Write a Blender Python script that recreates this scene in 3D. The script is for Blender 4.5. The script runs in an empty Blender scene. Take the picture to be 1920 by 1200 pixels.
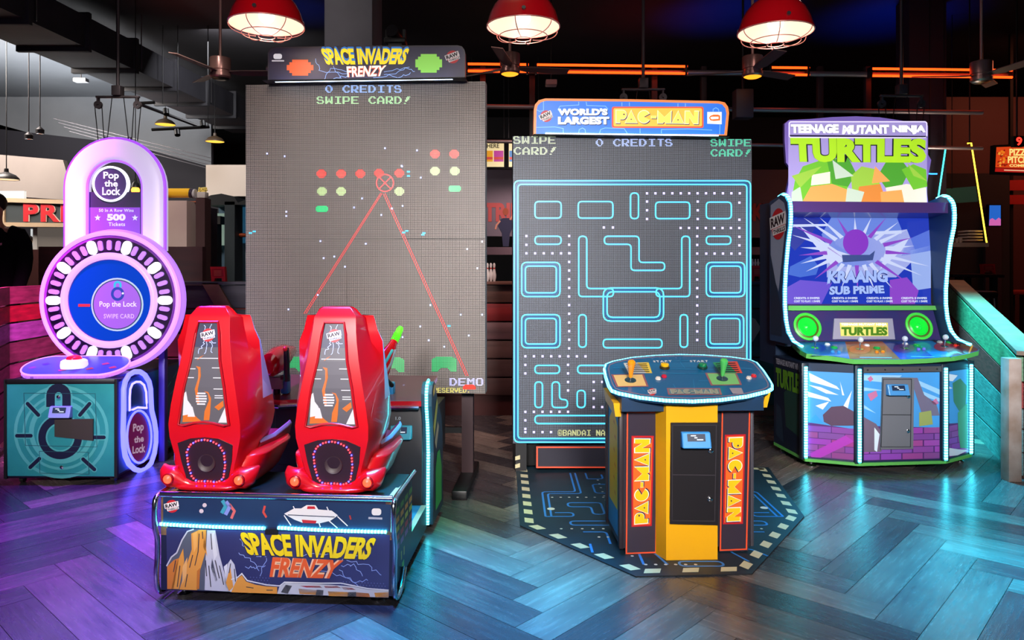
import bpy, bmesh, math, random
from mathutils import Vector, Matrix
C = bpy.context.scene
COL = C.collection
PI = math.pi
random.seed(7)

# ---------------------------------------------------------------- camera
F_PX, CX, HY, CAM_H = 1400.0, 960.0, 500.0, 1.5        # focal length, centre column, horizon row (1920 x 1200 frame), eye height
cd = bpy.data.cameras.new('camera')
cam = bpy.data.objects.new('camera', cd)
COL.objects.link(cam)
cam.location = (0, 0, CAM_H)
cam.rotation_euler = (PI / 2, 0, 0)
cd.sensor_fit = 'HORIZONTAL'
cd.sensor_width = 36
cd.lens = 36 * F_PX / 1920
cd.shift_y = -(600 - HY) / 1920
cd.clip_start = 0.05
C.camera = cam

# ---------------------------------------------------------------- world, exposure
w = bpy.data.worlds.new('world')
C.world = w
w.use_nodes = True
bg = w.node_tree.nodes['Background']
bg.inputs[0].default_value = (0.55, 0.6, 0.8, 1)
bg.inputs[1].default_value = 0.03
C.view_settings.view_transform = 'Standard'
C.view_settings.look = 'None'
C.view_settings.exposure = 0.0
C.view_settings.gamma = 1.0
C.cycles.max_bounces = 6
C.cycles.diffuse_bounces = 3
C.cycles.glossy_bounces = 4
C.cycles.sample_clamp_indirect = 4.0
C.cycles.caustics_reflective = False
C.cycles.caustics_refractive = False


# ---------------------------------------------------------------- lamps: ceiling washes, plus unseen fills and tints added
def lamp(name, kind, loc, target, energy, color, size=0.3, angle=60, blend=0.8):
    d = bpy.data.lights.new(name, kind)
    d.energy = energy
    d.color = color
    if kind == 'AREA':
        d.shape = 'DISK'
        d.size = size
    elif kind == 'SPOT':
        d.spot_size = math.radians(angle)
        d.spot_blend = blend
        d.shadow_soft_size = size
    else:
        d.shadow_soft_size = size
    o = bpy.data.objects.new(name, d)
    COL.objects.link(o)
    o.location = loc
    if target is not None:
        o.rotation_euler = (Vector(target) - Vector(loc)).to_track_quat('-Z', 'Y').to_euler()
    return o


lamp('fill_spot', 'SPOT', (-1.5, -1.6, 3.0), (-1.1, 4.0, 1.35), 2000, (1.0, 0.93, 0.9), 0.5, 33, 0.5)  # unseen spots added behind the camera to brighten the machine fronts
lamp('fill_spot', 'SPOT', (-3.0, -1.4, 3.0), (-3.05, 5.2, 1.1), 1300, (0.97, 0.97, 1.0), 0.5, 22, 0.5)
lamp('fill_spot', 'SPOT', (0.9, -1.6, 3.0), (0.9, 4.4, 1.2), 2000, (1.0, 0.95, 0.92), 0.5, 35, 0.5)
lamp('fill_spot', 'SPOT', (2.7, -1.2, 3.0), (2.85, 5.5, 1.2), 1700, (0.97, 0.97, 1.0), 0.5, 24, 0.5)
lamp('fill_area', 'AREA', (0.0, 1.5, 4.45), (0.0, 3.5, 0.0), 22, (1.0, 0.9, 0.86), 2.0)  # added soft overhead fill, no fixture
lamp('fill_point', 'POINT', (-1.8, 5.6, 3.9), None, 16, (1.0, 0.85, 0.8), 0.2)  # unseen point fills added for duct, gantry and shelf
lamp('fill_point', 'POINT', (2.3, 6.0, 3.9), None, 7, (1.0, 0.75, 0.72), 0.2)
lamp('fill_spot', 'SPOT', (1.2, 0.6, 3.2), (4.05, 6.1, 0.6), 520, (0.95, 0.97, 1.0), 0.3, 17, 0.6)  # more added spots lifting the fence, pillar and low wall
lamp('fill_spot', 'SPOT', (-2.9, 5.75, 4.3), (-3.95, 8.5, 1.7), 420, (1.0, 0.9, 0.86), 0.3, 42, 0.8)
lamp('fill_spot', 'SPOT', (0.3, 5.95, 4.2), (0.1, 7.6, 0.9), 300, (1.0, 0.66, 0.6), 0.3, 60, 0.8)
lamp('fill_point', 'POINT', (4.75, 8.0, 2.5), None, 7, (1.0, 0.8, 0.65), 0.1)
lamp('colour_fill_spot', 'SPOT', (3.0, 6.35, 4.45), (3.1, 4.1, 0), 4200, (0.0, 0.47, 0.82), 0.2, 40, 0.8)  # coloured spots added, unseen, to tint the floor and fences
lamp('colour_fill_spot', 'SPOT', (2.5, 4.0, 4.4), (2.6, 3.0, 0), 3800, (0.0, 0.42, 0.85), 0.2, 33, 0.8)
lamp('colour_fill_spot', 'SPOT', (-0.4, 3.9, 4.4), (-0.25, 3.2, 0), 4300, (0.0, 0.42, 0.9), 0.2, 30, 0.8)
lamp('colour_fill_spot', 'SPOT', (-1.0, 3.05, 4.4), (-0.9, 2.6, 0), 2200, (0.12, 0.24, 1.0), 0.2, 44, 0.9)
lamp('colour_fill_spot', 'SPOT', (-0.2, 4.9, 4.4), (-0.2, 4.0, 0), 1000, (0.0, 0.8, 0.45), 0.2, 26, 1.0)
lamp('colour_fill_spot', 'SPOT', (-2.7, 4.95, 4.4), (-2.4, 3.5, 0), 3800, (0.28, 0.04, 1.0), 0.2, 58, 0.9)
lamp('colour_fill_spot', 'SPOT', (3.3, 7.4, 4.3), (3.98, 6.2, 0.5), 5000, (0.06, 0.75, 0.85), 0.2, 44, 0.9)
lamp('colour_fill_spot', 'SPOT', (-3.1, 3.9, 4.3), (-3.95, 6.2, 0.7), 4200, (1.0, 0.2, 0.75), 0.2, 34, 0.9)
for px_ in (-1.53, 0.07, 1.64):
    lamp('pendant_fill_spot', 'SPOT', (px_ * 0.8, 1.6, 3.7), (px_, 4.65, 3.12), 130, (1.0, 0.9, 0.88), 0.3, 13, 0.7)  # unseen spot added to brighten each red shade
lamp('ceiling_wash', 'SPOT', (4.75, 9.3, 3.3), (4.75, 9.35, 4.6), 110, (0.0, 0.04, 1.0), 0.1, 90, 1.0)
lamp('ceiling_wash', 'SPOT', (2.65, 9.2, 3.3), (2.65, 9.25, 4.6), 100, (0.0, 0.05, 1.0), 0.1, 80, 1.0)
lamp('ceiling_wash', 'SPOT', (-2.6, 9.0, 3.5), (-2.6, 9.1, 4.6), 40, (0.02, 0.08, 1.0), 0.1, 70, 1.0)
lamp('ceiling_wash', 'SPOT', (-3.7, 8.6, 3.6), (-3.7, 8.8, 4.6), 14, (1.0, 0.15, 0.12), 0.1, 100, 1.0)
lamp('ceiling_wash', 'SPOT', (1.7, 9.2, 3.3), (1.7, 9.3, 4.6), 16, (1.0, 0.03, 0.08), 0.1, 90, 1.0)
lamp('back_room_fill', 'AREA', (-6.8, 8.9, 4.3), (-6.8, 11.5, 2.0), 260, (1.0, 0.9, 0.82), 1.5)  # unseen fills added to brighten the area behind
lamp('back_room_fill', 'SPOT', (-6.6, 10.8, 2.6), (-6.6, 10.9, 4.6), 420, (0.92, 0.96, 1.0), 0.6, 150, 1.0)
lamp('back_room_fill', 'AREA', (-3.6, 9.6, 4.4), (-3.6, 12.5, 2.4), 45, (0.95, 0.95, 1.0), 1.0)
lamp('back_room_fill', 'SPOT', (0.6, 9.2, 3.4), (0.9, 12.0, 2.3), 420, (1.0, 0.75, 0.75), 0.3, 70, 0.8)
lamp('back_room_fill', 'AREA', (7.5, 9.0, 4.3), (7.5, 10.5, 0.0), 65, (1.0, 0.25, 0.12), 1.5)

# ---------------------------------------------------------------- colours and materials
def lin(c):
    out = []
    for v in c[:3]:
        v = v / 255.0
        out.append(v / 12.92 if v <= 0.04045 else ((v + 0.055) / 1.055) ** 2.4)
    return tuple(out) + (1.0,)


_mats = {}


def M(c, rough=0.5, metal=0.0, coat=0.0, spec=0.5):
    """plain surface; c is an sRGB triple"""
    k = ('m', c, rough, metal, coat, spec)
    if k in _mats:
        return _mats[k]
    m = bpy.data.materials.new('surface')
    m.use_nodes = True
    b = m.node_tree.nodes['Principled BSDF']
    b.inputs['Base Color'].default_value = lin(c)
    b.inputs['Roughness'].default_value = rough
    b.inputs['Metallic'].default_value = metal
    b.inputs['Coat Weight'].default_value = coat
    b.inputs['Specular IOR Level'].default_value = spec
    _mats[k] = m
    return m


def E(c, s=1.0, base=0.25, rough=0.4):
    """self-lit surface (LEDs, screens, backlit print); c is an sRGB triple"""
    k = ('e', c, s, base, rough)
    if k in _mats:
        return _mats[k]
    m = bpy.data.materials.new('lit')
    m.use_nodes = True
    b = m.node_tree.nodes['Principled BSDF']
    l = lin(c)
    b.inputs['Base Color'].default_value = (l[0] * base, l[1] * base, l[2] * base, 1)
    b.inputs['Roughness'].default_value = rough
    b.inputs['Emission Color'].default_value = l
    b.inputs['Emission Strength'].default_value = s
    _mats[k] = m
    return m


def nodes_of(name):
    m = bpy.data.materials.new(name)
    m.use_nodes = True
    nt = m.node_tree
    b = nt.nodes['Principled BSDF']

    def new(t, **kw):
        n = nt.nodes.new(t)
        for a, v in kw.items():
            setattr(n, a, v)
        return n
    return m, nt, b, new


def noisy(c1, c2, scale=6, rough=0.6, stretch=(1, 1, 1), bump=0.0, coat=0.0):
    """surface that varies between two sRGB colours"""
    k = ('n', c1, c2, scale, rough, stretch, bump, coat)
    if k in _mats:
        return _mats[k]
    m, nt, b, new = nodes_of('varied')
    tc = new('ShaderNodeTexCoord')
    mp = new('ShaderNodeMapping')
    mp.inputs['Scale'].default_value = stretch
    nz = new('ShaderNodeTexNoise')
    nz.inputs['Scale'].default_value = scale
    nz.inputs['Detail'].default_value = 5
    rp = new('ShaderNodeValToRGB')
    rp.color_ramp.elements[0].position = 0.32
    rp.color_ramp.elements[1].position = 0.68
    rp.color_ramp.elements[0].color = lin(c1)
    rp.color_ramp.elements[1].color = lin(c2)
    L = nt.links.new
    L(tc.outputs['Object'], mp.inputs[0])
    L(mp.outputs[0], nz.inputs['Vector'])
    L(nz.outputs['Fac'], rp.inputs[0])
    L(rp.outputs[0], b.inputs['Base Color'])
    b.inputs['Roughness'].default_value = rough
    b.inputs['Coat Weight'].default_value = coat
    if bump:
        bp = new('ShaderNodeBump')
        bp.inputs['Strength'].default_value = bump
        bp.inputs['Distance'].default_value = 0.01
        L(nz.outputs['Fac'], bp.inputs['Height'])
        L(bp.outputs[0], b.inputs['Normal'])
    _mats[k] = m
    return m


def led_panel(pitch, dark, dot, size=0.5):
    """LED wall: a fine grid of pale diodes on a dark mask, in object x and z"""
    m, nt, b, new = nodes_of('led_panel')
    L = nt.links.new
    tc = new('ShaderNodeTexCoord')
    sp = new('ShaderNodeSeparateXYZ')
    L(tc.outputs['Object'], sp.inputs[0])
    masks = []
    for ax in ('X', 'Z'):
        d = new('ShaderNodeMath', operation='DIVIDE')
        L(sp.outputs[ax], d.inputs[0])
        d.inputs[1].default_value = pitch
        f = new('ShaderNodeMath', operation='FRACT')
        L(d.outputs[0], f.inputs[0])
        s = new('ShaderNodeMath', operation='SUBTRACT')
        L(f.outputs[0], s.inputs[0])
        s.inputs[1].default_value = 0.5
        a = new('ShaderNodeMath', operation='ABSOLUTE')
        L(s.outputs[0], a.inputs[0])
        lt = new('ShaderNodeMath', operation='LESS_THAN')
        L(a.outputs[0], lt.inputs[0])
        lt.inputs[1].default_value = size / 2
        masks.append(lt)
    mu = new('ShaderNodeMath', operation='MULTIPLY')
    L(masks[0].outputs[0], mu.inputs[0])
    L(masks[1].outputs[0], mu.inputs[1])
    mx = new('ShaderNodeMix', data_type='RGBA')
    L(mu.outputs[0], mx.inputs['Factor'])
    mx.inputs['A'].default_value = lin(dark)
    mx.inputs['B'].default_value = lin(dot)
    L(mx.outputs['Result'], b.inputs['Base Color'])
    b.inputs['Roughness'].default_value = 0.55
    return m


def diode_strip(c, lo, hi, axis='Z', pitch=0.018):
    """strip of single diodes behind a clear cover, along one object axis"""
    k = ('d', c, lo, hi, axis, pitch)
    if k in _mats:
        return _mats[k]
    m, nt, b, new = nodes_of('diode_strip')
    L = nt.links.new
    tc = new('ShaderNodeTexCoord')
    sp = new('ShaderNodeSeparateXYZ')
    L(tc.outputs['Object'], sp.inputs[0])
    d = new('ShaderNodeMath', operation='MULTIPLY')
    L(sp.outputs[axis], d.inputs[0])
    d.inputs[1].default_value = 2 * PI / pitch
    s_ = new('ShaderNodeMath', operation='SINE')
    L(d.outputs[0], s_.inputs[0])
    r = new('ShaderNodeMapRange')
    L(s_.outputs[0], r.inputs[0])
    r.inputs['From Min'].default_value = -0.5
    r.inputs['From Max'].default_value = 0.7
    r.inputs['To Min'].default_value = lo
    r.inputs['To Max'].default_value = hi
    L(r.outputs[0], b.inputs['Emission Strength'])
    b.inputs['Emission Color'].default_value = lin(c)
    b.inputs['Base Color'].default_value = lin(c)
    _mats[k] = m
    return m


CHROME = M((215, 215, 220), 0.16, 1.0)
STEEL = M((150, 148, 150), 0.35, 1.0)
BLACK = M((14, 14, 16), 0.45)
MATTE = M((9, 9, 10), 0.85, 0.0, 0.0, 0.2)
GLOSS = M((12, 12, 15), 0.15, 0.0, 0.5)
WHITE = M((235, 235, 235), 0.5)


# ---------------------------------------------------------------- mesh builder
class MB:
    """collects shapes and links them as ONE mesh object"""

    def __init__(s):
        s.v, s.f, s.mi, s.sm, s.mats = [], [], [], [], []
        s.X = Matrix.Identity(4)

    def mat(s, m):
        if m not in s.mats:
            s.mats.append(m)
        return s.mats.index(m)

    def add(s, vs, fs, m, smooth=False):
        o = len(s.v)
        i = s.mat(m)
        for p in vs:
            s.v.append(tuple(s.X @ Vector(p)))
        for f in fs:
            s.f.append([o + k for k in f])
            s.mi.append(i)
            s.sm.append(smooth)

    def box(s, x0, x1, y0, y1, z0, z1, m, bev=0.0, R=None, seg=2):
        if x0 > x1: x0, x1 = x1, x0
        if y0 > y1: y0, y1 = y1, y0
        if z0 > z1: z0, z1 = z1, z0
        vs = [(x, y, z) for x in (x0, x1) for y in (y0, y1) for z in (z0, z1)]
        fs = [(0, 1, 3, 2), (4, 6, 7, 5), (0, 4, 5, 1), (2, 3, 7, 6), (0, 2, 6, 4), (1, 5, 7, 3)]
        if bev > 0:
            bm = bmesh.new()
            bv = [bm.verts.new(p) for p in vs]
            for f in fs:
                bm.faces.new([bv[k] for k in f])
            bmesh.ops.bevel(bm, geom=list(bm.edges), offset=bev, segments=seg, affect='EDGES', profile=0.5)
            bm.verts.index_update()
            vs = [tuple(p.co) for p in bm.verts]
            fs = [[p.index for p in f.verts] for f in bm.faces]
            bm.free()
        if R is not None:
            c = Vector(((x0 + x1) / 2, (y0 + y1) / 2, (z0 + z1) / 2))
            vs = [c + R @ (Vector(p) - c) for p in vs]
        s.add(vs, fs, m, bev > 0)

    def prism(s, pts, vec, m, mside=None, cap=True):
        """pts: closed outline of 3D points; extruded by vec"""
        n = len(pts)
        vec = Vector(vec)
        a = [Vector(p) for p in pts]
        b = [p + vec for p in a]
        nrm = Vector((0, 0, 0))
        for i in range(n):
            nrm += a[i].cross(a[(i + 1) % n])
        flip = nrm.dot(vec) > 0
        fs = []
        for i in range(n):
            j = (i + 1) % n
            fs.append((i, j, n + j, n + i) if flip else (j, i, n + i, n + j))
        s.add(a + b, fs, mside or m)
        if cap:
            s.add(a, [list(range(n))[::-1] if flip else list(range(n))], m)
            s.add(b, [list(range(n)) if flip else list(range(n))[::-1]], m)

    def tube(s, pts, r, m, n=10, closed=False, caps=True):
        pts = [Vector(p) for p in pts]
        N = len(pts)
        rs = r if isinstance(r, (list, tuple)) else [r] * N
        vs, fs = [], []
        up = None
        for i, p in enumerate(pts):
            if closed:
                t = (pts[(i + 1) % N] - pts[i - 1])
            else:
                t = pts[min(i + 1, N - 1)] - pts[max(i - 1, 0)]
            t.normalize()
            if up is None:
                up = Vector((0, 0, 1)) if abs(t.z) < 0.9 else Vector((1, 0, 0))
            u = up - t * up.dot(t)
            if u.length < 1e-5:
                u = t.orthogonal()
            u.normalize()
            up = u
            v = t.cross(u)
            for k in range(n):
                a = 2 * PI * k / n
                vs.append(p + (u * math.cos(a) + v * math.sin(a)) * rs[i])
        last = N if closed else N - 1
        for i in range(last):
            j = (i + 1) % N
            for k in range(n):
                l = (k + 1) % n
                fs.append((i * n + k, i * n + l, j * n + l, j * n + k))
        s.add(vs, fs, m, True)
        if not closed and caps:
            s.add(vs[:n], [list(range(n))[::-1]], m)
            s.add(vs[-n:], [list(range(n))], m)

    def cyl(s, p0, p1, r, m, n=20, r1=None):
        s.tube([p0, p1], [r, r if r1 is None else r1], m, n)

    def lathe(s, prof, m, o=(0, 0, 0), ax=(0, 0, 1), n=32, caps=False):
        """prof: (radius, height) pairs turned about ax through o"""
        o = Vector(o)
        q = Vector((0, 0, 1)).rotation_difference(Vector(ax))
        vs, fs = [], []
        for r, h in prof:
            for k in range(n):
                a = 2 * PI * k / n
                vs.append(o + q @ Vector((r * math.cos(a), r * math.sin(a), h)))
        for i in range(len(prof) - 1):
            for k in range(n):
                l = (k + 1) % n
                fs.append((i * n + k, i * n + l, (i + 1) * n + l, (i + 1) * n + k))
        s.add(vs, fs, m, True)
        if caps:
            s.add(vs[:n], [list(range(n))[::-1]], m)
            s.add(vs[-n:], [list(range(n))], m)

    def ball(s, c, r, m, sc=(1, 1, 1), n=16):
        prof = [(max(1e-4, r * math.sin(PI * i / (n // 2))), -r * math.cos(PI * i / (n // 2))) for i in range(n // 2 + 1)]
        vs, fs = [], []
        for rr, h in prof:
            for k in range(n):
                a = 2 * PI * k / n
                vs.append((c[0] + sc[0] * rr * math.cos(a), c[1] + sc[1] * rr * math.sin(a), c[2] + sc[2] * h))
        for i in range(len(prof) - 1):
            for k in range(n):
                l = (k + 1) % n
                fs.append((i * n + k, i * n + l, (i + 1) * n + l, (i + 1) * n + k))
        s.add(vs, fs, m, True)

    def loft(s, rings, m, smooth=True, caps=True, mats=None):
        """rings: lists of equally many points, closed sections; mats: material by section side"""
        n = len(rings[0])
        o = len(s.v)
        for r in rings:
            for p in r:
                s.v.append(tuple(s.X @ Vector(p)))
        for i in range(len(rings) - 1):
            for k in range(n):
                l = (k + 1) % n
                s.f.append([o + i * n + k, o + i * n + l, o + (i + 1) * n + l, o + (i + 1) * n + k])
                s.mi.append(s.mat(m if mats is None else (mats(i, k) or m)))
                s.sm.append(smooth)
        if caps:
            for f in ([o + k for k in range(n)][::-1], [o + (len(rings) - 1) * n + k for k in range(n)]):
                s.f.append(f)
                s.mi.append(s.mat(m))
                s.sm.append(False)

    def build(s, name, parent=None, weld=False, sub=0, bevel=0.0, recalc=False, sharp=38):
        me = bpy.data.meshes.new(name)
        me.from_pydata(s.v, [], s.f)
        for m in s.mats:
            me.materials.append(m)
        me.polygons.foreach_set('material_index', s.mi)
        me.polygons.foreach_set('use_smooth', s.sm)
        me.update()
        if weld or recalc:
            bm = bmesh.new()
            bm.from_mesh(me)
            if weld:
                bmesh.ops.remove_doubles(bm, verts=list(bm.verts), dist=1e-5)
            bmesh.ops.recalc_face_normals(bm, faces=list(bm.faces))
            bm.to_mesh(me)
            bm.free()
        if any(s.sm):
            me.set_sharp_from_angle(angle=math.radians(sharp))
        o = bpy.data.objects.new(name, me)
        COL.objects.link(o)
        if parent is not None:
            o.parent = parent
        if bevel:
            md = o.modifiers.new('bevel', 'BEVEL')
            md.width = bevel
            md.segments = 2
            md.limit_method = 'ANGLE'
        if sub:
            md = o.modifiers.new('sub', 'SUBSURF')
            md.levels = sub
            md.render_levels = sub
        return o


def tag(o, label=None, cat=None, group=None, kind=None):
    if label: o['label'] = label
    if cat: o['category'] = cat
    if group: o['group'] = group
    if kind: o['kind'] = kind
    return o


def thing(name, label, cat, loc=(0, 0, 0), rz=0.0, group=None):
    o = bpy.data.objects.new(name, None)
    o.empty_display_size = 0.1
    COL.objects.link(o)
    o.location = loc
    o.rotation_euler = (0, 0, math.radians(rz))
    return tag(o, label, cat, group)


def copy_thing(root, loc, label, rz=None):
    def cp(o, par):
        c = o.copy()
        COL.objects.link(c)
        c.parent = par
        for ch in kids.get(o.name, []):
            cp(ch, c)
        return c
    kids = {}
    for o in list(COL.objects):
        if o.parent is not None:
            kids.setdefault(o.parent.name, []).append(o)
    r = cp(root, None)
    r.location = loc
    if rz is not None:
        r.rotation_euler = (0, 0, math.radians(rz))
    r['label'] = label
    return r


# ---------------------------------------------------------------- where a point of the photograph lies on a real plane
class Plane:
    """a plane in a thing's own axes: at(px, py) gives the local point the camera sees there"""

    def __init__(s, loc, rz, o, n):
        s.W = Matrix.Translation(Vector(loc)) @ Matrix.Rotation(math.radians(rz), 4, 'Z')
        s.I = s.W.inverted()
        s.o = Vector(o)
        s.n = Vector(n).normalized()
        s.c = s.I @ Vector((0, 0, CAM_H))
        if s.n.dot(s.c - s.o) < 0:
            s.n = -s.n

    def __call__(s, px, py, off=0.0):
        d = s.I.to_3x3() @ Vector(((px - CX) / F_PX, 1.0, (HY - py) / F_PX))
        t = (s.o - s.c).dot(s.n) / d.dot(s.n)
        return s.c + d * t + s.n * off


def floor_at(px, py, z=0.0):
    Y = F_PX * (CAM_H - z) / (py - HY)
    return Vector(((px - CX) * Y / F_PX, Y, z))


def at(px, py, Y):
    return Vector(((px - CX) * Y / F_PX, Y, CAM_H + (HY - py) * Y / F_PX))


def poly(mb, pl, pts, m, off=0.001):
    a = 0.0
    n = len(pts)
    for i in range(n):
        a += pts[i][0] * pts[(i + 1) % n][1] - pts[(i + 1) % n][0] * pts[i][1]
    if a > 0:
        pts = pts[::-1]
    mb.add([pl(x, y, off) for x, y in pts], [list(range(n))], m)


def rrect(x0, y0, x1, y1, r, n=5):
    out = []
    for cx, cy, a0 in ((x1 - r, y1 - r, 0), (x0 + r, y1 - r, 90), (x0 + r, y0 + r, 180), (x1 - r, y0 + r, 270)):
        for k in range(n + 1):
            a = math.radians(a0 + 90 * k / n)
            out.append((cx + r * math.cos(a), cy + r * math.sin(a)))
    return out


def disc(cx, cy, rx, ry=None, n=28, a0=0, a1=360):
    ry = rx if ry is None else ry
    full = abs(a1 - a0) >= 359.9
    m = n if full else n + 1
    return [(cx + rx * math.cos(math.radians(a0 + (a1 - a0) * k / n)), cy + ry * math.sin(math.radians(a0 + (a1 - a0) * k / n))) for k in range(m)]


def stroke(mb, pl, pts, wd, m, off=0.002, closed=False):
    """ribbon of width wd along a 2D line"""
    P2 = [Vector(p) for p in pts]
    N = len(P2)
    L, R = [], []
    for i in range(N):
        if closed:
            a, b = P2[i] - P2[i - 1], P2[(i + 1) % N] - P2[i]
        else:
            a = P2[i] - P2[i - 1] if i else P2[1] - P2[0]
            b = P2[i + 1] - P2[i] if i < N - 1 else a
        a = a.normalized() if a.length > 1e-9 else b.normalized()
        b = b.normalized() if b.length > 1e-9 else a
        na, nb = Vector((-a.y, a.x)), Vector((-b.y, b.x))
        q = na + nb
        if q.length < 1e-3:
            q = na
        q.normalize()
        k = min(2.0, 1.0 / max(0.3, q.dot(na)))
        L.append(P2[i] + q * wd / 2 * k)
        R.append(P2[i] - q * wd / 2 * k)
    vs = [pl(p.x, p.y, off) for p in L] + [pl(p.x, p.y, off) for p in R]
    fs = [(i, (i + 1) % N, N + (i + 1) % N, N + i) for i in range(N if closed else N - 1)]
    mb.add(vs, fs, m)


_tx = {}


def text_mesh(t, bold=0.0, track=1.0):
    k = (t, bold, track)
    if k not in _tx:
        cu = bpy.data.curves.new('lettering', 'FONT')
        cu.body = t
        cu.size = 1
        cu.offset = bold
        cu.space_character = track
        cu.space_line = 0.95
        cu.align_x = 'CENTER'
        cu.resolution_u = 3
        cu.fill_mode = 'BOTH'
        o = bpy.data.objects.new('lettering', cu)
        COL.objects.link(o)
        dg = bpy.context.evaluated_depsgraph_get()
        dg.update()
        me = o.evaluated_get(dg).to_mesh()
        vs = [(p.co.x, p.co.y) for p in me.vertices]
        fs = [list(p.vertices) for p in me.polygons]
        o.evaluated_get(dg).to_mesh_clear()
        bpy.data.objects.remove(o)
        bpy.data.curves.remove(cu)
        xs = [p[0] for p in vs]
        ys = [p[1] for p in vs]
        x0, x1, y0, y1 = min(xs), max(xs), min(ys), max(ys)
        vs = [((x - x0) / (x1 - x0), (y1 - y) / (y1 - y0)) for x, y in vs]     # unit box, v downwards
        _tx[k] = (vs, fs)
    return _tx[k]


def text(mb, pl, t, quad, m, off=0.003, bold=0.02, track=1.0, warp=None, depth=None):
    """lettering fitted into a quad of four 2D corners (top left, top right, bottom right, bottom left)"""
    vs, fs = text_mesh(t, bold, track)
    if len(quad) == 4 and not isinstance(quad[0], (tuple, list)):
        x0, y0, x1, y1 = quad
        quad = ((x0, y0), (x1, y0), (x1, y1), (x0, y1))
    a, b, c, d = [Vector(q) for q in quad]
    out = []
    for u, v in vs:
        if warp:
            u, v = warp(u, v)
        p = (a * (1 - u) + b * u) * (1 - v) + (d * (1 - u) + c * u) * v
        out.append(pl(p.x, p.y, off))
    mb.add(out, fs, m)
    if depth:
        mb.add([pl_ for pl_ in out], [f[::-1] for f in fs], m)


GLYPH = {
    'A': '0011100 0110110 1100011 1100011 1111111 1100011 1100011', 'B': '1111110 1100011 1100011 1111110 1100011 1100011 1111110',
    'C': '0011110 0110011 1100000 1100000 1100000 0110011 0011110', 'D': '1111100 1100110 1100011 1100011 1100011 1100110 1111100',
    'E': '1111111 1100000 1100000 1111110 1100000 1100000 1111111', 'G': '0011111 0110000 1100000 1100111 1100011 0110011 0011111',
    'H': '1100011 1100011 1100011 1111111 1100011 1100011 1100011', 'I': '0111111 0001100 0001100 0001100 0001100 0001100 0111111',
    'L': '1100000 1100000 1100000 1100000 1100000 1100000 1111111', 'M': '1100011 1110111 1111111 1101011 1100011 1100011 1100011',
    'N': '1100011 1110011 1111011 1111111 1101111 1100111 1100011', 'O': '0111110 1100011 1100011 1100011 1100011 1100011 0111110',
    'P': '1111110 1100011 1100011 1100011 1111110 1100000 1100000', 'R': '1111110 1100011 1100011 1100111 1111100 1101110 1100111',
    'S': '0111100 1100110 1100000 0111110 0000011 1100011 0111110', 'T': '0111111 0001100 0001100 0001100 0001100 0001100 0001100',
    'U': '1100011 1100011 1100011 1100011 1100011 1100011 0111110', 'V': '1100011 1100011 1100011 1110111 0111110 0011100 0001000',
    'W': '1100011 1100011 1101011 1101011 1111111 1110111 1100011', '0': '0011100 0100110 1100011 1100011 1100011 0110010 0011100',
    '!': '0000111 0001110 0001110 0011100 0011000 0000000 0110000', '.': '0000000 0000000 0000000 0000000 0000000 0011000 0011000',
    '@': '0111110 1000001 1011101 1010001 1011101 1000001 0111110', ' ': ' '.join(['0000000'] * 7)}


def led_text(mb, pl, t, x0, y0, cell, m, off=0.002, fill=0.8, cellh=None):
    ch = cellh or cell
    for i, g in enumerate(t):
        for r, row in enumerate(GLYPH[g].split()):
            for c, b in enumerate(row):
                if b == '1':
                    x, y = x0 + (i * 8 + c) * cell, y0 + r * ch
                    mb.add([pl(x, y, off), pl(x, y + ch * fill, off), pl(x + cell * fill, y + ch * fill, off), pl(x + cell * fill, y, off)], [(0, 1, 2, 3)], m)


def led_bits(mb, pl, rows, cx, cy, cell, m, off=0.002, fill=0.8):
    h, w_ = len(rows), len(rows[0])
    for r, row in enumerate(rows):
        for c, b in enumerate(row):
            if b == '1':
                x, y = cx + (c - w_ / 2) * cell, cy + (r - h / 2) * cell
                mb.add([pl(x, y, off), pl(x, y + cell * fill, off), pl(x + cell * fill, y + cell * fill, off), pl(x + cell * fill, y, off)], [(0, 1, 2, 3)], m)


def bolt(mb, pl, pts, wd, m, off=0.002, jit=4, seed=1, n=5):
    """a forked lightning line through 2D points"""
    rr = random.Random(seed)
    out = []
    for i in range(len(pts) - 1):
        a, b = Vector(pts[i]), Vector(pts[i + 1])
        for k in range(n):
            p = a.lerp(b, k / n)
            if k or i:
                p = p + Vector((rr.uniform(-jit, jit), rr.uniform(-jit, jit)))
            out.append(p)
    out.append(Vector(pts[-1]))
    stroke(mb, pl, out, wd, m, off)


def maker_badge(mb, pl, cx, cy, r, off=0.004, tilt=-18):
    """round red badge with the white tilted words RAW THRILLS"""
    poly(mb, pl, disc(cx, cy, r), BADGE_RED, off)
    a = math.radians(tilt)
    ca, sa = math.cos(a), math.sin(a)

    def q(x0, y0, x1, y1):
        return [(cx + (x * ca - y * sa) * r, cy + (x * sa + y * ca) * r) for x, y in ((x0, y0), (x1, y0), (x1, y1), (x0, y1))]
    poly(mb, pl, q(-1.15, -0.62, 1.1, 0.18), BADGE_WHITE, off + 0.001)
    text(mb, pl, 'RAW', q(-1.0, -0.52, 0.95, 0.1), BADGE_INK, off + 0.002, 0.04)
    poly(mb, pl, q(-0.85, 0.22, 1.0, 0.62), BADGE_WHITE, off + 0.001)
    text(mb, pl, 'THRILLS', q(-0.75, 0.28, 0.92, 0.56), BADGE_INK, off + 0.002, 0.03)


BADGE_RED = M((200, 30, 40), 0.4)
BADGE_WHITE = M((240, 235, 235), 0.4)
BADGE_INK = M((40, 20, 30), 0.5)


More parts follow.
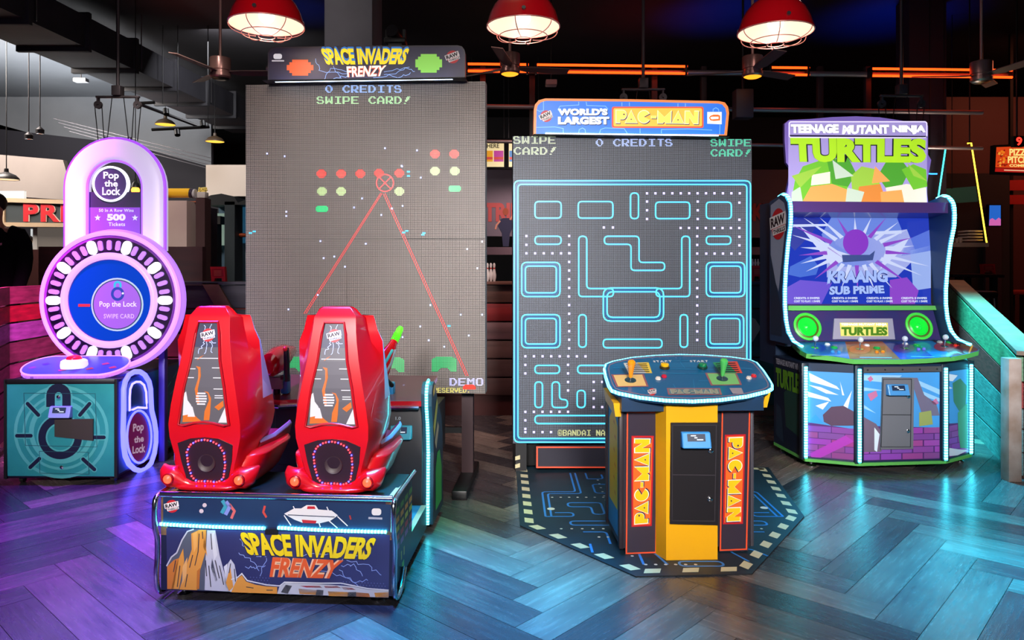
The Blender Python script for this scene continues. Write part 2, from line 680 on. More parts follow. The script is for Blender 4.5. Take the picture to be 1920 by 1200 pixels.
def card_reader(pl, px0, py0, px1, py1, parent, body=(70, 150, 220), rows=True):
    """swipe card reader: tilted housing with a dark screen"""
    mb = MB()
    a, b, c, d = pl(px0, py1), pl(px1, py1), pl(px1, py0), pl(px0, py0)
    n = pl.n
    h = (d - a)
    base = [a, b, c, d]
    k = [a + n * 0.045 + h * 0.05, b + n * 0.045 + h * 0.05, c + n * 0.02, d + n * 0.02]
    shell = M(body, 0.35)
    mb.add(base + k, [(4, 5, 6, 7), (0, 1, 5, 4), (1, 2, 6, 5), (2, 3, 7, 6), (3, 0, 4, 7)], shell)
    o = mb.build('card_reader', parent, bevel=0.006)
    u, v = k[1] - k[0], k[3] - k[0]
    nn = u.cross(v).normalized()
    if nn.dot(n) < 0:
        nn = -nn

    def face(fx, fy, off=0.0):
        return k[0] + u * fx + v * (1 - fy) + nn * off
    sm = MB()
    poly(sm, face, [(0.18, 0.1), (0.8, 0.1), (0.8, 0.56), (0.18, 0.56)], E((25, 45, 80), 0.6), 0.002)
    for i, (x0, x1, y) in enumerate(((0.3, 0.48, 0.18), (0.42, 0.52, 0.3), (0.5, 0.72, 0.42))):
        poly(sm, face, [(x0, y), (x1, y), (x1, y + 0.07), (x0, y + 0.07)], E((225, 240, 255), 1.0), 0.003)
    sm.build('reader_screen', o)
    return o

# ================================================================ THE ROOM
def floor_mat():
    m, nt, b, new = nodes_of('herringbone_wood')
    L = nt.links.new
    uv = new('ShaderNodeUVMap', uv_map='plank')
    at_ = new('ShaderNodeAttribute', attribute_name='tone')
    mp = new('ShaderNodeMapping')
    mp.inputs['Scale'].default_value = (1.6, 17, 1)
    L(uv.outputs[0], mp.inputs[0])
    n1 = new('ShaderNodeTexNoise')
    n1.inputs['Scale'].default_value = 2.2
    n1.inputs['Detail'].default_value = 8
    n1.inputs['Roughness'].default_value = 0.65
    L(mp.outputs[0], n1.inputs['Vector'])
    mp2 = new('ShaderNodeMapping')
    mp2.inputs['Scale'].default_value = (1.2, 3.5, 1)
    L(uv.outputs[0], mp2.inputs[0])
    n2 = new('ShaderNodeTexNoise')
    n2.inputs['Scale'].default_value = 2.0
    n2.inputs['Detail'].default_value = 3
    L(mp2.outputs[0], n2.inputs['Vector'])
    rp = new('ShaderNodeValToRGB')
    e = rp.color_ramp.elements
    e[0].position, e[0].color = 0.0, lin((26, 28, 34))
    e[1].position, e[1].color = 1.0, lin((158, 138, 126))
    e1 = e.new(0.4)
    e1.color = lin((64, 61, 64))
    e2 = e.new(0.7)
    e2.color = lin((108, 96, 90))
    a = new('ShaderNodeMath', operation='MULTIPLY')
    L(at_.outputs['Fac'], a.inputs[0])
    a.inputs[1].default_value = 0.62
    g = new('ShaderNodeMath', operation='MULTIPLY_ADD')
    L(n1.outputs['Fac'], g.inputs[0])
    g.inputs[1].default_value = 0.5
    L(a.outputs[0], g.inputs[2])
    g2 = new('ShaderNodeMath', operation='MULTIPLY_ADD')
    L(n2.outputs['Fac'], g2.inputs[0])
    g2.inputs[1].default_value = 0.5
    L(g.outputs[0], g2.inputs[2])
    s = new('ShaderNodeMath', operation='SUBTRACT')
    L(g2.outputs[0], s.inputs[0])
    s.inputs[1].default_value = 0.32
    L(s.outputs[0], rp.inputs[0])
    L(rp.outputs[0], b.inputs['Base Color'])
    rr = new('ShaderNodeMapRange')
    L(n1.outputs['Fac'], rr.inputs[0])
    rr.inputs['To Min'].default_value = 0.16
    rr.inputs['To Max'].default_value = 0.36
    L(rr.outputs[0], b.inputs['Roughness'])
    b.inputs['Specular IOR Level'].default_value = 0.6
    bp = new('ShaderNodeBump')
    bp.inputs['Strength'].default_value = 0.35
    bp.inputs['Distance'].default_value = 0.004
    L(n1.outputs['Fac'], bp.inputs['Height'])
    L(bp.outputs[0], b.inputs['Normal'])
    return m


def build_floor():
    Lp, Wp = 1.08, 0.18
    R = Matrix.Rotation(math.radians(47.5), 2)
    vs, fs, uv, tone = [], [], [], []
    rr = random.Random(11)

    def plank(x0, y0, x1, y1, along_x):
        q = [R @ Vector(p) for p in ((x0, y0), (x1, y0), (x1, y1), (x0, y1))]
        c = (q[0] + q[2]) / 2 + Vector((0.1, 4.0))
        if not (-6.5 < c.x < 7.0 and 1.2 < c.y < 9.5):
            return
        o = len(vs)
        vs.extend((p.x + 0.1, p.y + 4.0, 0.0) for p in q)
        fs.append((o, o + 1, o + 2, o + 3))
        ou, ov = rr.uniform(0, 50), rr.uniform(0, 50)
        if along_x:
            uv.extend([(ou, ov), (ou + Lp, ov), (ou + Lp, ov + Wp), (ou, ov + Wp)])
        else:
            uv.extend([(ou, ov), (ou, ov + Wp), (ou + Lp, ov + Wp), (ou + Lp, ov)])
        t = rr.random()
        tone.extend([t] * 4)
    g = 0.0012
    for k in range(-70, 70):
        for m in range(-8, 9):
            x, y = k * Wp + 2 * Lp * m, k * Wp
            plank(x + g, y + g, x + Lp - g, y + Wp - g, True)
            plank(x + g, y + Wp + g, x + Wp - g, y + Wp + Lp - g, False)
    n = len(fs)
    o = len(vs)
    vs.extend([(-12, -3, -0.004), (12, -3, -0.004), (12, 18, -0.004), (-12, 18, -0.004)])
    fs.append((o, o + 1, o + 2, o + 3))
    uv.extend([(0, 0)] * 4)
    tone.extend([0.1] * 4)
    me = bpy.data.meshes.new('floor')
    me.from_pydata(vs, [], fs)
    me.materials.append(floor_mat())
    me.materials.append(M((24, 21, 22), 0.6))
    me.polygons[n].material_index = 1
    u = me.uv_layers.new(name='plank')
    for i, l in enumerate(me.loops):
        u.data[i].uv = uv[l.vertex_index]
    a = me.attributes.new('tone', 'FLOAT', 'POINT')
    for i, t in enumerate(tone):
        a.data[i].value = t
    ob = bpy.data.objects.new('floor', me)
    COL.objects.link(ob)
    tag(ob, 'herringbone floor of worn grey brown planks under the machines', 'floor', kind='structure')


build_floor()


def struct(name, mb, label=None, cat=None):
    o = mb.build(name)
    return tag(o, label, cat, kind='structure')


DARK = M((16, 14, 18), 0.8)
mb = MB()
mb.box(-12, 12, -3, 18, 4.6, 4.7, noisy((30, 26, 30), (20, 17, 21), 1.5, 0.75))
struct('ceiling', mb, 'black painted ceiling high above the machines', 'ceiling')
mb = MB()
mb.box(-11.8, -5.8, 6.0, 15.4, 4.57, 4.598, noisy((150, 154, 160), (132, 136, 142), 0.5, 0.9))
struct('ceiling_pale', mb, 'pale grey ceiling over the prize shop', 'ceiling')
mb = MB()
mb.box(-12, 12, 15.5, 15.6, 0, 4.6, DARK)
struct('wall_back', mb, 'dark far wall of the hall', 'wall')
mb = MB()
mb.box(-12, -11.9, -3, 15.5, 0, 4.6, DARK)
struct('wall_left', mb)
mb = MB()
mb.box(11.9, 12, -3, 15.5, 0, 4.6, DARK)
struct('wall_right', mb)

# grey column behind the tall shooting game
mb = MB()
mb.box(-1.66, -1.235, 6.6, 7.1, 0, 4.6, noisy((112, 114, 120), (98, 100, 106), 2, 0.8), 0.01)
struct('column', mb, 'square grey concrete column rising behind the tall dark LED screen', 'column')

# low boarded wall that rings the play area
def low_wall(name, x0, x1, Y, z0, z1, cols, gap, label):
    mb = MB()
    mb.box(x0, x1, Y + 0.03, Y + 0.12, 0, z1 - 0.01, gap)
    n = len(cols)
    h = (z1 - z0) / n
    for i, c in enumerate(cols):
        mb.box(x0, x1, Y, Y + 0.035, z1 - (i + 1) * h + 0.008, z1 - i * h - 0.008, noisy(c, tuple(int(v * 0.75) for v in c), 3, 0.55, (0.4, 1, 5)), 0.004)
    mb.box(x0, x1, Y - 0.04, Y + 0.2, z1, z1 + 0.03, M(cols[0], 0.5), 0.004)
    return struct(name, mb, label, 'wall')


low_wall('wall_low_left', -4.35, -1.0, 7.5, 0.1, 1.32, [(74, 72, 84), (64, 62, 74), (110, 60, 60), (90, 56, 60), (80, 60, 70)], M((120, 40, 30), 0.6),
         'low slate boarded wall behind the ring shaped ticket game')
low_wall('wall_low_middle', -1.0, 1.5, 7.5, 0.2, 1.32, [(120, 80, 68), (165, 42, 44), (132, 96, 98), (120, 86, 80), (110, 76, 72), (96, 62, 58)], M((70, 20, 18), 0.6),
         'low wall of red and brown boards between the two big screens')
low_wall('wall_low_right', 1.5, 4.35, 7.5, 0.1, 1.32, [(40, 44, 62), (36, 40, 58), (34, 40, 60), (34, 38, 56), (30, 36, 52)], M((140, 50, 44), 0.6),
         'low dark blue boarded wall beside the angled green fence')

# diagonal brace on the left low wall
mb = MB()
mb.prism([at(378, 531, 7.46), at(408, 531, 7.46), at(455, 612, 7.46), at(425, 612, 7.46)], (0, 0.03, 0), noisy((150, 110, 90), (120, 84, 72), 4, 0.6))
tag(mb.build('diagonal_brace'), 'brown board nailed diagonally across the slate boarded wall', 'board')
mb = MB()
mb.prism([at(1400, 592, 7.46), at(1416, 598, 7.46), at(1427, 615, 7.46), at(1412, 640, 7.46), at(1400, 646, 7.46)], (0, 0.03, 0), M((150, 110, 120), 0.6))
tag(mb.build('arrow_board'), 'pinkish arrow shaped board end beside the blue maze screen', 'board')

# raised walkway and fence on the left, person on it
mb = MB()
mb.box(-9, -4.45, 5.9, 10, 0, 0.38, M((40, 26, 28), 0.6))
struct('floor_raised', mb)


def board_fence(name, pts, zs, cols, label, post=None):
    """a run of thick boards along floor points pts; zs are the joint heights"""
    t = thing(name, label, 'fence', (0, 0, 0))
    for i in range(len(zs) - 1):
        mb = MB()
        for a, b in zip(pts, pts[1:]):
            a, b = Vector(a), Vector(b)
            d = (b - a).normalized()
            nn = Vector((-d.y, d.x)) * 0.035
            q = [Vector((p.x, p.y, 0)) for p in (a, b, b + nn, a + nn)]
            z0, z1 = zs[i + 1] + 0.008, zs[i] - 0.008
            mb.prism([p + Vector((0, 0, z0)) for p in q], (0, 0, z1 - z0), noisy(cols[i], tuple(int(v * 0.7) for v in cols[i]), 5, 0.5, (1, 1, 6)))
        mb.build('board', t)
    for p in pts:
        mb = MB()
        mb.box(p[0] - 0.08, p[0] - 0.03, p[1] - 0.0, p[1] + 0.05, 0, zs[0] - 0.03, M((70, 40, 44), 0.6))
        mb.build('post', t)
    return t


board_fence('board_fence', [(-3.78, 5.35), (-4.17, 6.2), (-4.27, 7.42)], [1.34, 1.18, 1.03, 0.87, 0.69, 0.5, 0.3, 0.1],
            [(170, 70, 100), (205, 30, 60), (190, 110, 190), (150, 80, 100), (170, 80, 120), (140, 70, 110), (120, 60, 100)],  # pink and purple light is put into these board colours
            'board fence coloured as if in pink and red light behind the teal ticket game')

# angled fence on the right
FR = Plane((0, 0, 0), 0, (3.63, 5.43, 0), (1.19, -0.49, 0))
t = thing('board_fence', 'weathered teal and red board fence sloping down beside the four player game', 'fence')
xs = (1775, 1904)
edge_l = [532, 585, 635, 677.5, 723, 773]
edge_r = [668, 716, 766, 804, 848, 892]
cols = [(120, 160, 120), (176, 62, 60), (130, 158, 160), (110, 160, 165), (120, 165, 168)]
for i in range(5):
    mb = MB()
    q = [FR(xs[0], edge_l[i] + 1.5), FR(xs[1], edge_r[i] + 1.5), FR(xs[1], edge_r[i + 1] - 1.5), FR(xs[0], edge_l[i + 1] - 1.5)]
    mb.prism(q, (0.045, -0.018, 0), noisy(cols[i], tuple(int(v * 0.72) for v in cols[i]), 7, 0.55, (3, 1, 9)))
    mb.build('board', t)
mb = MB()
a, b = FR(1775, 530), FR(1906, 666)
sd = Vector((0.15, -0.06, 0))
mb.prism([a, b, b + sd, a + sd], (0, 0, 0.03), noisy((150, 120, 96), (120, 100, 88), 6, 0.6))
mb.build('top_rail', t)
mb = MB()
p = floor_at(1899, 905)
mb.box(p.x - 0.02, p.x + 0.07, p.y + 0.01, p.y + 0.1, 0.0, 0.86, noisy((190, 170, 160), (150, 120, 100), 5, 0.6), 0.004)
mb.build('post', t)

# ---------------------------------------------------------------- air duct
ka = 1.143
d0, d1 = Vector((-4.9, 4.6, 0)), Vector((-4.3, 13.4, 0))
zb, ht, wdt = 3.9, 0.34, 0.72
DUCT = noisy((48, 47, 52), (38, 37, 42), 3, 0.6)
DUCT_U = noisy((70, 58, 58), (52, 46, 48), 2, 0.6)
t = thing('air_duct', 'long dark rectangular air duct under the ceiling', 'duct', (0, 0, 0))
mb = MB()
q = [d0 + Vector((-wdt, 0, zb)), d0 + Vector((0, 0, zb)), d1 + Vector((0, 0, zb)), d1 + Vector((-wdt, 0, zb))]
mb.prism(q, (0, 0, ht), DUCT_U, DUCT)
mb.build('duct_body', t)
for k in range(9):
    f = (k + 0.9) / 9.6
    p = d0.lerp(d1, f)
    mb = MB()
    mb.box(p.x - wdt - 0.04, p.x + 0.04, p.y - 0.03, p.y + 0.03, zb - 0.05, zb + ht + 0.04, DUCT, 0.005)
    if k % 2 == 0:
        mb.cyl((p.x + 0.03, p.y + 0.1, zb + 0.02), (p.x + 0.03, p.y + 0.1, 4.598), 0.008, STEEL, 6)
    mb.build('joint_flange', t)

# pale soffits of the area behind, upper left
GREY = noisy((150, 156, 164), (128, 134, 142), 0.6, 0.9)
mb = MB()
q = [at(-160, -20, 13.5), at(396, 180, 13.5), at(396, 345, 13.5), at(240, 300, 13.5), at(-160, 190, 13.5)]
mb.prism([v for v in q], (0, 0.1, 0), GREY)
struct('wall_soffit', mb, 'pale grey bulkhead wall seen under the air duct', 'wall')
mb = MB()
q = [at(-60, 285, 10.4), at(118, 300, 10.4), at(140, 376, 10.4), at(-60, 362, 10.4)]
mb.prism(q, (0, 0.1, 0), noisy((140, 130, 124), (126, 116, 112), 1, 0.9))
struct('wall_shopfront', mb)
mb = MB()
q = [at(386, 309, 11.6), at(466, 309, 11.6), at(466, 368, 11.6), at(386, 368, 11.6)]
mb.prism(q, (0, 0.1, 0), M((205, 192, 180), 0.9))
struct('wall_panel', mb)
mb = MB()
q = [at(-60, 235, 12.6), at(240, 270, 12.6), at(420, 320, 12.6), at(420, 470, 12.6), at(-60, 470, 12.6)]
mb.prism(q, (0, 0.1, 0), M((28, 27, 36), 0.8))
struct('wall_dark_left', mb)
mb = MB()
for k in range(4):
    mb.cyl(at(100 + k * 10, 222 + k * 8, 11.8), at(395, 296 + k * 7, 12.2), 0.007, M((96, 94, 100), 0.4, 0.5), 6)
tag(mb.build('ceiling_pipe_run'), 'run of thin metal pipes below the pale grey bulkhead', 'pipe')

# beige pillar and things around it
mb = MB()
a = at(309, 376, 8.6)
b = at(350, 376, 8.6)
mb.box(a.x, b.x, 8.6, 9.0, 0, a.z, noisy((196, 172, 160), (180, 154, 146), 1.5, 0.8))
struct('column_beige', mb, 'beige pillar seen beyond the ring shaped ticket game', 'column')
t = thing('tube_decoration', 'big yellow tube with a dark band lying on top of the beige pillar', 'decoration')
mb = MB()
p0, p1 = at(306, 362, 8.75), at(357, 362, 8.75)
mb.cyl(p0, p1, 0.055, M((235, 180, 40), 0.4), 20)
mb.build('tube', t)
mb = MB()
mb.cyl(p1, at(363, 363, 8.75), 0.056, M((40, 25, 45), 0.5), 20)
mb.build('dark_band', t)
mb = MB()
mb.cyl(at(363, 363, 8.75), at(367, 363, 8.75), 0.054, M((180, 175, 175), 0.5), 20)
mb.build('grey_end', t)
t = thing('popcorn_box', 'pale box heaped with yellow popcorn beside the yellow tube', 'snack box')
mb = MB()
c = at(378, 366, 8.8)
mb.box(c.x - 0.035, c.x + 0.06, 8.75, 8.86, c.z - 0.035, c.z + 0.035, M((190, 180, 172), 0.6), 0.005)
mb.box(c.x - 0.035, c.x + 0.07, 8.72, 8.9, 0, c.z - 0.04, M((60, 30, 30), 0.7))
mb.build('box', t)
mb = MB()
rr = random.Random(3)
for k in range(26):
    mb.ball((c.x + rr.uniform(-0.04, 0.05), 8.8 + rr.uniform(-0.03, 0.03), c.z + 0.05 + rr.uniform(-0.02, 0.035)), 0.014, M((240, 214, 110), 0.7), n=8)
tag(mb.build('popcorn', t), kind='stuff')
t = thing('game_cabinet', 'dark cabinet with an orange wooden frame beside the beige pillar', 'cabinet')
mb = MB()
a, b = at(349, 386, 9.0), at(377, 386, 9.0)
mb.box(a.x, b.x, 9.0, 9.5, 0, a.z, M((24, 14, 30), 0.6))
mb.build('body', t)
mb = MB()
a, b = at(376, 386, 8.98), at(383, 386, 8.98)
mb.box(a.x, b.x, 8.98, 9.1, 0, a.z, M((190, 120, 80), 0.6))
mb.box(at(349, 378, 8.98).x, b.x, 8.98, 9.1, a.z, at(349, 377, 8.98).z, M((190, 110, 80), 0.6))
mb.build('wooden_frame', t)
t = thing('ball_game', 'dark basketball style game with a lit interior behind the slate wall', 'arcade game')
mb = MB()
a, b = at(383, 378, 10.2), at(462, 378, 10.2)
mb.box(a.x, b.x, 10.7, 10.8, 0.3, a.z, M((60, 90, 110), 0.6))
poly_b = [at(383, 372, 10.2), at(395, 366, 10.2), at(415, 363, 10.2), at(438, 368, 10.2), at(446, 380, 10.2), at(466, 372, 10.2), at(466, 384, 10.2), at(383, 384, 10.2)]
mb.prism(poly_b, (0, 0.5, 0), M((26, 28, 30), 0.5))
mb.box(at(421, 380, 10.2).x, at(440, 380, 10.2).x, 10.2, 10.5, 0.0, a.z, M((34, 44, 48), 0.5))
mb.build('body', t)
mb = MB()
a, b = at(384, 400, 10.6), at(420, 460, 10.6)
mb.box(a.x, b.x, 10.6, 10.62, b.z, a.z, E((150, 175, 160), 0.5))
a, b = at(443, 386, 10.6), at(464, 456, 10.6)
mb.box(a.x, b.x, 10.6, 10.62, b.z, a.z, E((40, 90, 120), 0.5))
mb.build('lit_interior', t)
mb = MB()
a, b = at(385, 396, 10.3), at(405, 405, 10.3)
mb.box(a.x, b.x, 10.3, 10.32, b.z, a.z, M((190, 60, 50), 0.5))
a, b = at(383, 405, 10.3), at(413, 420, 10.3)
mb.box(a.x, b.x, 10.3, 10.5, b.z, a.z, M((18, 14, 16), 0.6))
a, b = at(387, 420, 10.3), at(405, 460, 10.3)
mb.box(a.x, b.x, 10.3, 10.5, 0.3, a.z, M((24, 14, 14), 0.6))
mb.build('hoop_board', t)
mb = MB()
c = at(455, 441, 10.4)
mb.ball(c, 0.05, M((225, 100, 50), 0.6), (1.4, 1, 0.6), 12)
mb.build('orange_ball', t)
# dark wood back wall between
mb = MB()
mb.box(-5.2, -3.4, 8.2, 8.3, 0, 1.72, noisy((58, 24, 26), (40, 16, 20), 3, 0.5, (0.5, 1, 4)))
struct('wall_wood_left', mb)
mb = MB()
mb.box(-9.5, -5.75, 8.6, 8.7, 0, 1.73, noisy((74, 30, 26), (46, 18, 18), 3, 0.5, (0.5, 1, 4)))
struct('wall_wood_far_left', mb)

# prize shop front with the red sign
t = thing('prize_sign', 'framed dark sign with big red letters above the prize counter', 'sign')
Y = 9.8
PS = Plane((0, 0, 0), 0, (0, Y, 0), (0, -1, 0))
mb = MB()
q = [PS(10, 377), PS(262, 386), PS(262, 421), PS(10, 418)]
mb.prism(q, (0, 0.05, 0), M((64, 70, 72), 0.6))
mb.build('board', t)
mb = MB()
for a, b, c, d in (((0, 371), (262, 380), (262, 387), (0, 379)), ((0, 417), (262, 420), (262, 427), (0, 425)), ((0, 379), (11, 379), (11, 418), (0, 417))):
    mb.prism([PS(*p) + Vector((0, -0.03, 0)) for p in (a, b, c, d)], (0, 0.07, 0), M((200, 172, 140), 0.6))
mb.build('frame', t)
mb = MB()
q = ((45, 380), (228, 387), (228, 418), (45, 416))
text(mb, PS, 'PRIZES', q, M((225, 200, 180), 0.5), 0.012, 0.055, 1.12)
text(mb, PS, 'PRIZES', q, M((214, 46, 54), 0.5), 0.016, 0.035, 1.12)
mb.build('lettering', t)
mb = MB()
a, b = at(-60, 427, 9.9), at(118, 427, 9.9)
zz = at(0, 468, 9.9).z
mb.box(a.x, at(36, 0, 9.9).x, 9.85, 9.95, zz, a.z, M((205, 150, 110), 0.6))
mb.box(at(66, 0, 9.9).x, at(74, 0, 9.9).x, 9.85, 9.95, zz, a.z, M((190, 185, 180), 0.6))
mb.box(at(30, 0, 9.9).x, at(66, 0, 9.9).x, 10.2, 10.25, zz, a.z, E((200, 206, 208), 0.8))
mb.box(at(74, 0, 9.9).x, at(262, 0, 9.9).x, 9.86, 9.9, zz, a.z, E((128, 118, 110), 0.45, 0.5))  # emission added to lift a dark panel, not a lamp
mb.box(a.x, at(262, 0, 9.9).x, 9.84, 10.4, 0, zz, M((60, 26, 24), 0.5))
tag(mb.build('prize_counter'), 'prize counter with glazed display panels under the red lettered sign', 'counter')
t = thing('mannequin_head', 'small golden head in the display window under the sign', 'ornament')
c = at(54, 455, 10.0)
mb = MB()
mb.ball((c.x, 10.0, c.z + 0.02), 0.06, M((225, 170, 90), 0.4), (0.75, 0.8, 1.05), 16)
mb.cyl((c.x, 10.0, c.z - 0.09), (c.x, 10.0, c.z - 0.02), 0.03, M((225, 170, 90), 0.4), 12, 0.026)
mb.build('head', t)
mb = MB()
mb.ball((c.x, 10.015, c.z + 0.045), 0.062, M((60, 40, 30), 0.6), (0.8, 0.8, 0.8), 14)
mb.build('hair', t)
mb = MB()
a, b = at(-50, 358, 10.1), at(45, 376, 10.1)
mb.box(a.x, b.x, 10.1, 10.15, b.z, a.z, E((245, 242, 235), 0.9))
tag(mb.build('light_box'), 'bright white light panel above the prize sign', 'light panel')

# ---------------------------------------------------------------- back wall of the bowling side
t = thing('wall_mural', 'grey wall with big red lettering far behind the two screens', 'wall mural')
Y = 12.0
PW = Plane((0, 0, 0), 0, (0, Y, 0), (0, -1, 0))
mb = MB()
q = [PW(760, 318), PW(1485, 318), PW(1485, 446), PW(760, 442)]
mb.prism(q, (0, 0.1, 0), noisy((118, 104, 112), (98, 88, 98), 0.7, 0.8))
mb.build('wall_panel', t)
mb = MB()
text(mb, PW, 'STRIKE', (893, 380, 996, 416), M((172, 62, 58), 0.6), 0.01, 0.05)
text(mb, PW, 'LUCKY', (1356, 381, 1450, 415), M((172, 72, 66), 0.6), 0.01, 0.05)
mb.build('lettering', t)
mb = MB()
sk = M((196, 130, 104), 0.7)
cl = M((38, 40, 66), 0.8)
poly(mb, PW, disc(948, 397, 5.5, 7), M((150, 72, 46), 0.8), 0.014)
poly(mb, PW, [(938, 412), (943, 409), (955, 409), (960, 413), (962, 426), (955, 440), (943, 440), (934, 424)], cl, 0.013)
poly(mb, PW, [(941, 438), (956, 438), (954, 462), (943, 462)], cl, 0.012)
stroke(mb, PW, [(938, 414), (931, 422), (929, 430)], 3, sk, 0.014)
stroke(mb, PW, [(956, 412), (962, 404), (968, 400)], 3, sk, 0.014)
mb.build('painted_bowler', t)
mb = MB()
a, b = at(760, 464, 11.8), at(1485, 478, 11.8)
mb.box(a.x, b.x, 11.6, 11.9, b.z, a.z, M((96, 72, 80), 0.6))
struct('trim_lane', mb)


def menu_board(px0, py0, px1, py1, Y, label, word=None):
    t = thing('menu_board', label, 'sign')
    pl = Plane((0, 0, 0), 0, (0, Y, 0), (0, -1, 0))
    mb = MB()
    q = [pl(px0 - 4, py0 - 5), pl(px1 + 4, py0 - 5), pl(px1 + 4, py1 + 4), pl(px0 - 4, py1 + 4)]
    mb.prism(q, (0, 0.08, 0), MATTE)
    for p in (q[0], q[1]):
        mb.cyl((p.x + (0.03 if p is q[0] else -0.03), Y + 0.04, p.z), (p.x + (0.03 if p is q[0] else -0.03), Y + 0.04, 4.6), 0.01, BLACK, 6)
    mb.build('frame', t)
    mb = MB()
    poly(mb, pl, [(px0, py0), (px1, py0), (px1, py1), (px0, py1)], E((245, 222, 165), 0.85), 0.004)
    h = (py1 - py0)
    ww = (px1 - px0) / 3
    for k, c in enumerate(((60, 130, 190), (235, 160, 40), (190, 60, 150))):
        x = px0 + k * ww + 1
        poly(mb, pl, [(x, py0 + h * 0.38), (x + ww - 2, py0 + h * 0.38), (x + ww - 2, py0 + h * 0.8), (x, py0 + h * 0.8)], E(c, 0.8), 0.006)
        poly(mb, pl, [(x, py0 + h * 0.62), (x + ww - 2, py0 + h * 0.62), (x + ww - 2, py0 + h * 0.72), (x, py0 + h * 0.72)], E((210, 70, 60), 0.8), 0.008)
    if word:
        text(mb, pl, word, (px1 - 32, py0 + h * 0.11, px1 - 9, py0 + h * 0.28), M((40, 30, 30), 0.6), 0.008, 0.02)
    mb.build('lit_panel', t)


menu_board(885, 264, 945, 313, 11.0, 'lit cream menu board with the word HERE between the two screens', 'HERE')
menu_board(954, 264, 1010, 313, 11.0, 'lit cream menu board half behind the blue maze screen')

# ================================================================ OVERHEAD
# ---- gantry with orange neon
GY = 8.0
t = thing('overhead_gantry', 'dark overhead frame of rails and posts behind the screens', 'frame')
GP = Plane((0, 0, 0), 0, (0, 7.95, 0), (0.045, -1, 0))
RAILM = M((170, 150, 150), 0.4, 0.6)
POSTM = M((56, 40, 40), 0.5)
for y0, y1, x0, x1, r in ((129, 142, 500, 1902, 0.03), (197, 211, 700, 1842, 0.026), (262, 278, 700, 1842, 0.02)):
    mb = MB()
    mb.cyl(GP(x0, y0 - (870 - x0) * 0.0), GP(x1, y1), r, RAILM, 10)
    mb.build('rail', t)
for x in (905, 998, 1229, 1322, 1542, 1632):
    mb = MB()
    a, b = GP(x, 122), GP(x, 520)
    mb.box(a.x - 0.03, a.x + 0.03, a.y + 0.04, a.y + 0.1, b.z, a.z, POSTM, 0.004)
    mb.build('post', t)
ORANGE = E((255, 62, 12), 4.5)
for (x0, x1), lb in zip(((874, 990), (1002, 1284), (1436, 1510), (1622, 1890)),
                        ('orange neon tube pair above the lit cream menu boards', 'orange neon tube pair above the round cornered blue marquee',
                         'short orange neon tube pair behind the third red pendant lamp', 'orange neon tube pair above the four player game')):
    t = thing('neon_tube_light', lb, 'neon light')
    for dy in (-6.5, 6.5):
        mb = MB()
        f0, f1 = (x0 - 870) / 1030, (x1 - 870) / 1030
        a, b = GP(x0, 131 + 12 * f0 + dy, 0.1), GP(x1, 131 + 12 * f1 + dy, 0.1)
        mb.cyl(a, b, 0.013, ORANGE, 10)
        mb.build('tube', t)
    for x in (x0 + 2, x1 - 2):
        mb = MB()
        f0 = (x - 870) / 1030
        a = GP(x, 131 + 12 * f0, 0.03)
        mb.box(a.x - 0.012, a.x + 0.012, a.y - 0.09, a.y - 0.01, a.z - 0.055, a.z + 0.055, BLACK, 0.004)
        mb.build('end_cap', t)

# ---- red pendant lamps
RED = M((200, 8, 22), 0.22, 0.0, 0.6)
PINK = M((228, 150, 140), 0.35, 0.3)


def pendant(loc, label):
    t = thing('pendant_lamp', label, 'pendant lamp', loc, 0, 'red caged pendant lamps')
    prof = [(0.226, 0.0), (0.23, 0.012), (0.222, 0.03), (0.205, 0.085), (0.18, 0.135), (0.142, 0.18), (0.095, 0.212), (0.06, 0.228), (0.055, 0.26), (0.05, 0.3), (0.03, 0.32), (0.0005, 0.322)]
    mb = MB()
    mb.lathe(prof, RED, n=48)
    mb.build('shade', t)
    mb = MB()
    inner = [(0.224, 0.002), (0.216, 0.03), (0.198, 0.085), (0.173, 0.132), (0.135, 0.175), (0.09, 0.205), (0.0005, 0.215)]
    mb.lathe(inner, E((255, 226, 205), 0.3, 0.6), n=48)
    mb.build('inner_reflector', t)
    mb = MB()
    mb.ball((0, 0, 0.06), 0.05, E((255, 224, 195), 2.5), n=16)
    mb.cyl((0, 0, 0.1), (0, 0, 0.21), 0.022, BLACK, 12)
    mb.build('bulb', t)
    mb = MB()
    for k in range(6):
        a = PI * k / 3 + 0.3
        pts = []
        for i in range(9):
            f = i / 8
            r = 0.228 * math.cos(f * PI / 2 * 0.82)
            pts.append((r * math.cos(a), r * math.sin(a), -0.072 * math.sin(f * PI / 2)))
        mb.tube(pts, 0.003, PINK, 6)
    for r, z in ((0.05, -0.072), (0.15, -0.055), (0.228, 0.004)):
        mb.tube([(r * math.cos(2 * PI * i / 40), r * math.sin(2 * PI * i / 40), z) for i in range(40)], 0.003, PINK, 6, True)
    mb.build('wire_cage', t)
    mb = MB()
    mb.cyl((0, 0, 0.32), (0, 0, 4.6 - loc[2]), 0.008, BLACK, 8)
    mb.build('cord', t)
    for k in range(3):
        mb = MB()
        a = PI * 2 * k / 3 - PI / 2
        mb.cyl((0.214 * math.cos(a), 0.214 * math.sin(a), 0.045), (0.23 * math.cos(a), 0.23 * math.sin(a), 0.05), 0.012, STEEL, 10)
        mb.build('thumb_screw', t)
    return t


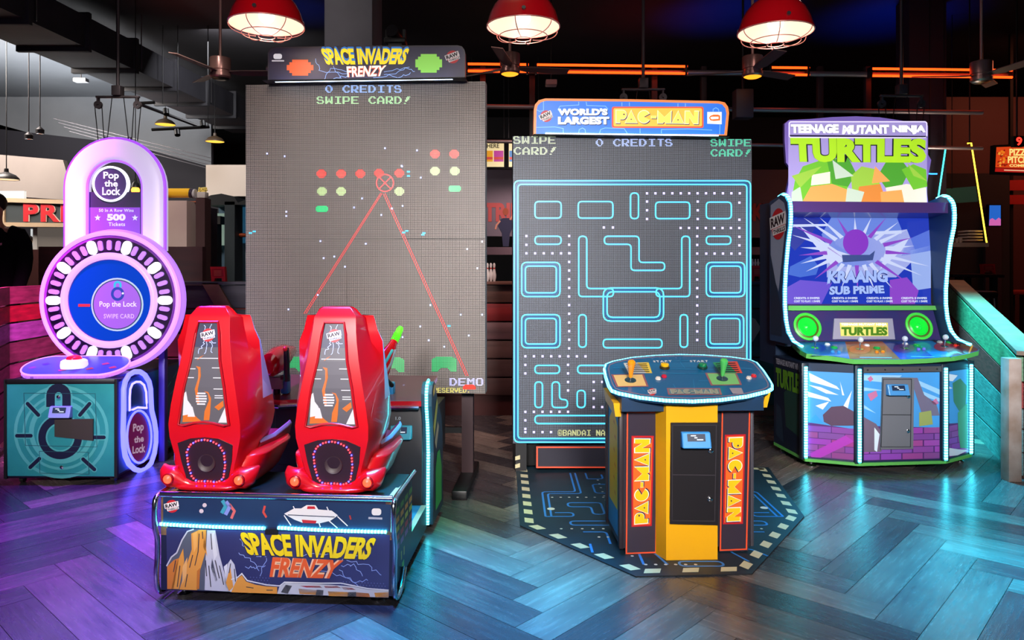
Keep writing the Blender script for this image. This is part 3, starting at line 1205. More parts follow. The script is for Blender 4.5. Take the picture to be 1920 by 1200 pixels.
PEND = []
for (px, py), lb in zip(((500, 48), (981, 52), (1454, 62)), ('red caged pendant lamp hanging in front of the tall dark screen, nearest the air duct', 'red caged pendant lamp above the round cornered blue marquee, middle of three',
                                         'red caged pendant lamp hanging before the short orange neon tube')):
    p = at(px, py, 4.65)
    if not PEND:
        PEND.append(pendant(tuple(p), lb))
    else:
        PEND.append(copy_thing(PEND[0], tuple(p), lb))
    lamp('pendant_glow', 'POINT', (p.x, p.y, p.z - 0.02), None, 4, (1.0, 0.82, 0.68), 0.06)


# ---- ceiling fans
def fan(loc, rz, label, glow):
    t = thing('ceiling_fan', label, 'ceiling fan', loc, rz)
    mb = MB()
    mb.lathe([(0.0005, 0.12), (0.03, 0.12), (0.032, 0.1), (0.098, 0.1), (0.1, 0.095), (0.1, -0.02), (0.09, -0.025), (0.09, -0.05), (0.1, -0.055), (0.1, -0.085), (0.085, -0.1)], M((186, 140, 130), 0.28, 0.55), n=32)
    mb.build('motor_housing', t)
    mb = MB()
    mb.lathe([(0.085, -0.1), (0.06, -0.112), (0.0005, -0.116)], E((255, 140, 30), 2.5) if glow else M((120, 112, 108), 0.3, 1.0), n=24)
    mb.build('light_cap', t)
    mb = MB()
    mb.cyl((0, 0, 0.12), (0, 0, 4.6 - loc[2]), 0.014, M((206, 160, 148), 0.35, 0.3), 10)
    mb.build('down_rod', t)
    for k in range(3):
        a = 2 * PI * k / 3
        mb = MB()
        mb.X = Matrix.Rotation(a, 4, 'Z')
        mb.prism([(0.08, -0.03, -0.035), (0.2, -0.055, -0.03), (0.62, -0.062, -0.01), (0.64, 0.05, -0.035), (0.2, 0.06, -0.05), (0.08, 0.03, -0.045)], (0, 0, 0.008), M((128, 100, 92), 0.4))
        mb.build('blade', t)


for px, py, rz, lb, gl in ((413, 128, 12, 'steel ceiling fan beside the red pendant near the air duct', False), (956, 120, 20, 'steel ceiling fan with an orange glowing cap under the middle red pendant', True),
                           (1411, 125, 35, 'steel ceiling fan with an orange glowing cap under the third red pendant', True), (1840, 135, 50, 'steel ceiling fan before the orange tube above the pizza screen', False)):
    fan(tuple(at(px, py, 7.4)), rz, lb, gl)


# ---- pulley pendants: pole, cross bar, two pulleys and cords with lamps
def pulley(px, ybar, Y, label, lamps):
    c = at(px, ybar, Y)
    t = thing('pulley_lamp', label, 'pendant lamp', tuple(c))
    G = M((96, 88, 90), 0.45, 0.6)
    mb = MB()
    mb.cyl((0, 0, 0.04), (0, 0, 4.6 - c.z), 0.017, G, 10)
    mb.box(-0.045, 0.045, -0.045, 0.045, 0.0, 0.1, G, 0.005)
    mb.build('pole', t)
    mb = MB()
    mb.box(-0.22, 0.22, -0.02, 0.02, -0.02, 0.0, G, 0.004)
    mb.build('cross_bar', t)
    for s in (-1, 1):
        mb = MB()
        mb.lathe([(0.012, -0.012), (0.04, -0.014), (0.034, 0), (0.04, 0.014), (0.012, 0.012)], G, (s * 0.2, 0, -0.09), (0, 1, 0), 20)
        mb.box(s * 0.2 - 0.008, s * 0.2 + 0.008, -0.02, 0.02, -0.09, -0.02, G)
        mb.build('pulley', t)
        mb = MB()
        for dx in (0.036, -0.036):
            mb.cyl((s * 0.2 + dx, 0, -0.09), (s * (0.2 if dx * s > 0 else 0.14), 0, -0.46), 0.005, BLACK, 6)
        mb.cyl((s * 0.06, 0, -0.02), (s * 0.11, 0, -0.46), 0.005, BLACK, 6)
        mb.build('cord', t)
        if lamps:
            mb = MB()
            mb.lathe([(0.0005, -0.4), (0.02, -0.4), (0.024, -0.44), (0.05, -0.5), (0.055, -0.53), (0.048, -0.58), (0.0005, -0.6)], M((60, 50, 70), 0.2, 0.4), (s * 0.12, 0, -0.02), n=18)
            mb.build('glass_bulb', t)


pulley(221, 180, 7.6, 'dark pulley lamp hanging above the glowing white shackle', True)
pulley(1206, 166, 7.6, 'dark pulley fixture above the round cornered blue marquee', False)
pulley(1690, 178, 7.6, 'dark pulley fixture above the four player game', False)


# ---- small dome pendants at the back
def dome(px, py, Y, r, label, lit=(255, 190, 60), shade=(70, 55, 40)):
    c = at(px, py, Y)
    t = thing('dome_pendant', label, 'pendant lamp', tuple(c), 0, 'small dome pendants at the back')
    mb = MB()
    mb.lathe([(r, 0), (r * 0.95, r * 0.16), (r * 0.7, r * 0.42), (r * 0.3, r * 0.6), (r * 0.18, r * 0.66), (r * 0.16, r * 0.95), (0.0005, r)], M(shade, 0.4), n=28)
    mb.build('shade', t)
    mb = MB()
    mb.lathe([(r * 0.96, 0.004), (r * 0.5, 0.012), (0.0005, 0.014)], E(lit, 1.6), n=28)
    mb.build('glowing_disc', t)
    mb = MB()
    mb.cyl((0, 0, r * 0.9), (0, 0, 4.6 - c.z), 0.006, BLACK, 6)
    mb.build('cord', t)


dome(310, 234, 12.3, 0.16, 'small yellow dome pendant against the pale bulkhead, the upper one')
dome(403, 266, 11.0, 0.135, 'small yellow dome pendant against the dark wall beside the tall screen')
dome(12, 337, 9.0, 0.14, 'small dark dome pendant above the prize sign', (230, 190, 150), (40, 34, 32))
t = thing('hanging_bulb', 'glowing orange bulb seen through the white shackle', 'bulb', tuple(at(254, 357, 8.5)))
mb = MB()
mb.ball((0, 0, 0), 0.045, E((255, 150, 50), 5.0), n=14)
mb.build('glass', t)
mb = MB()
mb.lathe([(0.05, 0.03), (0.035, 0.08), (0.015, 0.1), (0.012, 0.14), (0.0005, 0.14)], BLACK, n=14)
mb.cyl((0, 0, 0.13), (0, 0, 4.6 - at(254, 357, 8.5).z), 0.005, BLACK, 6)
mb.build('socket', t)

# track lighting and lights by the duct
t = thing('track_light', 'black track rail with spot heads below the air duct', 'track light')
mb = MB()
for a, b in (((285, 243, 9.5), (392, 238, 9.5)), ((255, 193, 9.5), (370, 236, 9.8)), ((252, 194, 9.5), (290, 192, 9.5))):
    mb.cyl(at(*a), at(*b), 0.02, BLACK, 8)
for p in ((333, 200), (305, 195), (390, 236)):
    q = at(p[0], p[1], 9.6)
    mb.cyl(q, (q.x, q.y, 4.6), 0.006, BLACK, 6)
mb.build('rail', t)
for px, py in ((311, 205), (332, 244), (380, 228)):
    mb = MB()
    p = at(px, py, 9.5)
    mb.cyl(p, p + Vector((0.02, -0.03, -0.07)), 0.035, BLACK, 12)
    mb.build('spot_head', t)
for px, py, lb in ((54, 258, 'small round silver spot light under the dark soffit, lower one'), (75, 248, 'small round silver spot light under the dark soffit, upper one')):
    p = at(px, py, 9.0)
    t = thing('spot_light', lb, 'spot light', tuple(p))
    mb = MB()
    mb.lathe([(0.045, -0.02), (0.048, 0.03), (0.02, 0.06), (0.006, 0.07), (0.006, 4.6 - p.z)], M((60, 56, 58), 0.4, 0.5), n=16)
    mb.build('housing', t)
    mb = MB()
    mb.lathe([(0.044, -0.018), (0.02, -0.01), (0.0005, -0.008)], CHROME, n=16)
    mb.build('lens', t)
mb = MB()
p = at(152, 151, 10.5)
mb.box(p.x - 0.09, p.x + 0.09, p.y - 0.05, p.y + 0.05, p.z - 0.025, p.z + 0.03, M((190, 190, 192), 0.5), 0.01)
mb.cyl(p, (p.x, p.y, 4.6), 0.008, BLACK, 6)
tag(mb.build('wall_light'), 'small white light fitting on the pale bulkhead', 'light')
mb = MB()
p = at(1397, 193, 7.6)
mb.box(p.x - 0.09, p.x + 0.09, 7.6, 7.75, at(0, 220, 7.6).z, at(0, 166, 7.6).z, M((58, 54, 60), 0.6), 0.01)
mb.cyl((p.x, 7.67, at(0, 166, 7.6).z), (p.x, 7.67, 4.6), 0.012, BLACK, 8)
tag(mb.build('hanging_speaker'), 'dark grey box speaker hanging beside the third red pendant', 'speaker')
mb = MB()
p = at(1034, 153, 8.6)
mb.box(p.x - 0.065, p.x + 0.065, 8.6, 8.75, p.z - 0.03, p.z + 0.03, M((200, 180, 175), 0.5), 0.01)
mb.cyl((p.x, 8.67, p.z), (p.x, 8.67, 4.6), 0.01, BLACK, 8)
tag(mb.build('projector'), 'small pale projector hanging above the blue marquee', 'projector')
t = thing('moving_head_light', 'black stage light on top of the tall screen', 'stage light', tuple(at(742, 84, 5.6)))
mb = MB()
mb.box(-0.08, 0.08, -0.06, 0.06, 0.0, 0.04, BLACK, 0.01)
mb.build('base', t)
mb = MB()
mb.box(-0.075, -0.055, -0.02, 0.02, 0.04, 0.11, BLACK)
mb.box(0.055, 0.075, -0.02, 0.02, 0.04, 0.11, BLACK)
mb.build('yoke', t)
mb = MB()
mb.cyl((0.0, 0.06, 0.08), (-0.02, -0.06, 0.09), 0.045, M((30, 28, 32), 0.3), 16)
mb.build('head', t)
mb = MB()
a = at(742, 90, 5.6)
mb.box(a.x - 0.05, a.x + 0.05, 5.56, 5.64, 0, a.z + 0.03, BLACK)
tag(mb.build('light_stand'), 'slim black stand carrying the stage light behind the tall screen', 'stand')

# ================================================================ TALL SHOOTING GAME WITH TWO RED SEATS
SL, SR = (-1.056, 3.335, 0), -3.5
game = thing('shooting_game', 'tall two seat shooting game with red bucket seats and a huge dark LED screen', 'arcade game', SL, SR)


def SP(ly):
    return Plane(SL, SR, (0, ly, 0), (0, -1, 0))


NAVY = M((28, 34, 66), 0.4)
CYAN = E((60, 225, 255), 6.0)
CYAN_D = (70, 225, 245)
W = 0.528

# ---- LED screen
P = SP(1.79)
sx0, sx1 = P(461, 450).x, P(910, 450).x
sz1, sz0 = (P(461, 157).z + P(910, 155).z) / 2, P(910, 738).z
PITCH = (sx1 - sx0) / 192
mb = MB()
mb.box(sx0, sx1, 1.79, 1.9, sz0, sz1, led_panel(PITCH, (30, 28, 30), (186, 176, 170), 0.52), 0.0)
screen = mb.build('led_screen', game)
mb = MB()
mb.box(sx0 + 0.1, sx1 - 0.1, 1.9, 2.02, sz0 + 0.06, sz1 - 0.02, BLACK)
for x in (sx0 + 0.18, sx1 - 0.14, (sx0 + sx1) / 2):
    mb.box(x - 0.04, x + 0.04, 1.93, 2.0, 0.02, sz0 + 0.1, M((52, 30, 34), 0.5))
for x in (sx0 + 0.18, sx1 - 0.14):
    mb.box(x - 0.05, x + 0.05, 1.5, 2.25, 0.0, 0.06, BLACK, 0.01)
mb.box(sx0 + 0.1, sx1 - 0.1, 1.95, 1.99, 0.33, 0.37, BLACK)
mb.build('screen_stand', game)
# module seams
mb = MB()
seam = M((20, 19, 20), 0.6)
stroke(mb, P, [(461, 448), (910, 448)], 0.8, seam, 0.001)
stroke(mb, P, [(650, 448), (651, 737)], 0.8, seam, 0.001)
mb.build('module_seam', screen)
cell = 449 / 192
mb = MB()
led_text(mb, P, '0 CREDITS', 610, 160, 2.02, E((150, 185, 255), 1.3))
led_text(mb, P, 'SWIPE CARD!', 594, 181, 2.02, E((180, 235, 175), 1.1))
led_text(mb, P, 'DEMO', 843, 709, 2.05, E((185, 185, 255), 1.4))
led_text(mb, P, 'DEMO', 462, 709, 2.05, E((185, 185, 255), 1.4))
led_text(mb, P, 'RESERVED.', 813, 727, 0.98, E((235, 225, 110), 1.0), cellh=1.35)
led_text(mb, P, 'ALL RIGHTS', 723, 727, 0.98, E((235, 225, 110), 1.0), cellh=1.35)
mb.build('screen_lettering', screen)
# plain glowing blocks in rows, stars, beams, shields
DOT = ['00111100', '01111110', '11111111', '11111111', '11111111', '01111110', '00111100']
BAR = ['0111111110', '1111111111', '1111111111', '1111111111', '0111111110']
RED_L, PALE_L, GRN_L = E((255, 70, 60), 1.1), E((205, 235, 165), 1.0), E((40, 235, 140), 1.1)
mb = MB()
for x, y in ((603, 326), (640, 326), (676, 326), (711, 325), (749, 325), (816, 289), (852, 289)):
    led_bits(mb, P, DOT, x, y, cell, RED_L)
for x, y in ((604, 359), (640, 359), (749, 359), (816, 321), (853, 321)):
    led_bits(mb, P, DOT, x, y, cell, PALE_L)
for x, y in ((604, 392), (853, 354)):
    led_bits(mb, P, BAR, x, y, cell, GRN_L)
mb.build('block_pattern', screen)
mb = MB()
SH = ['0' * 3 + '1' * 14 + '0' * 3, '0' + '1' * 18 + '0'] + ['1' * 20] * 7 + ['1' * 7 + '0' * 6 + '1' * 7, '1' * 6 + '0' * 8 + '1' * 6, '1' * 5 + '0' * 10 + '1' * 5]
for x, y in ((833, 683), (735, 684), (548, 683)):
    led_bits(mb, P, SH, x, y, cell, E((60, 200, 120), 0.8), fill=0.82)
mb.build('shield', screen)
mb = MB()
BEAM = E((225, 70, 70), 0.75)
for pts in ([(714, 362), (570, 588)], [(717, 362), (574, 588)], [(719, 364), (874, 705)], [(722, 362), (878, 705)]):
    stroke(mb, P, pts, 1.7, BEAM)
stroke(mb, P, disc(722, 343, 16, n=26), 2.2, E((255, 70, 70), 1.1), closed=True)
for a in (45, 135):
    dx, dy = 15 * math.cos(math.radians(a)), 15 * math.sin(math.radians(a))
    stroke(mb, P, [(722 - dx, 343 - dy), (722 + dx, 343 + dy)], 2, E((255, 70, 70), 1.1))
poly(mb, P, [(868, 725), (872, 721), (888, 721), (892, 725), (892, 730), (868, 730)], E((250, 60, 40), 0.9), 0.0025)
mb.build('target_beam', screen)
mb = MB()
ST = E((170, 185, 255), 2.0)
for x, y in ((501, 288), (534, 293), (782, 282), (722, 278), (664, 389), (715, 403), (735, 391), (601, 452), (607, 484), (627, 481), (647, 500), (596, 553), (876, 467), (895, 503), (541, 580), (807, 572),
             (753, 311), (754, 312), (788, 612), (755, 632), (804, 638), (879, 629), (795, 714), (833, 650), (686, 457), (904, 453), (789, 333), (537, 397), (537, 405), (864, 590), (904, 590), (755, 386), (679, 372)):
    s = 1.5
    mb.add([P(x - s, y - s, 0.003), P(x + s, y - s, 0.003), P(x + s, y + s, 0.003), P(x - s, y + s, 0.003)], [(0, 1, 2, 3)], ST)
SC = E((60, 190, 235), 1.2)
for x, y in ((470, 437), (477, 434), (757, 436), (763, 433), (793, 440), (795, 437), (842, 611), (766, 322), (766, 330)):
    mb.add([P(x - 3, y - 1.5, 0.003), P(x + 3, y - 1.5, 0.003), P(x + 3, y + 1.5, 0.003), P(x - 3, y + 1.5, 0.003)], [(0, 1, 2, 3)], SC)
mb.build('star_dot', screen)
# ---- marquee
PM = SP(1.74)
out = [(502, 152), (502, 100), (504, 94), (509, 89.5), (516, 88), (690, 85.5), (858, 85), (866, 87), (870, 92), (872, 99), (872, 150)]
mb = MB()
mb.prism([PM(*p, 0) for p in out], (0, 0.05, 0), M((62, 58, 72), 0.35), M((110, 104, 116), 0.3))
mar = mb.build('marquee', game)
mb = MB()
a, b = PM(500, 152), PM(875, 152)
mb.box(a.x, b.x, 1.66, 1.9, sz1, b.z + 0.005, BLACK, 0.004)
mb.build('marquee_base', mar)
mb = MB()
mb.box(PM(520, 0).x, PM(850, 0).x, 1.70, 1.715, b.z + 0.004, b.z + 0.012, E((200, 225, 255), 7.0))
mb.build('led_strip', mar)
mb = MB()
poly(mb, PM, [(505, 150), (505, 100), (508, 95), (516, 91), (690, 88.5), (860, 88), (867, 93), (869, 100), (869, 148)], noisy((44, 44, 74), (62, 56, 84), 3, 0.4), 0.001)
YEL = E((250, 222, 20), 0.75, 0.5)


def flare(k):
    def f(u, v):
        s = 1 + k * (v - 0.5) * -1
        return 0.5 + (u - 0.5) * s - (v - 0.5) * 0.0, v
    return f


q = ((600, 91), (769, 91), (758, 121), (613, 122))
text(mb, PM, 'SPACE INVADERS', [(x, y - 3.5) for x, y in q], E((50, 130, 220), 0.5, 0.5), 0.003, 0.065, 0.97)
text(mb, PM, 'SPACE INVADERS', q, YEL, 0.005, 0.045, 0.97)
q = ((650, 125), (725, 123), (718, 143), (652, 145))
text(mb, PM, 'FRENZY', q, E((235, 90, 50), 0.7, 0.5), 0.004, 0.07)
text(mb, PM, 'FRENZY', q, E((255, 240, 225), 0.9, 0.5), 0.006, 0.03)
mb.build('lettering', mar)
mb = MB()
LB = E((150, 190, 255), 0.6, 0.5)
for i, pts in enumerate(([(655, 135), (620, 128), (605, 150)], [(655, 138), (600, 134), (592, 110)], [(652, 142), (625, 148)], [(720, 135), (760, 128), (778, 134)], [(720, 140), (750, 146), (770, 136)], [(700, 146), (740, 138), (768, 126)], [(640, 148), (625, 124)])):
    bolt(mb, PM, pts, 0.9, LB, 0.0025, 2.2, i)
# plain generic pixel blocks where the two big figures stand
for bits, cx, cy, c in ((['0011111100', '0111111110', '1111111111', '1111111111', '0111111110', '0011111100'], 563, 127, (240, 100, 50)),
                        (['0011111100', '0111111110', '1111111111', '1111111111', '1111111111', '0111111110', '0011111100'], 804, 119, (140, 215, 80))):
    led_bits(mb, PM, bits, cx, cy, 5.0, E(c, 0.6, 0.6), 0.003, 1.0)
poly(mb, PM, rrect(513, 101, 529, 111, 4), E((225, 225, 235), 0.5, 0.6), 0.003)
poly(mb, PM, [(510, 113), (533, 113), (533, 115.5), (510, 115.5)], E((225, 225, 235), 0.4, 0.6), 0.003)
maker_badge(mb, PM, 849, 107, 12, 0.003, -20)
mb.build('artwork', mar)

# ---- seat platform
mb = MB()
mb.box(-W + 0.01, W - 0.01, 0.012, 0.44, 0.055, 0.462, BLACK, 0.006)
mb.box(-W + 0.02, W - 0.02, 0.44, 1.3, 0.055, 0.16, BLACK, 0.004)
plat = mb.build('seat_platform', game)
P = SP(0.0)
mb = MB()
mb.box(-W, W, 0.0, 0.012, P(520, 1112).z, P(520, 932).z, NAVY)
fp = mb.build('front_panel', game)
mb = MB()
mb.cyl((-W, -0.002, 0.475), (W, -0.002, 0.475), 0.014, CHROME, 12)
mb.build('chrome_edge', game)


def Q(x, y):
    """photo pixel straight through"""
    return (x, y)


# artwork of the front panel
mb = MB()
poly(mb, P, [(306, 930), (733, 946), (731, 996), (306, 982)], noisy((30, 56, 92), (24, 44, 80), 3, 0.4), 0.001)
maker_badge(mb, P, 323, 949, 12, 0.002, -12)
# plain capsules and a grey craft
for pts, wd, c in (([(417, 938), (424, 948), (416, 962)], 7, (60, 150, 175)), ([(424, 940), (431, 950), (423, 965)], 7, (130, 140, 210)), ([(430, 945), (440, 958), (434, 972)], 5, (210, 100, 100)),
                   ([(497, 948), (494, 960), (500, 970)], 4, (200, 70, 60)), ([(656, 966), (658, 974)], 3, (170, 50, 50))):
    stroke(mb, P, pts, wd, M(c, 0.4), 0.002)
for x, y in ((384, 947), (378, 958)):
    poly(mb, P, disc(x, y, 4), M((210, 190, 200), 0.4), 0.002)
G1, G2 = M((225, 218, 218), 0.35), M((190, 40, 48), 0.35)
poly(mb, P, [(533, 963), (552, 953), (565, 953), (575, 947), (592, 947), (597, 955), (622, 957), (634, 966), (620, 976), (600, 981), (568, 980), (552, 974)], G1, 0.002)
poly(mb, P, [(577, 949), (590, 949), (592, 954), (576, 954)], G2, 0.003)
poly(mb, P, [(566, 974), (594, 976), (592, 981), (568, 980)], G2, 0.003)
stroke(mb, P, [(540, 965), (628, 969)], 1.5, NAVY, 0.003)
for a, b in (((533, 966), (546, 985)), ((598, 979), (601, 988)), ((617, 976), (633, 990)), ((633, 968), (652, 986)), ((552, 953), (550, 949)), ((616, 957), (613, 950))):
    stroke(mb, P, [a, b], 2, G1, 0.002)
poly(mb, P, rrect(697, 953, 715, 966, 5), G1, 0.002)
poly(mb, P, [(691, 969), (717, 970), (717, 974), (691, 973)], M((170, 170, 185), 0.4), 0.002)
# mountains and night sky
poly(mb, P, [(312, 990), (731, 1003), (729, 1121), (314, 1104)], noisy((44, 48, 98), (58, 62, 112), 3, 0.4), 0.001)
OR, ORD, GR, WH = M((236, 160, 68), 0.4), M((220, 130, 50), 0.4), M((92, 98, 114), 0.4), M((206, 206, 222), 0.4)
poly(mb, P, [(314, 1104), (314, 1060), (322, 1045), (334, 1036), (342, 1010), (352, 996), (360, 992), (392, 993), (400, 1030), (404, 1045), (420, 1108)], GR, 0.0015)
stroke(mb, P, [(313, 1061), (322, 1044), (332, 1036), (342, 1012), (352, 996), (364, 992)], 2.5, WH, 0.003)
for pts, m_ in (([(314, 1104), (314, 1062), (326, 1050), (336, 1046), (326, 1104)], ORD), ([(322, 1104), (330, 1060), (344, 1028), (346, 1052), (336, 1104)], OR),
                ([(337, 1105), (352, 1054), (360, 1030), (359, 1000), (374, 993), (387, 993), (386, 1034), (376, 1068), (370, 1106)], OR),
                ([(384, 1004), (388, 1036), (389, 1043), (381, 1024)], OR),
                ([(389, 994), (404, 994), (412, 1040), (420, 1070), (432, 1109), (384, 1106), (386, 1044)], WH), ([(398, 1046), (408, 1088), (404, 1090), (396, 1064)], GR),
                ([(420, 1090), (428, 1056), (433, 1048), (440, 1058), (446, 1088), (436, 1110), (426, 1108)], WH), ([(424, 1092), (432, 1062), (438, 1100), (430, 1108)], OR),
                ([(434, 1110), (440, 1096), (446, 1084), (454, 1078), (462, 1090), (480, 1096), (500, 1099), (520, 1100), (520, 1113)], OR),
                ([(520, 1113), (524, 1100), (536, 1092), (548, 1093), (620, 1096), (660, 1099), (690, 1105), (729, 1107), (729, 1120)], M((206, 206, 214), 0.4)),
                ([(560, 1103), (595, 1106), (592, 1115), (562, 1113)], OR), ([(615, 1108), (655, 1110), (653, 1118), (617, 1117)], OR), ([(702, 1111), (729, 1110), (729, 1120), (704, 1119)], OR), ([(668, 1110), (692, 1112), (694, 1119), (668, 1118)], ORD),
                ([(562, 1098), (600, 1098), (605, 1102), (575, 1101)], G2), ([(608, 1098), (632, 1098), (640, 1102), (610, 1102)], G2), ([(640, 1100), (660, 1102), (668, 1106), (645, 1105)], G2),
                ([(527, 1110), (536, 1096), (548, 1098), (540, 1113)], M((56, 56, 62), 0.5)), ([(594, 1105), (607, 1106), (606, 1117), (592, 1116)], M((56, 56, 62), 0.5)), ([(652, 1110), (668, 1109), (668, 1118), (652, 1118)], M((56, 56, 62), 0.5))):
    poly(mb, P, pts, m_, 0.0022 if m_ is GR or m_ is WH else 0.0026)
stroke(mb, P, [(434, 1086), (446, 1082), (454, 1075), (464, 1088), (500, 1096), (525, 1098), (534, 1091), (600, 1093), (640, 1093), (690, 1103), (729, 1106)], 2.2, M((230, 230, 236), 0.4), 0.003)
for pts in ([(330, 1050), (326, 1072)], [(338, 1060), (333, 1100)], [(362, 1040), (356, 1064)], [(374, 1000), (372, 1034), (366, 1060)], [(380, 996), (381, 1010)], [(352, 1076), (348, 1100)], [(396, 1000), (398, 1030)], [(404, 1050), (412, 1084)], [(412, 1060), (420, 1096)], [(392, 1060), (396, 1100)], [(386, 1050), (388, 1080)], [(433, 1056), (430, 1074)], [(440, 1066), (442, 1090)], [(462, 1100), (476, 1102)], [(500, 1106), (512, 1106)]):
    stroke(mb, P, pts, 1.6, M((52, 50, 58), 0.5), 0.0032)
for pts, m_ in (([(396, 1000), (402, 998), (408, 1040), (402, 1050)], M((226, 226, 236), 0.4)), ([(420, 1062), (427, 1056), (424, 1086)], M((228, 228, 238), 0.4)), ([(343, 1062), (352, 1044), (350, 1078), (342, 1096)], M((248, 186, 110), 0.4)), ([(362, 1000), (370, 996), (370, 1024), (364, 1036)], M((248, 180, 96), 0.4)), ([(370, 1070), (376, 1064), (374, 1104), (369, 1104)], M((206, 120, 44), 0.4))):
    poly(mb, P, pts, m_, 0.0029)
BL = M((150, 172, 235), 0.4)
for i, pts in enumerate(([(450, 1010), (460, 1028), (478, 1042), (500, 1044)], [(448, 1036), (470, 1048), (486, 1070)], [(500, 1046), (488, 1080)], [(460, 1062), (480, 1066), (498, 1060)], [(560, 1040), (590, 1036), (640, 1040)],
                         [(640, 1060), (665, 1058), (680, 1080)], [(636, 1068), (660, 1090), (690, 1088)], [(650, 1050), (690, 1060), (715, 1078)], [(640, 1052), (670, 1040), (688, 1046)], [(600, 1070), (640, 1078), (672, 1098)])):
    bolt(mb, P, pts, 1.1, BL, 0.0025, 3, 20 + i)
dm = M((96, 104, 160), 0.4)
for i in range(44):
    for r in range(3):
        x = 470 + i * 5.8 + (r % 2) * 2.9
        if not 505 < x < 640:
            poly(mb, P, disc(x, 1082 + r * 5 + i * 0.28, 1.1, n=6), dm, 0.0022)
mb.build('artwork', fp)
mb = MB()
YL = M((245, 214, 20), 0.35)
q = ((448, 997), (708, 1008), (690, 1049), (466, 1040))
text(mb, P, 'SPACE INVADERS', [(x - 1, y + 2) for x, y in q], M((30, 30, 60), 0.5), 0.003, 0.06, 0.97)
text(mb, P, 'SPACE INVADERS', q, YL, 0.004, 0.045, 0.97)
q = ((512, 1044), (645, 1050), (628, 1084), (506, 1081))
text(mb, P, 'FRENZY', q, M((250, 200, 160), 0.4), 0.004, 0.085)
text(mb, P, 'FRENZY', q, M((235, 96, 42), 0.4), 0.005, 0.035)
mb.build('lettering', fp)
# two LED strips across the front
for x0, x1, y0, y1 in ((301, 498, 983, 991), (522, 725, 990, 998)):
    mb = MB()
    pts = []
    for i in range(9):
        f = i / 8
        pts.append(P(x0 + (x1 - x0) * f, y0 + (y1 - y0) * f - 1.5 + 1.2 * math.sin(f * PI), 0.007))
    mb.tube(pts, 0.0075, diode_strip((70, 222, 240), 5.0, 20.0, 'X', 0.015), 8)
    mb.build('led_strip', game)
mb = MB()
mb.box(P(498, 0).x, P(522, 0).x, -0.008, 0.0, P(0, 990).z, P(0, 981).z, BLACK)
mb.build('strip_clip', game)

# chrome bumper tubes at both ends
for s in (-1, 1):
    mb = MB()
    x = s * (W + 0.012)
    prof = [(0.44, 0.472), (0.1, 0.475), (0.0, 0.47), (-0.03, 0.44), (-0.03, 0.34), (-0.01, 0.28), (-0.008, 0.2), (-0.018, 0.12), (-0.005, 0.05), (0.04, 0.02), (0.12, 0.03), (0.2, 0.09)]
    # smooth the bend
    pts = [Vector((x, a, b)) for a, b in prof]
    sm = []
    for i in range(len(pts) - 1):
        p0, p1, p2, p3 = pts[max(i - 1, 0)], pts[i], pts[i + 1], pts[min(i + 2, len(pts) - 1)]
        for k in range(4):
            t_ = k / 4
            sm.append(0.5 * ((2 * p1) + (p2 - p0) * t_ + (2 * p0 - 5 * p1 + 4 * p2 - p3) * t_ * t_ + (3 * p1 - p0 - 3 * p2 + p3) * t_ ** 3))
    sm.append(pts[-1])
    mb.tube(sm, 0.012, CHROME, 10)
    mb.build('chrome_bumper', game)
    # side board with wooden edge
    mb = MB()
    prof = [(0.0, 0.468), (0.44, 0.455), (0.44, 0.17), (0.86, 0.17), (0.86, 0.045), (0.26, 0.045), (0.18, 0.06), (0.03, 0.045), (0.012, 0.06), (0.012, 0.27), (0.0, 0.29)]
    mb.prism([(x - s * 0.012, a, b) for a, b in prof], (s * -0.03, 0, 0), M((26, 50, 66), 0.4), M((190, 140, 100), 0.5))
    side = mb.build('side_board', game)
    if s > 0:
        PS_ = Plane(SL, SR, (x - 0.012, 0, 0), (1, 0, 0))
        art = MB()
        cols = [(90, 150, 70), (220, 150, 70), (190, 190, 70), (190, 60, 80), (150, 90, 170)]
        for r, c in enumerate(cols):
            for k in range(4):
                a, b = 0.07 + k * 0.1, 0.40 - r * 0.042
                vs = [(x - 0.0115, a, b), (x - 0.0115, a + 0.07, b), (x - 0.0115, a + 0.07, b - 0.026), (x - 0.0115, a, b - 0.026)]
                art.add(vs, [(0, 1, 2, 3)], M(c, 0.4))
        for a, b in ((0.18, 0.17), (0.24, 0.17)):
            art.add([(x - 0.0115, a, b), (x - 0.0115, a + 0.02, b), (x - 0.0115, a + 0.02, b - 0.04), (x - 0.0115, a, b - 0.04)], [(0, 1, 2, 3)], M((190, 190, 90), 0.4))
        art.add([(x - 0.0115, 0.2, 0.11), (x - 0.0115, 0.25, 0.11), (x - 0.0115, 0.25, 0.08), (x - 0.0115, 0.2, 0.08)], [(0, 1, 2, 3)], M((120, 200, 80), 0.4))
        art.build('block_art', side)
mb = MB()
mb.box(W - 0.16, W - 0.02, 0.46, 0.86, 0.161, 0.168, noisy((60, 120, 130), (40, 90, 100), 12, 0.4))
mb.build('step_tread', game)
for x, y in ((-W + 0.08, 0.06), (W - 0.08, 0.06), (-W + 0.08, 1.2), (W - 0.08, 1.2)):
    mb = MB()
    mb.lathe([(0.03, 0), (0.032, 0.008), (0.02, 0.014), (0.012, 0.018), (0.012, 0.06)], CHROME, (x, y, 0), n=18, caps=True)
    mb.build('levelling_foot', game)

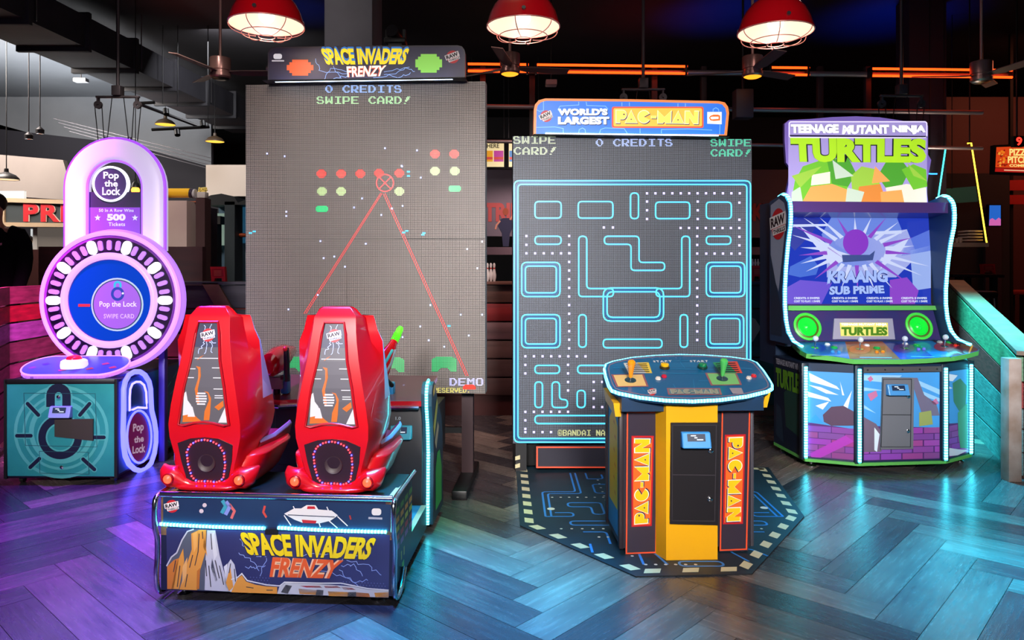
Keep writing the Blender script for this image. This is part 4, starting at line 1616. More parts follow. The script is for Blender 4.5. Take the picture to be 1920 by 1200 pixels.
# ---- console at the front of the seats
mb = MB()
mb.box(-W + 0.03, W - 0.03, 0.9, 1.4, 0.05, 0.72, M((40, 38, 42), 0.5), 0.01)
mb.box(-W + 0.03, W - 0.03, 1.2, 1.75, 0.3, 0.62, BLACK)
con = mb.build('console', game)
mb = MB()
mb.box(-0.13, -0.1, 0.885, 0.9, 0.1, 0.66, BLACK)
stroke(mb, SP(0.9), rrect(517, 762, 560, 872, 8), 1.2, M((70, 68, 72), 0.4), 0.004, True)
mb.build('access_door', con)
mb = MB()
mb.prism([(-W + 0.03, 0.92, 0.72), (-0.3, 0.84, 0.72), (-0.16, 0.9, 0.72), (0.02, 0.9, 0.72), (0.2, 0.84, 0.72), (W - 0.03, 0.86, 0.72), (W - 0.03, 1.42, 0.78), (-W + 0.03, 1.42, 0.78)], (0, 0, 0.03), M((110, 30, 40), 0.3, 0, 0.4), M((190, 24, 34), 0.25, 0, 0.4))
mb.build('dash_top', con)
mb = MB()
mb.tube([(-W + 0.04, 0.905, 0.715), (-0.3, 0.83, 0.715), (-0.16, 0.885, 0.715), (0.02, 0.885, 0.715), (0.2, 0.83, 0.715), (W - 0.04, 0.85, 0.715)], 0.012, CHROME, 8)
mb.build('chrome_rail', con)
card_reader(SP(0.9), 733, 797, 773, 823, game, (70, 175, 200))
mb = MB()
text(mb, SP(0.9), '1.0', (742, 781, 752, 787), E((190, 200, 210), 0.4), 0.006)
mb.build('reader_mark', con)

# side blades with LED edge
BLD = [(0.9, 0.05), (0.92, 0.45), (0.9, 0.6), (0.86, 0.72), (0.858, 0.79), (0.88, 0.835), (0.93, 0.85), (0.98, 0.83), (1.06, 0.72), (1.2, 0.6), (1.26, 0.45), (1.27, 0.05)]
for s in (-1, 1):
    mb = MB()
    x = s * W
    mb.prism([(x - 0.03, a, b) for a, b in BLD], (0.06, 0, 0), M((24, 38, 58), 0.4), M((30, 60, 74), 0.4))
    bl = mb.build('console_blade', game)
    mb = MB()
    mb.tube([(x - s * 0.0, a - 0.004, b) for a, b in BLD[:5]] + [(x, 0.877, 0.842), (x, 0.925, 0.858)], 0.0085, diode_strip((70, 222, 236), 4.0, 16.0, 'Z', 0.016), 8)
    mb.build('led_edge', bl)
    if s > 0:
        mb = MB()
        xx = x + 0.031

        def SD(a, b, o=0.0):
            return Vector((xx + o, a, b))
        for pts, c in (([(0.89, 0.8), (0.93, 0.835), (0.97, 0.82), (0.95, 0.78), (0.9, 0.77)], (215, 165, 60)), ([(0.9, 0.6), (1.02, 0.74), (1.06, 0.7), (0.94, 0.53)], (190, 170, 60)),
                       ([(0.95, 0.5), (1.05, 0.6), (1.1, 0.56), (1.0, 0.45)], (190, 160, 130)), ([(0.98, 0.1), (0.98, 0.34), (1.04, 0.42), (1.12, 0.42), (1.2, 0.3), (1.2, 0.1)], (50, 160, 70))):
            poly(mb, SD, pts, M(c, 0.4), 0.001)
        mb.build('side_art', bl)

# ---- mounted toy guns
def gun(px, py, ly, yaw, pitch, tip, sc=1.0, name='mounted_gun'):
    p = SP(ly)(px, py)
    mb = MB()
    mb.cyl((p.x, ly, 0.74), (p.x, ly, p.z - 0.1), 0.02, BLACK, 12)
    mb.box(p.x - 0.05, p.x + 0.05, ly - 0.05, ly + 0.05, p.z - 0.16, p.z - 0.09, M((120, 116, 112), 0.4), 0.008)
    mb.box(p.x + 0.03, p.x + 0.075, ly - 0.03, ly + 0.03, p.z - 0.19, p.z - 0.08, M((30, 130, 190), 0.3), 0.01)
    root = mb.build(name, game)
    R = Matrix.Translation(p) @ Matrix.Rotation(math.radians(yaw), 4, 'Z') @ Matrix.Rotation(math.radians(pitch), 4, 'X') @ Matrix.Scale(sc, 4)
    b = MB()
    b.X = R
    rr = []
    for y, w_, h0, h1 in ((-0.14, 0.035, -0.05, 0.03), (-0.11, 0.062, -0.075, 0.07), (0.0, 0.07, -0.08, 0.085), (0.12, 0.06, -0.06, 0.075), (0.22, 0.038, -0.035, 0.045), (0.27, 0.03, -0.025, 0.035)):
        rr.append([(w_ * math.cos(2 * PI * k / 14) * (1 if abs(math.cos(2 * PI * k / 14)) < 0.9 else 0.95), y, (h0 + h1) / 2 + (h1 - h0) / 2 * math.sin(2 * PI * k / 14)) for k in range(14)])
    b.loft(rr, M((190, 14, 24), 0.18, 0, 0.7))
    b.build('gun_body', root)
    for s in (-1, 1):
        b = MB()
        b.X = R
        b.tube([(s * 0.095, -0.1, -0.1), (s * 0.1, -0.1, 0.02), (s * 0.095, -0.09, 0.1)], [0.02, 0.018, 0.016], BLACK, 10)
        b.box(s * 0.06, s * 0.1, -0.11, -0.08, -0.09, -0.07, BLACK)
        b.build('grip', root)
        b = MB()
        b.X = R
        b.ball((s * 0.095, -0.105, 0.095), 0.015, M((210, 30, 30), 0.3), n=10)
        b.build('thumb_button', root)
    if tip:
        b = MB()
        b.X = R
        for k in range(5):
            b.lathe([(0.028, 0), (0.036, 0.006), (0.028, 0.012)], E((90, 235, 40), 0.5, 0.8), (0, 0.26 + k * 0.016, 0.005), (0, 1, 0), 18)
        b.lathe([(0.03, 0), (0.03, 0.06), (0.02, 0.085), (0.0005, 0.09)], E((100, 240, 40), 0.6, 0.8), (0, 0.32, 0.005), (0, 1, 0), 18)
        b.build('green_muzzle', root)
        b = MB()
        b.X = R
        b.tube([(0.05, -0.05, 0.06), (0.062, 0.05, 0.05), (0.05, 0.16, 0.03)], 0.012, M((90, 190, 200), 0.25, 0.3), 8)
        b.tube([(0.062, -0.06, 0.0), (0.074, 0.05, 0.0), (0.05, 0.18, 0.0)], 0.01, M((180, 170, 190), 0.25, 0.4), 8)
        b.build('gun_piping', root)


gun(519, 676, 0.98, 0, 6, False, 0.95)
gun(716, 690, 1.02, -28, 52, True, 0.7)


# ---- the two red bucket seats
SEAT_RED = noisy((206, 14, 26), (190, 10, 22), 2, 0.28, (1, 1, 1), 0.0, 0.35)
SEAT_DK = M((120, 22, 34), 0.45)
LINER = M((206, 200, 214), 0.45)
FACE = M((40, 22, 30), 0.4)


def seat(cx):
    z0 = 0.47
    y0 = 0.06
    # level: z, half width of flat back, half width of shoulder, half width of side, back y, shoulder y, side-front y
    lv = [(0.0, 0.12, 0.135, 0.15, 0.028, 0.05, 0.2), (0.06, 0.12, 0.135, 0.15, 0.022, 0.04, 0.22), (0.12, 0.132, 0.146, 0.16, 0.014, 0.036, 0.27), (0.18, 0.15, 0.162, 0.174, 0.006, 0.036, 0.31), (0.25, 0.166, 0.178, 0.19, -0.002, 0.04, 0.34),
          (0.31, 0.168, 0.184, 0.198, -0.008, 0.046, 0.35), (0.4, 0.156, 0.184, 0.202, -0.008, 0.062, 0.31), (0.5, 0.138, 0.178, 0.203, -0.002, 0.085, 0.255), (0.6, 0.12, 0.166, 0.202, 0.01, 0.105, 0.2), (0.68, 0.108, 0.15, 0.2, 0.022, 0.115, 0.165),
          (0.735, 0.102, 0.135, 0.176, 0.032, 0.12, 0.155), (0.79, 0.098, 0.125, 0.162, 0.044, 0.122, 0.145), (0.802, 0.096, 0.115, 0.158, 0.048, 0.12, 0.14), (0.806, 0.094, 0.1, 0.108, 0.05, 0.1, 0.11), (0.835, 0.072, 0.08, 0.088, 0.062, 0.09, 0.09), (0.845, 0.06, 0.066, 0.072, 0.075, 0.09, 0.08)]
    rings = []
    for z, a, b, c, yb, ys, yf in lv:
        y = lambda v: y0 + v
        half = [(a, yb), (b, ys), (c, (ys * 0.55 + yf * 0.45)), (c * 0.97, yf), (c * 0.85, yf), (a * 0.75, ys + 0.06)]
        ring = [(cx + p, y(q), z0 + z) for p, q in half] + [(cx - p, y(q), z0 + z) for p, q in half[::-1]]
        rings.append(ring)

    def mats(i, k):
        if k in (2, 3, 7, 8) and 6 <= i <= 11:
            return LINER
        return None
    mb = MB()
    mb.loft(rings, SEAT_RED, True, True, mats)
    shell = mb.build('seat', game, bevel=0.007)
    # base pod with two cheeks and the seat pan
    mb = MB()
    rg = []
    for z, hw, ya, yb_ in ((0.0, 0.16, 0.0, 0.46), (0.012, 0.178, -0.018, 0.49), (0.026, 0.188, -0.02, 0.5), (0.036, 0.194, 0.04, 0.51), (0.07, 0.206, 0.045, 0.53), (0.11, 0.222, 0.055, 0.55), (0.145, 0.236, 0.08, 0.56), (0.16, 0.225, 0.11, 0.55)):
        yc_, hl_ = (ya + yb_) / 2, (yb_ - ya) / 2
        rg.append([(cx + hw * math.copysign(abs(math.cos(a_)) ** 0.45, math.cos(a_)), y0 + yc_ + hl_ * math.copysign(abs(math.sin(a_)) ** 0.45, math.sin(a_)), z0 + z) for a_ in [2 * PI * (q_ + 0.5) / 28 for q_ in range(28)]])
    mb.loft(rg, SEAT_RED)
    bp = [(-0.226, 0.07, 0.1, 0.008), (-0.212, 0.05, 0.086, 0.026), (-0.19, 0.04, 0.066, 0.046), (-0.166, 0.036, 0.056, 0.054), (-0.138, 0.034, 0.048, 0.046), (-0.108, 0.03, 0.03, 0.03), (-0.07, 0.024, 0.02, 0.02), (0.0, 0.02, 0.017, 0.018)]
    bp = bp + [(-a_, b_, c_, d_) for a_, b_, c_, d_ in bp[-2::-1]]
    mb.tube([(cx + a_, y0 + b_, z0 + c_ + 0.002) for a_, b_, c_, d_ in bp], [d_ for a_, b_, c_, d_ in bp], SEAT_RED, 18)
    mb.build('seat_base', shell, bevel=0.008)
    mb = MB()
    rg = []
    for y, hw, zt in ((0.2, 0.17, 0.15), (0.34, 0.19, 0.15), (0.5, 0.2, 0.17), (0.57, 0.19, 0.17)):
        rg.append([(cx - hw, y0 + y, z0 + zt + 0.05), (cx - hw * 0.75, y0 + y, z0 + zt), (cx + hw * 0.75, y0 + y, z0 + zt), (cx + hw, y0 + y, z0 + zt + 0.05), (cx + hw * 1.06, y0 + y, z0 + zt + 0.03), (cx + hw * 0.95, y0 + y, z0 + zt - 0.06), (cx - hw * 0.95, y0 + y, z0 + zt - 0.06), (cx - hw * 1.06, y0 + y, z0 + zt + 0.03)])
    mb.loft(rg, SEAT_DK, mats=lambda i, k: M((150, 130, 165), 0.35) if k in (3, 7) else None)
    mb.build('seat_pan', shell, bevel=0.006)
    # panel plane of the back
    def BK(u, v, off=0.0):
        """u across (-1..1 of the flat back), z above the platform"""
        z = v
        for i in range(len(lv) - 1):
            if lv[i][0] <= z <= lv[i + 1][0]:
                f = (z - lv[i][0]) / (lv[i + 1][0] - lv[i][0])
                yb_ = lv[i][4] * (1 - f) + lv[i + 1][4] * f
                break
        return Vector((cx + u, y0 + yb_ - off, z0 + z))
    # window: trapezoid pane with raised rim
    win = [(-0.042, 0.77), (0.042, 0.77)]
    side_r = [(0.052, 0.72), (0.064, 0.6), (0.088, 0.48), (0.104, 0.36), (0.112, 0.31)]
    bot = [(0.09, 0.305), (0.04, 0.318), (0.0, 0.322), (-0.04, 0.318), (-0.09, 0.305)]
    outl = win + side_r + bot + [(-a, b) for a, b in side_r[::-1]]
    mb = MB()
    rim = [BK(a * 1.06, b if b < 0.7 else b + 0.004, 0.006) for a, b in outl]
    mb.tube(rim, 0.006, M((170, 12, 22), 0.3), 8, True)
    mb.build('window_rim', shell)
    wn = MB()
    # the pane is built in strips so it follows the curve of the back
    def width(v):
        pr = [(0.31, 0.112), (0.36, 0.104), (0.48, 0.088), (0.6, 0.064), (0.72, 0.052), (0.77, 0.042)]
        for (a, b), (c, d) in zip(pr, pr[1:]):
            if a <= v <= c:
                return b + (d - b) * (v - a) / (c - a)
        return 0.11
    zz = [0.312, 0.36, 0.42, 0.48, 0.54, 0.6, 0.66, 0.72, 0.77]
    PANE = [E((112, 106, 112), 0.55), E((104, 98, 100), 0.5), E((116, 108, 108), 0.5), E((118, 110, 112), 0.5), E((112, 108, 116), 0.5), E((104, 100, 122), 0.5), E((90, 92, 140), 0.5), E((70, 72, 104), 0.4)]  # pane emission stands in for screen light coming through
    for i in range(len(zz) - 1):
        a, b = zz[i], zz[i + 1]
        wn.add([BK(-width(a), a, 0.003), BK(width(a), a, 0.003), BK(width(b), b, 0.003), BK(-width(b), b, 0.003)], [(0, 1, 2, 3)], PANE[0 if i < 6 else 7])
    FO, FW, FG = E((236, 120, 40), 0.7), E((235, 228, 232), 0.8), E((130, 124, 128), 0.45)
    for pts, m_, o in (([(-0.1, 0.32), (-0.096, 0.36), (-0.05, 0.36), (-0.03, 0.34), (-0.01, 0.325)], FO, 0.0036), ([(-0.098, 0.35), (-0.094, 0.45), (-0.084, 0.46), (-0.076, 0.42), (-0.06, 0.4), (-0.045, 0.36)], FW, 0.004), ([(-0.075, 0.345), (-0.068, 0.40), (-0.052, 0.39), (-0.04, 0.345)], FW, 0.0044),
                       ([(0.0, 0.33), (0.004, 0.37), (0.024, 0.42), (0.018, 0.45), (0.0, 0.462), (0.02, 0.458), (0.034, 0.43), (0.03, 0.36), (0.026, 0.33)], FO, 0.004),
                       ([(-0.03, 0.4), (-0.044, 0.47), (-0.03, 0.52), (-0.032, 0.56), (-0.044, 0.575), (-0.022, 0.57), (-0.018, 0.53), (-0.03, 0.47), (-0.02, 0.41)], FO, 0.004),
                       ([(0.068, 0.32), (0.1, 0.39), (0.104, 0.36), (0.108, 0.32)], FW, 0.004), ([(0.05, 0.39), (0.09, 0.42), (0.094, 0.395), (0.07, 0.375)], FO, 0.0038),
                       ([(-0.042, 0.6), (-0.028, 0.615), (-0.008, 0.625), (-0.03, 0.607)], FO, 0.004)):
        poly(wn, BK, [(p, q) for p, q in pts], m_, o)
    for k in range(5):
        v = 0.40 + k * 0.012
        hw_ = 0.026 * math.sqrt(max(0.1, 1 - ((k - 2) / 3) ** 2))
        wn.add([BK(-0.012 - hw_, v, 0.0042), BK(-0.012 + hw_, v, 0.0042), BK(-0.012 + hw_, v + 0.007, 0.0042), BK(-0.012 - hw_, v + 0.007, 0.0042)], [(0, 1, 2, 3)], FW)
    for v, a, b in ((0.56, -0.07, -0.045), (0.52, -0.08, -0.05), (0.565, 0.032, 0.068), (0.52, 0.04, 0.076), (0.47, 0.044, 0.086), (0.43, 0.05, 0.09), (0.608, -0.052, 0.058), (0.44, 0.05, 0.088)):
        wn.add([BK(a, v, 0.004), BK(b, v, 0.004), BK(b, v + 0.004, 0.004), BK(a, v + 0.004, 0.004)], [(0, 1, 2, 3)], FW)
    LBW = E((190, 200, 255), 1.2)
    for i, pts in enumerate(([(-0.002, 0.70), (-0.02, 0.665), (-0.036, 0.63)], [(0.004, 0.70), (0.0, 0.66), (-0.008, 0.63)], [(0.01, 0.7), (0.024, 0.67), (0.03, 0.635)], [(0, 0.72), (-0.02, 0.76)], [(0.0, 0.72), (0.016, 0.765)], [(0.01, 0.7), (0.044, 0.68)])):
        bolt(wn, BK, pts, 0.0028, LBW, 0.0045, 0.006, 40 + i, 4)
    # badge on the pane
    def BB(x, y, off=0.0):
        return BK(x, 0.715 - y, off + 0.003)
    maker_badge(wn, BB, 0.004, 0.0, 0.03, 0.002, -14)
    wn.build('rear_window', shell)
    # speaker panel with LED ring
    pent = [(-0.128, 0.222), (-0.065, 0.244), (0.0, 0.25), (0.065, 0.244), (0.13, 0.215), (0.122, 0.14), (0.094, 0.03), (-0.09, 0.03), (-0.116, 0.14)]
    mb = MB()
    a_ = [BK(p, q, 0.004) for p, q in pent]
    mb.prism(a_, (0, 0.02, 0), FACE)
    sp_ = mb.build('speaker_panel', shell)
    ring_ = [(-0.085, 0.18), (-0.068, 0.214), (-0.035, 0.234), (0.0, 0.24), (0.035, 0.234), (0.07, 0.214), (0.09, 0.178), (0.092, 0.12), (0.08, 0.06), (0.055, 0.04), (0.0, 0.044), (-0.045, 0.042), (-0.068, 0.062), (-0.082, 0.12)]
    # even spacing along the ring
    L_ = []
    for i in range(len(ring_)):
        a, b = Vector(ring_[i]), Vector(ring_[(i + 1) % len(ring_)])
        L_.append((b - a).length)
    tot, nL = sum(L_), 44
    mb1 = MB()
    LR, LBu = E((255, 40, 50), 9.0), E((70, 60, 255), 9.0)
    for k in range(nL):
        d = tot * k / nL
        i = 0
        while d > L_[i]:
            d -= L_[i]
            i += 1
        p = Vector(ring_[i]).lerp(Vector(ring_[(i + 1) % len(ring_)]), d / L_[i])
        q = BK(p.x, p.y, 0.008)
        mb1.ball(tuple(q), 0.0042, LR if (k // 1) % 3 != 1 else LBu, n=8)
    mb1.build('led_ring', sp_)
    mb = MB()
    c = BK(0.005, 0.13, 0.004)
    mb.lathe([(0.042, 0.0), (0.04, 0.006), (0.034, 0.002), (0.02, -0.002), (0.0005, -0.003)], M((60, 44, 48), 0.5), c, (0, -1, 0), 28)
    mb.build('speaker_cone', sp_)
    for s in (-1, 1):
        mb = MB()
        c = Vector((cx + s * 0.166, y0 - 0.0165, z0 + 0.06))
        mb.lathe([(0.026, -0.006), (0.026, 0.004), (0.02, 0.006)], M((150, 10, 16), 0.2), c, (0, -1, 0), 20)
        mb.lathe([(0.02, 0.005), (0.012, 0.012), (0.0005, 0.014)], E((255, 64, 36), 4.0), c, (0, -1, 0), 20)
        mb.build('tail_light', shell)
    return shell


Pq = SP(0.08)
seat(Pq(388, 760).x)
seat(Pq(625, 760).x)

# ================================================================ BIG MAZE SCREEN, ITS MAT AND CONTROL PEDESTAL
def logo_letters():
    out = []
    def arc(cx, cy, r, a0, a1, n=10, rx=None):
        rx = rx or r
        return [(cx + rx * math.cos(math.radians(a0 + (a1 - a0) * k / n)), cy + r * math.sin(math.radians(a0 + (a1 - a0) * k / n))) for k in range(n + 1)]
    out.append([(0, 1), (0, 0), (0.55, 0)] + arc(0.55, 0.36, 0.36, -90, 90, 10, 0.33)[1:] + [(0.36, 0.72), (0.36, 1)])
    out.append([(0.78, 1), (1.28, 0.0), (1.78, 1)])
    out.append([(2.36, 0.5)] + arc(2.36, 0.5, 0.5, 28, 332, 20, 0.5))
    out.append([(2.98, 0.42), (3.4, 0.42), (3.4, 0.62), (2.98, 0.62)])
    out.append([(3.55, 1), (3.55, 0), (4.1, 0.52), (4.65, 0), (4.65, 1), (4.2, 1), (4.1, 0.86), (4.0, 1)])
    out.append([(4.76, 1), (5.26, 0), (5.76, 1)])
    out.append([(5.86, 1), (5.86, 0), (6.24, 0), (6.6, 0.5), (6.6, 0), (6.96, 0), (6.96, 1), (6.58, 1), (6.22, 0.5), (6.22, 1)])
    return [[(x / 6.96, y) for x, y in l] for l in out]


LOGO = logo_letters()


def game_word(mb, pl, quad, fill, dark, hi, off=0.004, k=1.0):
    """the chunky seven character word PAC-MAN in a quad of four corners"""
    a, b, c, d = [Vector(q) for q in quad]

    def W_(u, v, o):
        p = (a * (1 - u) + b * u) * (1 - v) + (d * (1 - u) + c * u) * v
        return pl(p.x, p.y, o)
    for l in LOGO:
        cx = sum(p[0] for p in l) / len(l)
        cy = sum(p[1] for p in l) / len(l)
        big = [(cx + (x - cx) * 1.12 + 0.008, cy + (y - cy) * 1.12 + 0.06) for x, y in l]
        mb.add([W_(x, y, off) for x, y in big], [list(range(len(l)))], dark)
        mid = [(cx + (x - cx) * 1.1, cy + (y - cy) * 1.1) for x, y in l]
        mb.add([W_(x, y, off + 0.0008) for x, y in mid], [list(range(len(l)))], hi)
        sm = [(cx + (x - cx) * 0.98, cy + (y - cy) * 0.98) for x, y in l]
        mb.add([W_(x, y, off + 0.0016) for x, y in sm], [list(range(len(l)))], fill)
    for u, v, r in ((0.095, 0.33, 0.012), (0.184, 0.72, 0.01), (0.756, 0.72, 0.01)):
        mb.add([W_(u + r * math.cos(t * PI / 5), v + r * 5 * math.sin(t * PI / 5), off + 0.0024) for t in range(10)], [list(range(10))], dark)


ML, MR_ = (0.895, 5.495, 0), 4.2
mz = thing('maze_game_screen', 'huge LED screen showing a glowing blue maze under a round cornered blue marquee', 'arcade screen', ML, MR_)


def MP(ly):
    return Plane(ML, MR_, (0, ly, 0), (0, -1, 0))


P = MP(0.0)
mx0, mx1 = P(962, 560).x, P(1409.5, 450).x
mzt, mzb = (P(962, 256).z + P(1409, 261).z) / 2, P(962, 831).z
mb = MB()
mb.box(mx0, mx1, 0.0, 0.1, mzb, mzt, led_panel((mx1 - mx0) / 192, (28, 30, 36), (140, 150, 170), 0.5))
msc = mb.build('led_screen', mz)
mb = MB()
mb.box(mx0 + 0.08, mx1 - 0.08, 0.1, 0.35, 0.02, mzt - 0.03, BLACK, 0.01)
mb.build('screen_stand', mz)
mb = MB()
led_text(mb, P, 'SWIPE', 962, 255.5, 2.05, E((200, 215, 180), 1.0))
led_text(mb, P, 'CARD!', 963, 276, 2.05, E((200, 215, 180), 1.0))
led_text(mb, P, '0 CREDITS', 1117, 260.5, 2.03, E((170, 190, 255), 1.2))
led_text(mb, P, 'SWIPE', 1332, 261, 1.95, E((90, 220, 180), 1.1))
led_text(mb, P, 'CARD!', 1332, 280, 1.95, E((90, 220, 180), 1.1))
led_text(mb, P, '@BANDAI NAMCO', 1046, 806, 1.12, E((225, 228, 160), 1.0), cellh=1.6)
mb.build('screen_lettering', msc)
mb = MB()
BLUE = E((75, 200, 245), 1.9)
BAND = E((20, 100, 160), 0.55)


def shape(pts, wd=2.6, m=BLUE, r=7):
    """outline with rounded corners"""
    out = []
    n = len(pts)
    for i in range(n):
        p, a, b = Vector(pts[i]), Vector(pts[i - 1]), Vector(pts[(i + 1) % n])
        u, v = (a - p), (b - p)
        rr = min(r, u.length / 2, v.length / 2)
        u.normalize()
        v.normalize()
        p0, p1 = p + u * rr, p + v * rr
        for k in range(5):
            t = k / 4
            out.append((p0 * (1 - t) + p * t) * (1 - t) + (p * (1 - t) + p1 * t) * t)
    stroke(mb, P, out, wd, m, 0.003, True)


def rect(x0, y0, x1, y1, r=7, **kw):
    shape([(x0, y0), (x1, y0), (x1, y1), (x0, y1)], r=r, **kw)


def double(x0, y0, x1, y1, r=10):
    rect(x0, y0, x1, y1, r)
    rect(x0 + 7, y0 + 7, x1 - 7, y1 - 7, r - 3)
    o, i = rrect(x0 + 2, y0 + 2, x1 - 2, y1 - 2, r), rrect(x0 + 6, y0 + 6, x1 - 6, y1 - 6, r - 3)
    n = len(o)
    mb.add([P(x, y, 0.002) for x, y in o + i], [(k, (k + 1) % n, n + (k + 1) % n, n + k) for k in range(n)], BAND)


double(964, 339, 1407, 829)
for q in ((1003, 378, 1052, 409), (1084, 378, 1149, 409), (1229, 379, 1293, 410), (1324, 379, 1371, 410), (1003, 443, 1052, 458), (1324, 443, 1370, 458), (1182, 362, 1197, 410), (1085, 590, 1099, 651), (1275, 590, 1289, 651),
          (1131, 636, 1241, 652), (1003, 685, 1049, 700), (1083, 685, 1150, 700), (1003, 779, 1170, 794), (1082, 732, 1097, 764), (1003, 716, 1017, 764), (1190, 685, 1290, 700), (1320, 685, 1372, 700), (1190, 779, 1372, 794), (1200, 732, 1215, 764), (1300, 732, 1315, 764)):
    rect(*q)
shape([(1085, 443), (1100, 443), (1100, 541), (1150, 541), (1150, 556), (1085, 556)])
shape([(1293, 443), (1278, 443), (1278, 541), (1230, 541), (1230, 556), (1293, 556)])
shape([(1133, 443), (1198, 443), (1198, 492), (1246, 492), (1246, 507), (1183, 507), (1183, 458), (1133, 458)])
shape([(1035, 716), (1049, 716), (1049, 749), (1064, 749), (1064, 764), (1035, 764)])
for q in ((978, 492, 1050, 556), (1324, 492, 1396, 556), (978, 590, 1050, 652), (1324, 590, 1394, 652)):
    double(*q)
double(1131, 540, 1244, 602, 14)
mb.build('maze_line', msc)
mb = MB()
PEL = E((205, 195, 255), 1.5)
dots = [(1213 + 15.8 * k, 362.5) for k in range(12)] + [(1213, 378 + 16.3 * k) for k in range(3)] + [(1308, 378 + 16.3 * k) for k in range(3)] + [(1386, 380), (1386, 412)]
dots += [(1276 + 15.7 * k, 427.5) for k in range(8)] + [(1386, 444), (1386, 460), (1132, 426.5), (1149, 426.5)] + [(1307, 443 + 16.2 * k) for k in range(13)] + [(1324 + 15.7 * k, 475.5) for k in range(5)]
dots += [(987, 442.5), (987, 459)] + [(987 + 16.2 * k, 475) for k in range(6)] + [(1067, 442.5 + 16.2 * k) for k in range(14)]
dots += [(985 + 16.1 * k, 668) for k in range(8)] + [(985, 684), (985, 700), (1065, 684), (1065, 700), (1065, 716), (1065, 732)]
dots += [(985 + 16 * k, 772) for k in range(6)] + [(985, 788), (985, 804)] + [(985 + 16 * k, 810) for k in range(4)] + [(1113 + 16 * k, 716) for k in range(3)] + [(1113, 732), (1113, 747), (1113 + 16, 763), (1113, 763)]
for x, y in dots:
    s = 2.1
    mb.add([P(x - s, y - s, 0.003), P(x + s, y - s, 0.003), P(x + s, y + s, 0.003), P(x - s, y + s, 0.003)], [(0, 1, 2, 3)], PEL)
mb.build('dot_pattern', msc)
# marquee
PM = MP(-0.06)
out = [(1000, 253), (1001, 206), (1003, 196), (1010, 188), (1022, 184.5), (1180, 186), (1348, 189.5), (1359, 192), (1365, 200), (1367, 212), (1363, 254)]
ORG = E((255, 140, 70), 0.7, 0.5)
mb = MB()
mb.prism([PM(*p) for p in out], (0, 0.06, 0), ORG, M((210, 110, 80), 0.4))
mar = mb.build('marquee', mz)
mb = MB()
inn = [(1005, 251), (1006, 207), (1008, 198), (1014, 192), (1024, 189), (1180, 190.5), (1346, 194), (1354, 196), (1360, 203), (1362, 213), (1358, 252)]
poly(mb, PM, inn, E((28, 112, 225), 0.85, 0.5), 0.001)
LINE = E((110, 180, 255), 0.8, 0.5)
for pts in ([(1019, 190), (1019, 207), (1012, 209), (1006, 206)], [(1085, 191), (1085, 197), (1050, 199), (1046, 206), (1052, 212)], [(1099, 191), (1100, 198), (1135, 199), (1140, 205)], [(1166, 192), (1166, 199)], [(1180, 192), (1180, 199)], [(1271, 194), (1271, 200)], [(1285, 194), (1285, 200)],
            [(1337, 211), (1337, 205), (1342, 202), (1347, 205), (1348, 211)], [(1006, 239), (1040, 238), (1056, 241), (1056, 250)], [(1085, 250), (1086, 243), (1092, 240), (1097, 243), (1098, 250)], [(1124, 250), (1126, 243), (1134, 240), (1170, 241), (1176, 250)], [(1200, 250), (1200, 241)], [(1240, 250), (1240, 243), (1290, 242), (1335, 244)], [(1350, 232), (1349, 252)]):
    stroke(mb, PM, pts, 1.4, LINE, 0.002)
for q, w_ in (((1046, 203.5, 1139, 216.5), "WORLD'S"), ((1046, 219, 1142, 233.5), 'LARGEST')):
    text(mb, PM, w_, (q[0] + 1, q[1] + 1.5, q[2] + 1.5, q[3] + 1.5), M((30, 50, 110), 0.5), 0.002, 0.075, 1.05)
    text(mb, PM, w_, q, E((245, 250, 255), 1.0, 0.5), 0.004, 0.065, 1.05)
maker_badge(mb, PM, 1024, 218, 11, 0.003, -25)
poly(mb, PM, rrect(1147, 200, 1319, 240, 4), E((235, 80, 50), 0.8, 0.5), 0.002)
poly(mb, PM, rrect(1150, 203, 1316, 237, 3), E((255, 185, 60), 0.9, 0.5), 0.003)
game_word(mb, PM, ((1155, 207), (1309, 209), (1308, 232), (1155, 230)), E((255, 225, 90), 1.0, 0.5), M((60, 40, 90), 0.5), E((255, 250, 190), 0.9, 0.5), 0.004)
poly(mb, PM, [(1326, 210), (1353, 210), (1353, 233), (1326, 232)], E((250, 245, 240), 0.9, 0.5), 0.002)
poly(mb, PM, [(1329, 221), (1332, 217), (1338, 215), (1346, 215), (1350, 217), (1350, 226), (1338, 227), (1332, 226)], E((235, 110, 30), 0.8, 0.5), 0.003)
poly(mb, PM, [(1331, 221), (1334, 219), (1347, 219), (1347, 223), (1334, 224)], E((250, 240, 230), 0.9, 0.5), 0.0035)
mb.build('artwork', mar)
mb = MB()
a, b = PM(1000, 253), PM(1366, 255)
mb.box(a.x, b.x, -0.09, 0.2, mzt, a.z + 0.004, BLACK, 0.004)
mb.build('marquee_base', mar)
mb = MB()
mb.box(PM(1022, 0).x, PM(1345, 0).x, -0.085, -0.072, a.z + 0.004, a.z + 0.012, E((220, 235, 255), 8.0))
mb.build('led_strip', mar)
# kick panel with an orange border under the screen
PK = MP(-0.01)
a, b, c, d = PK(1005, 837), PK(1366, 837), PK(1366, 878), PK(1005, 878)
mb = MB()
mb.box(a.x, b.x, -0.01, 0.02, d.z, a.z, M((42, 40, 52), 0.4))
kp = mb.build('kick_panel', mz)
mb = MB()
stroke(mb, PK, [(1007, 838.5), (1364, 838.5), (1364, 876), (1007, 876)], 3, M((238, 92, 64), 0.4), 0.002, True)
mb.build('orange_border', kp)
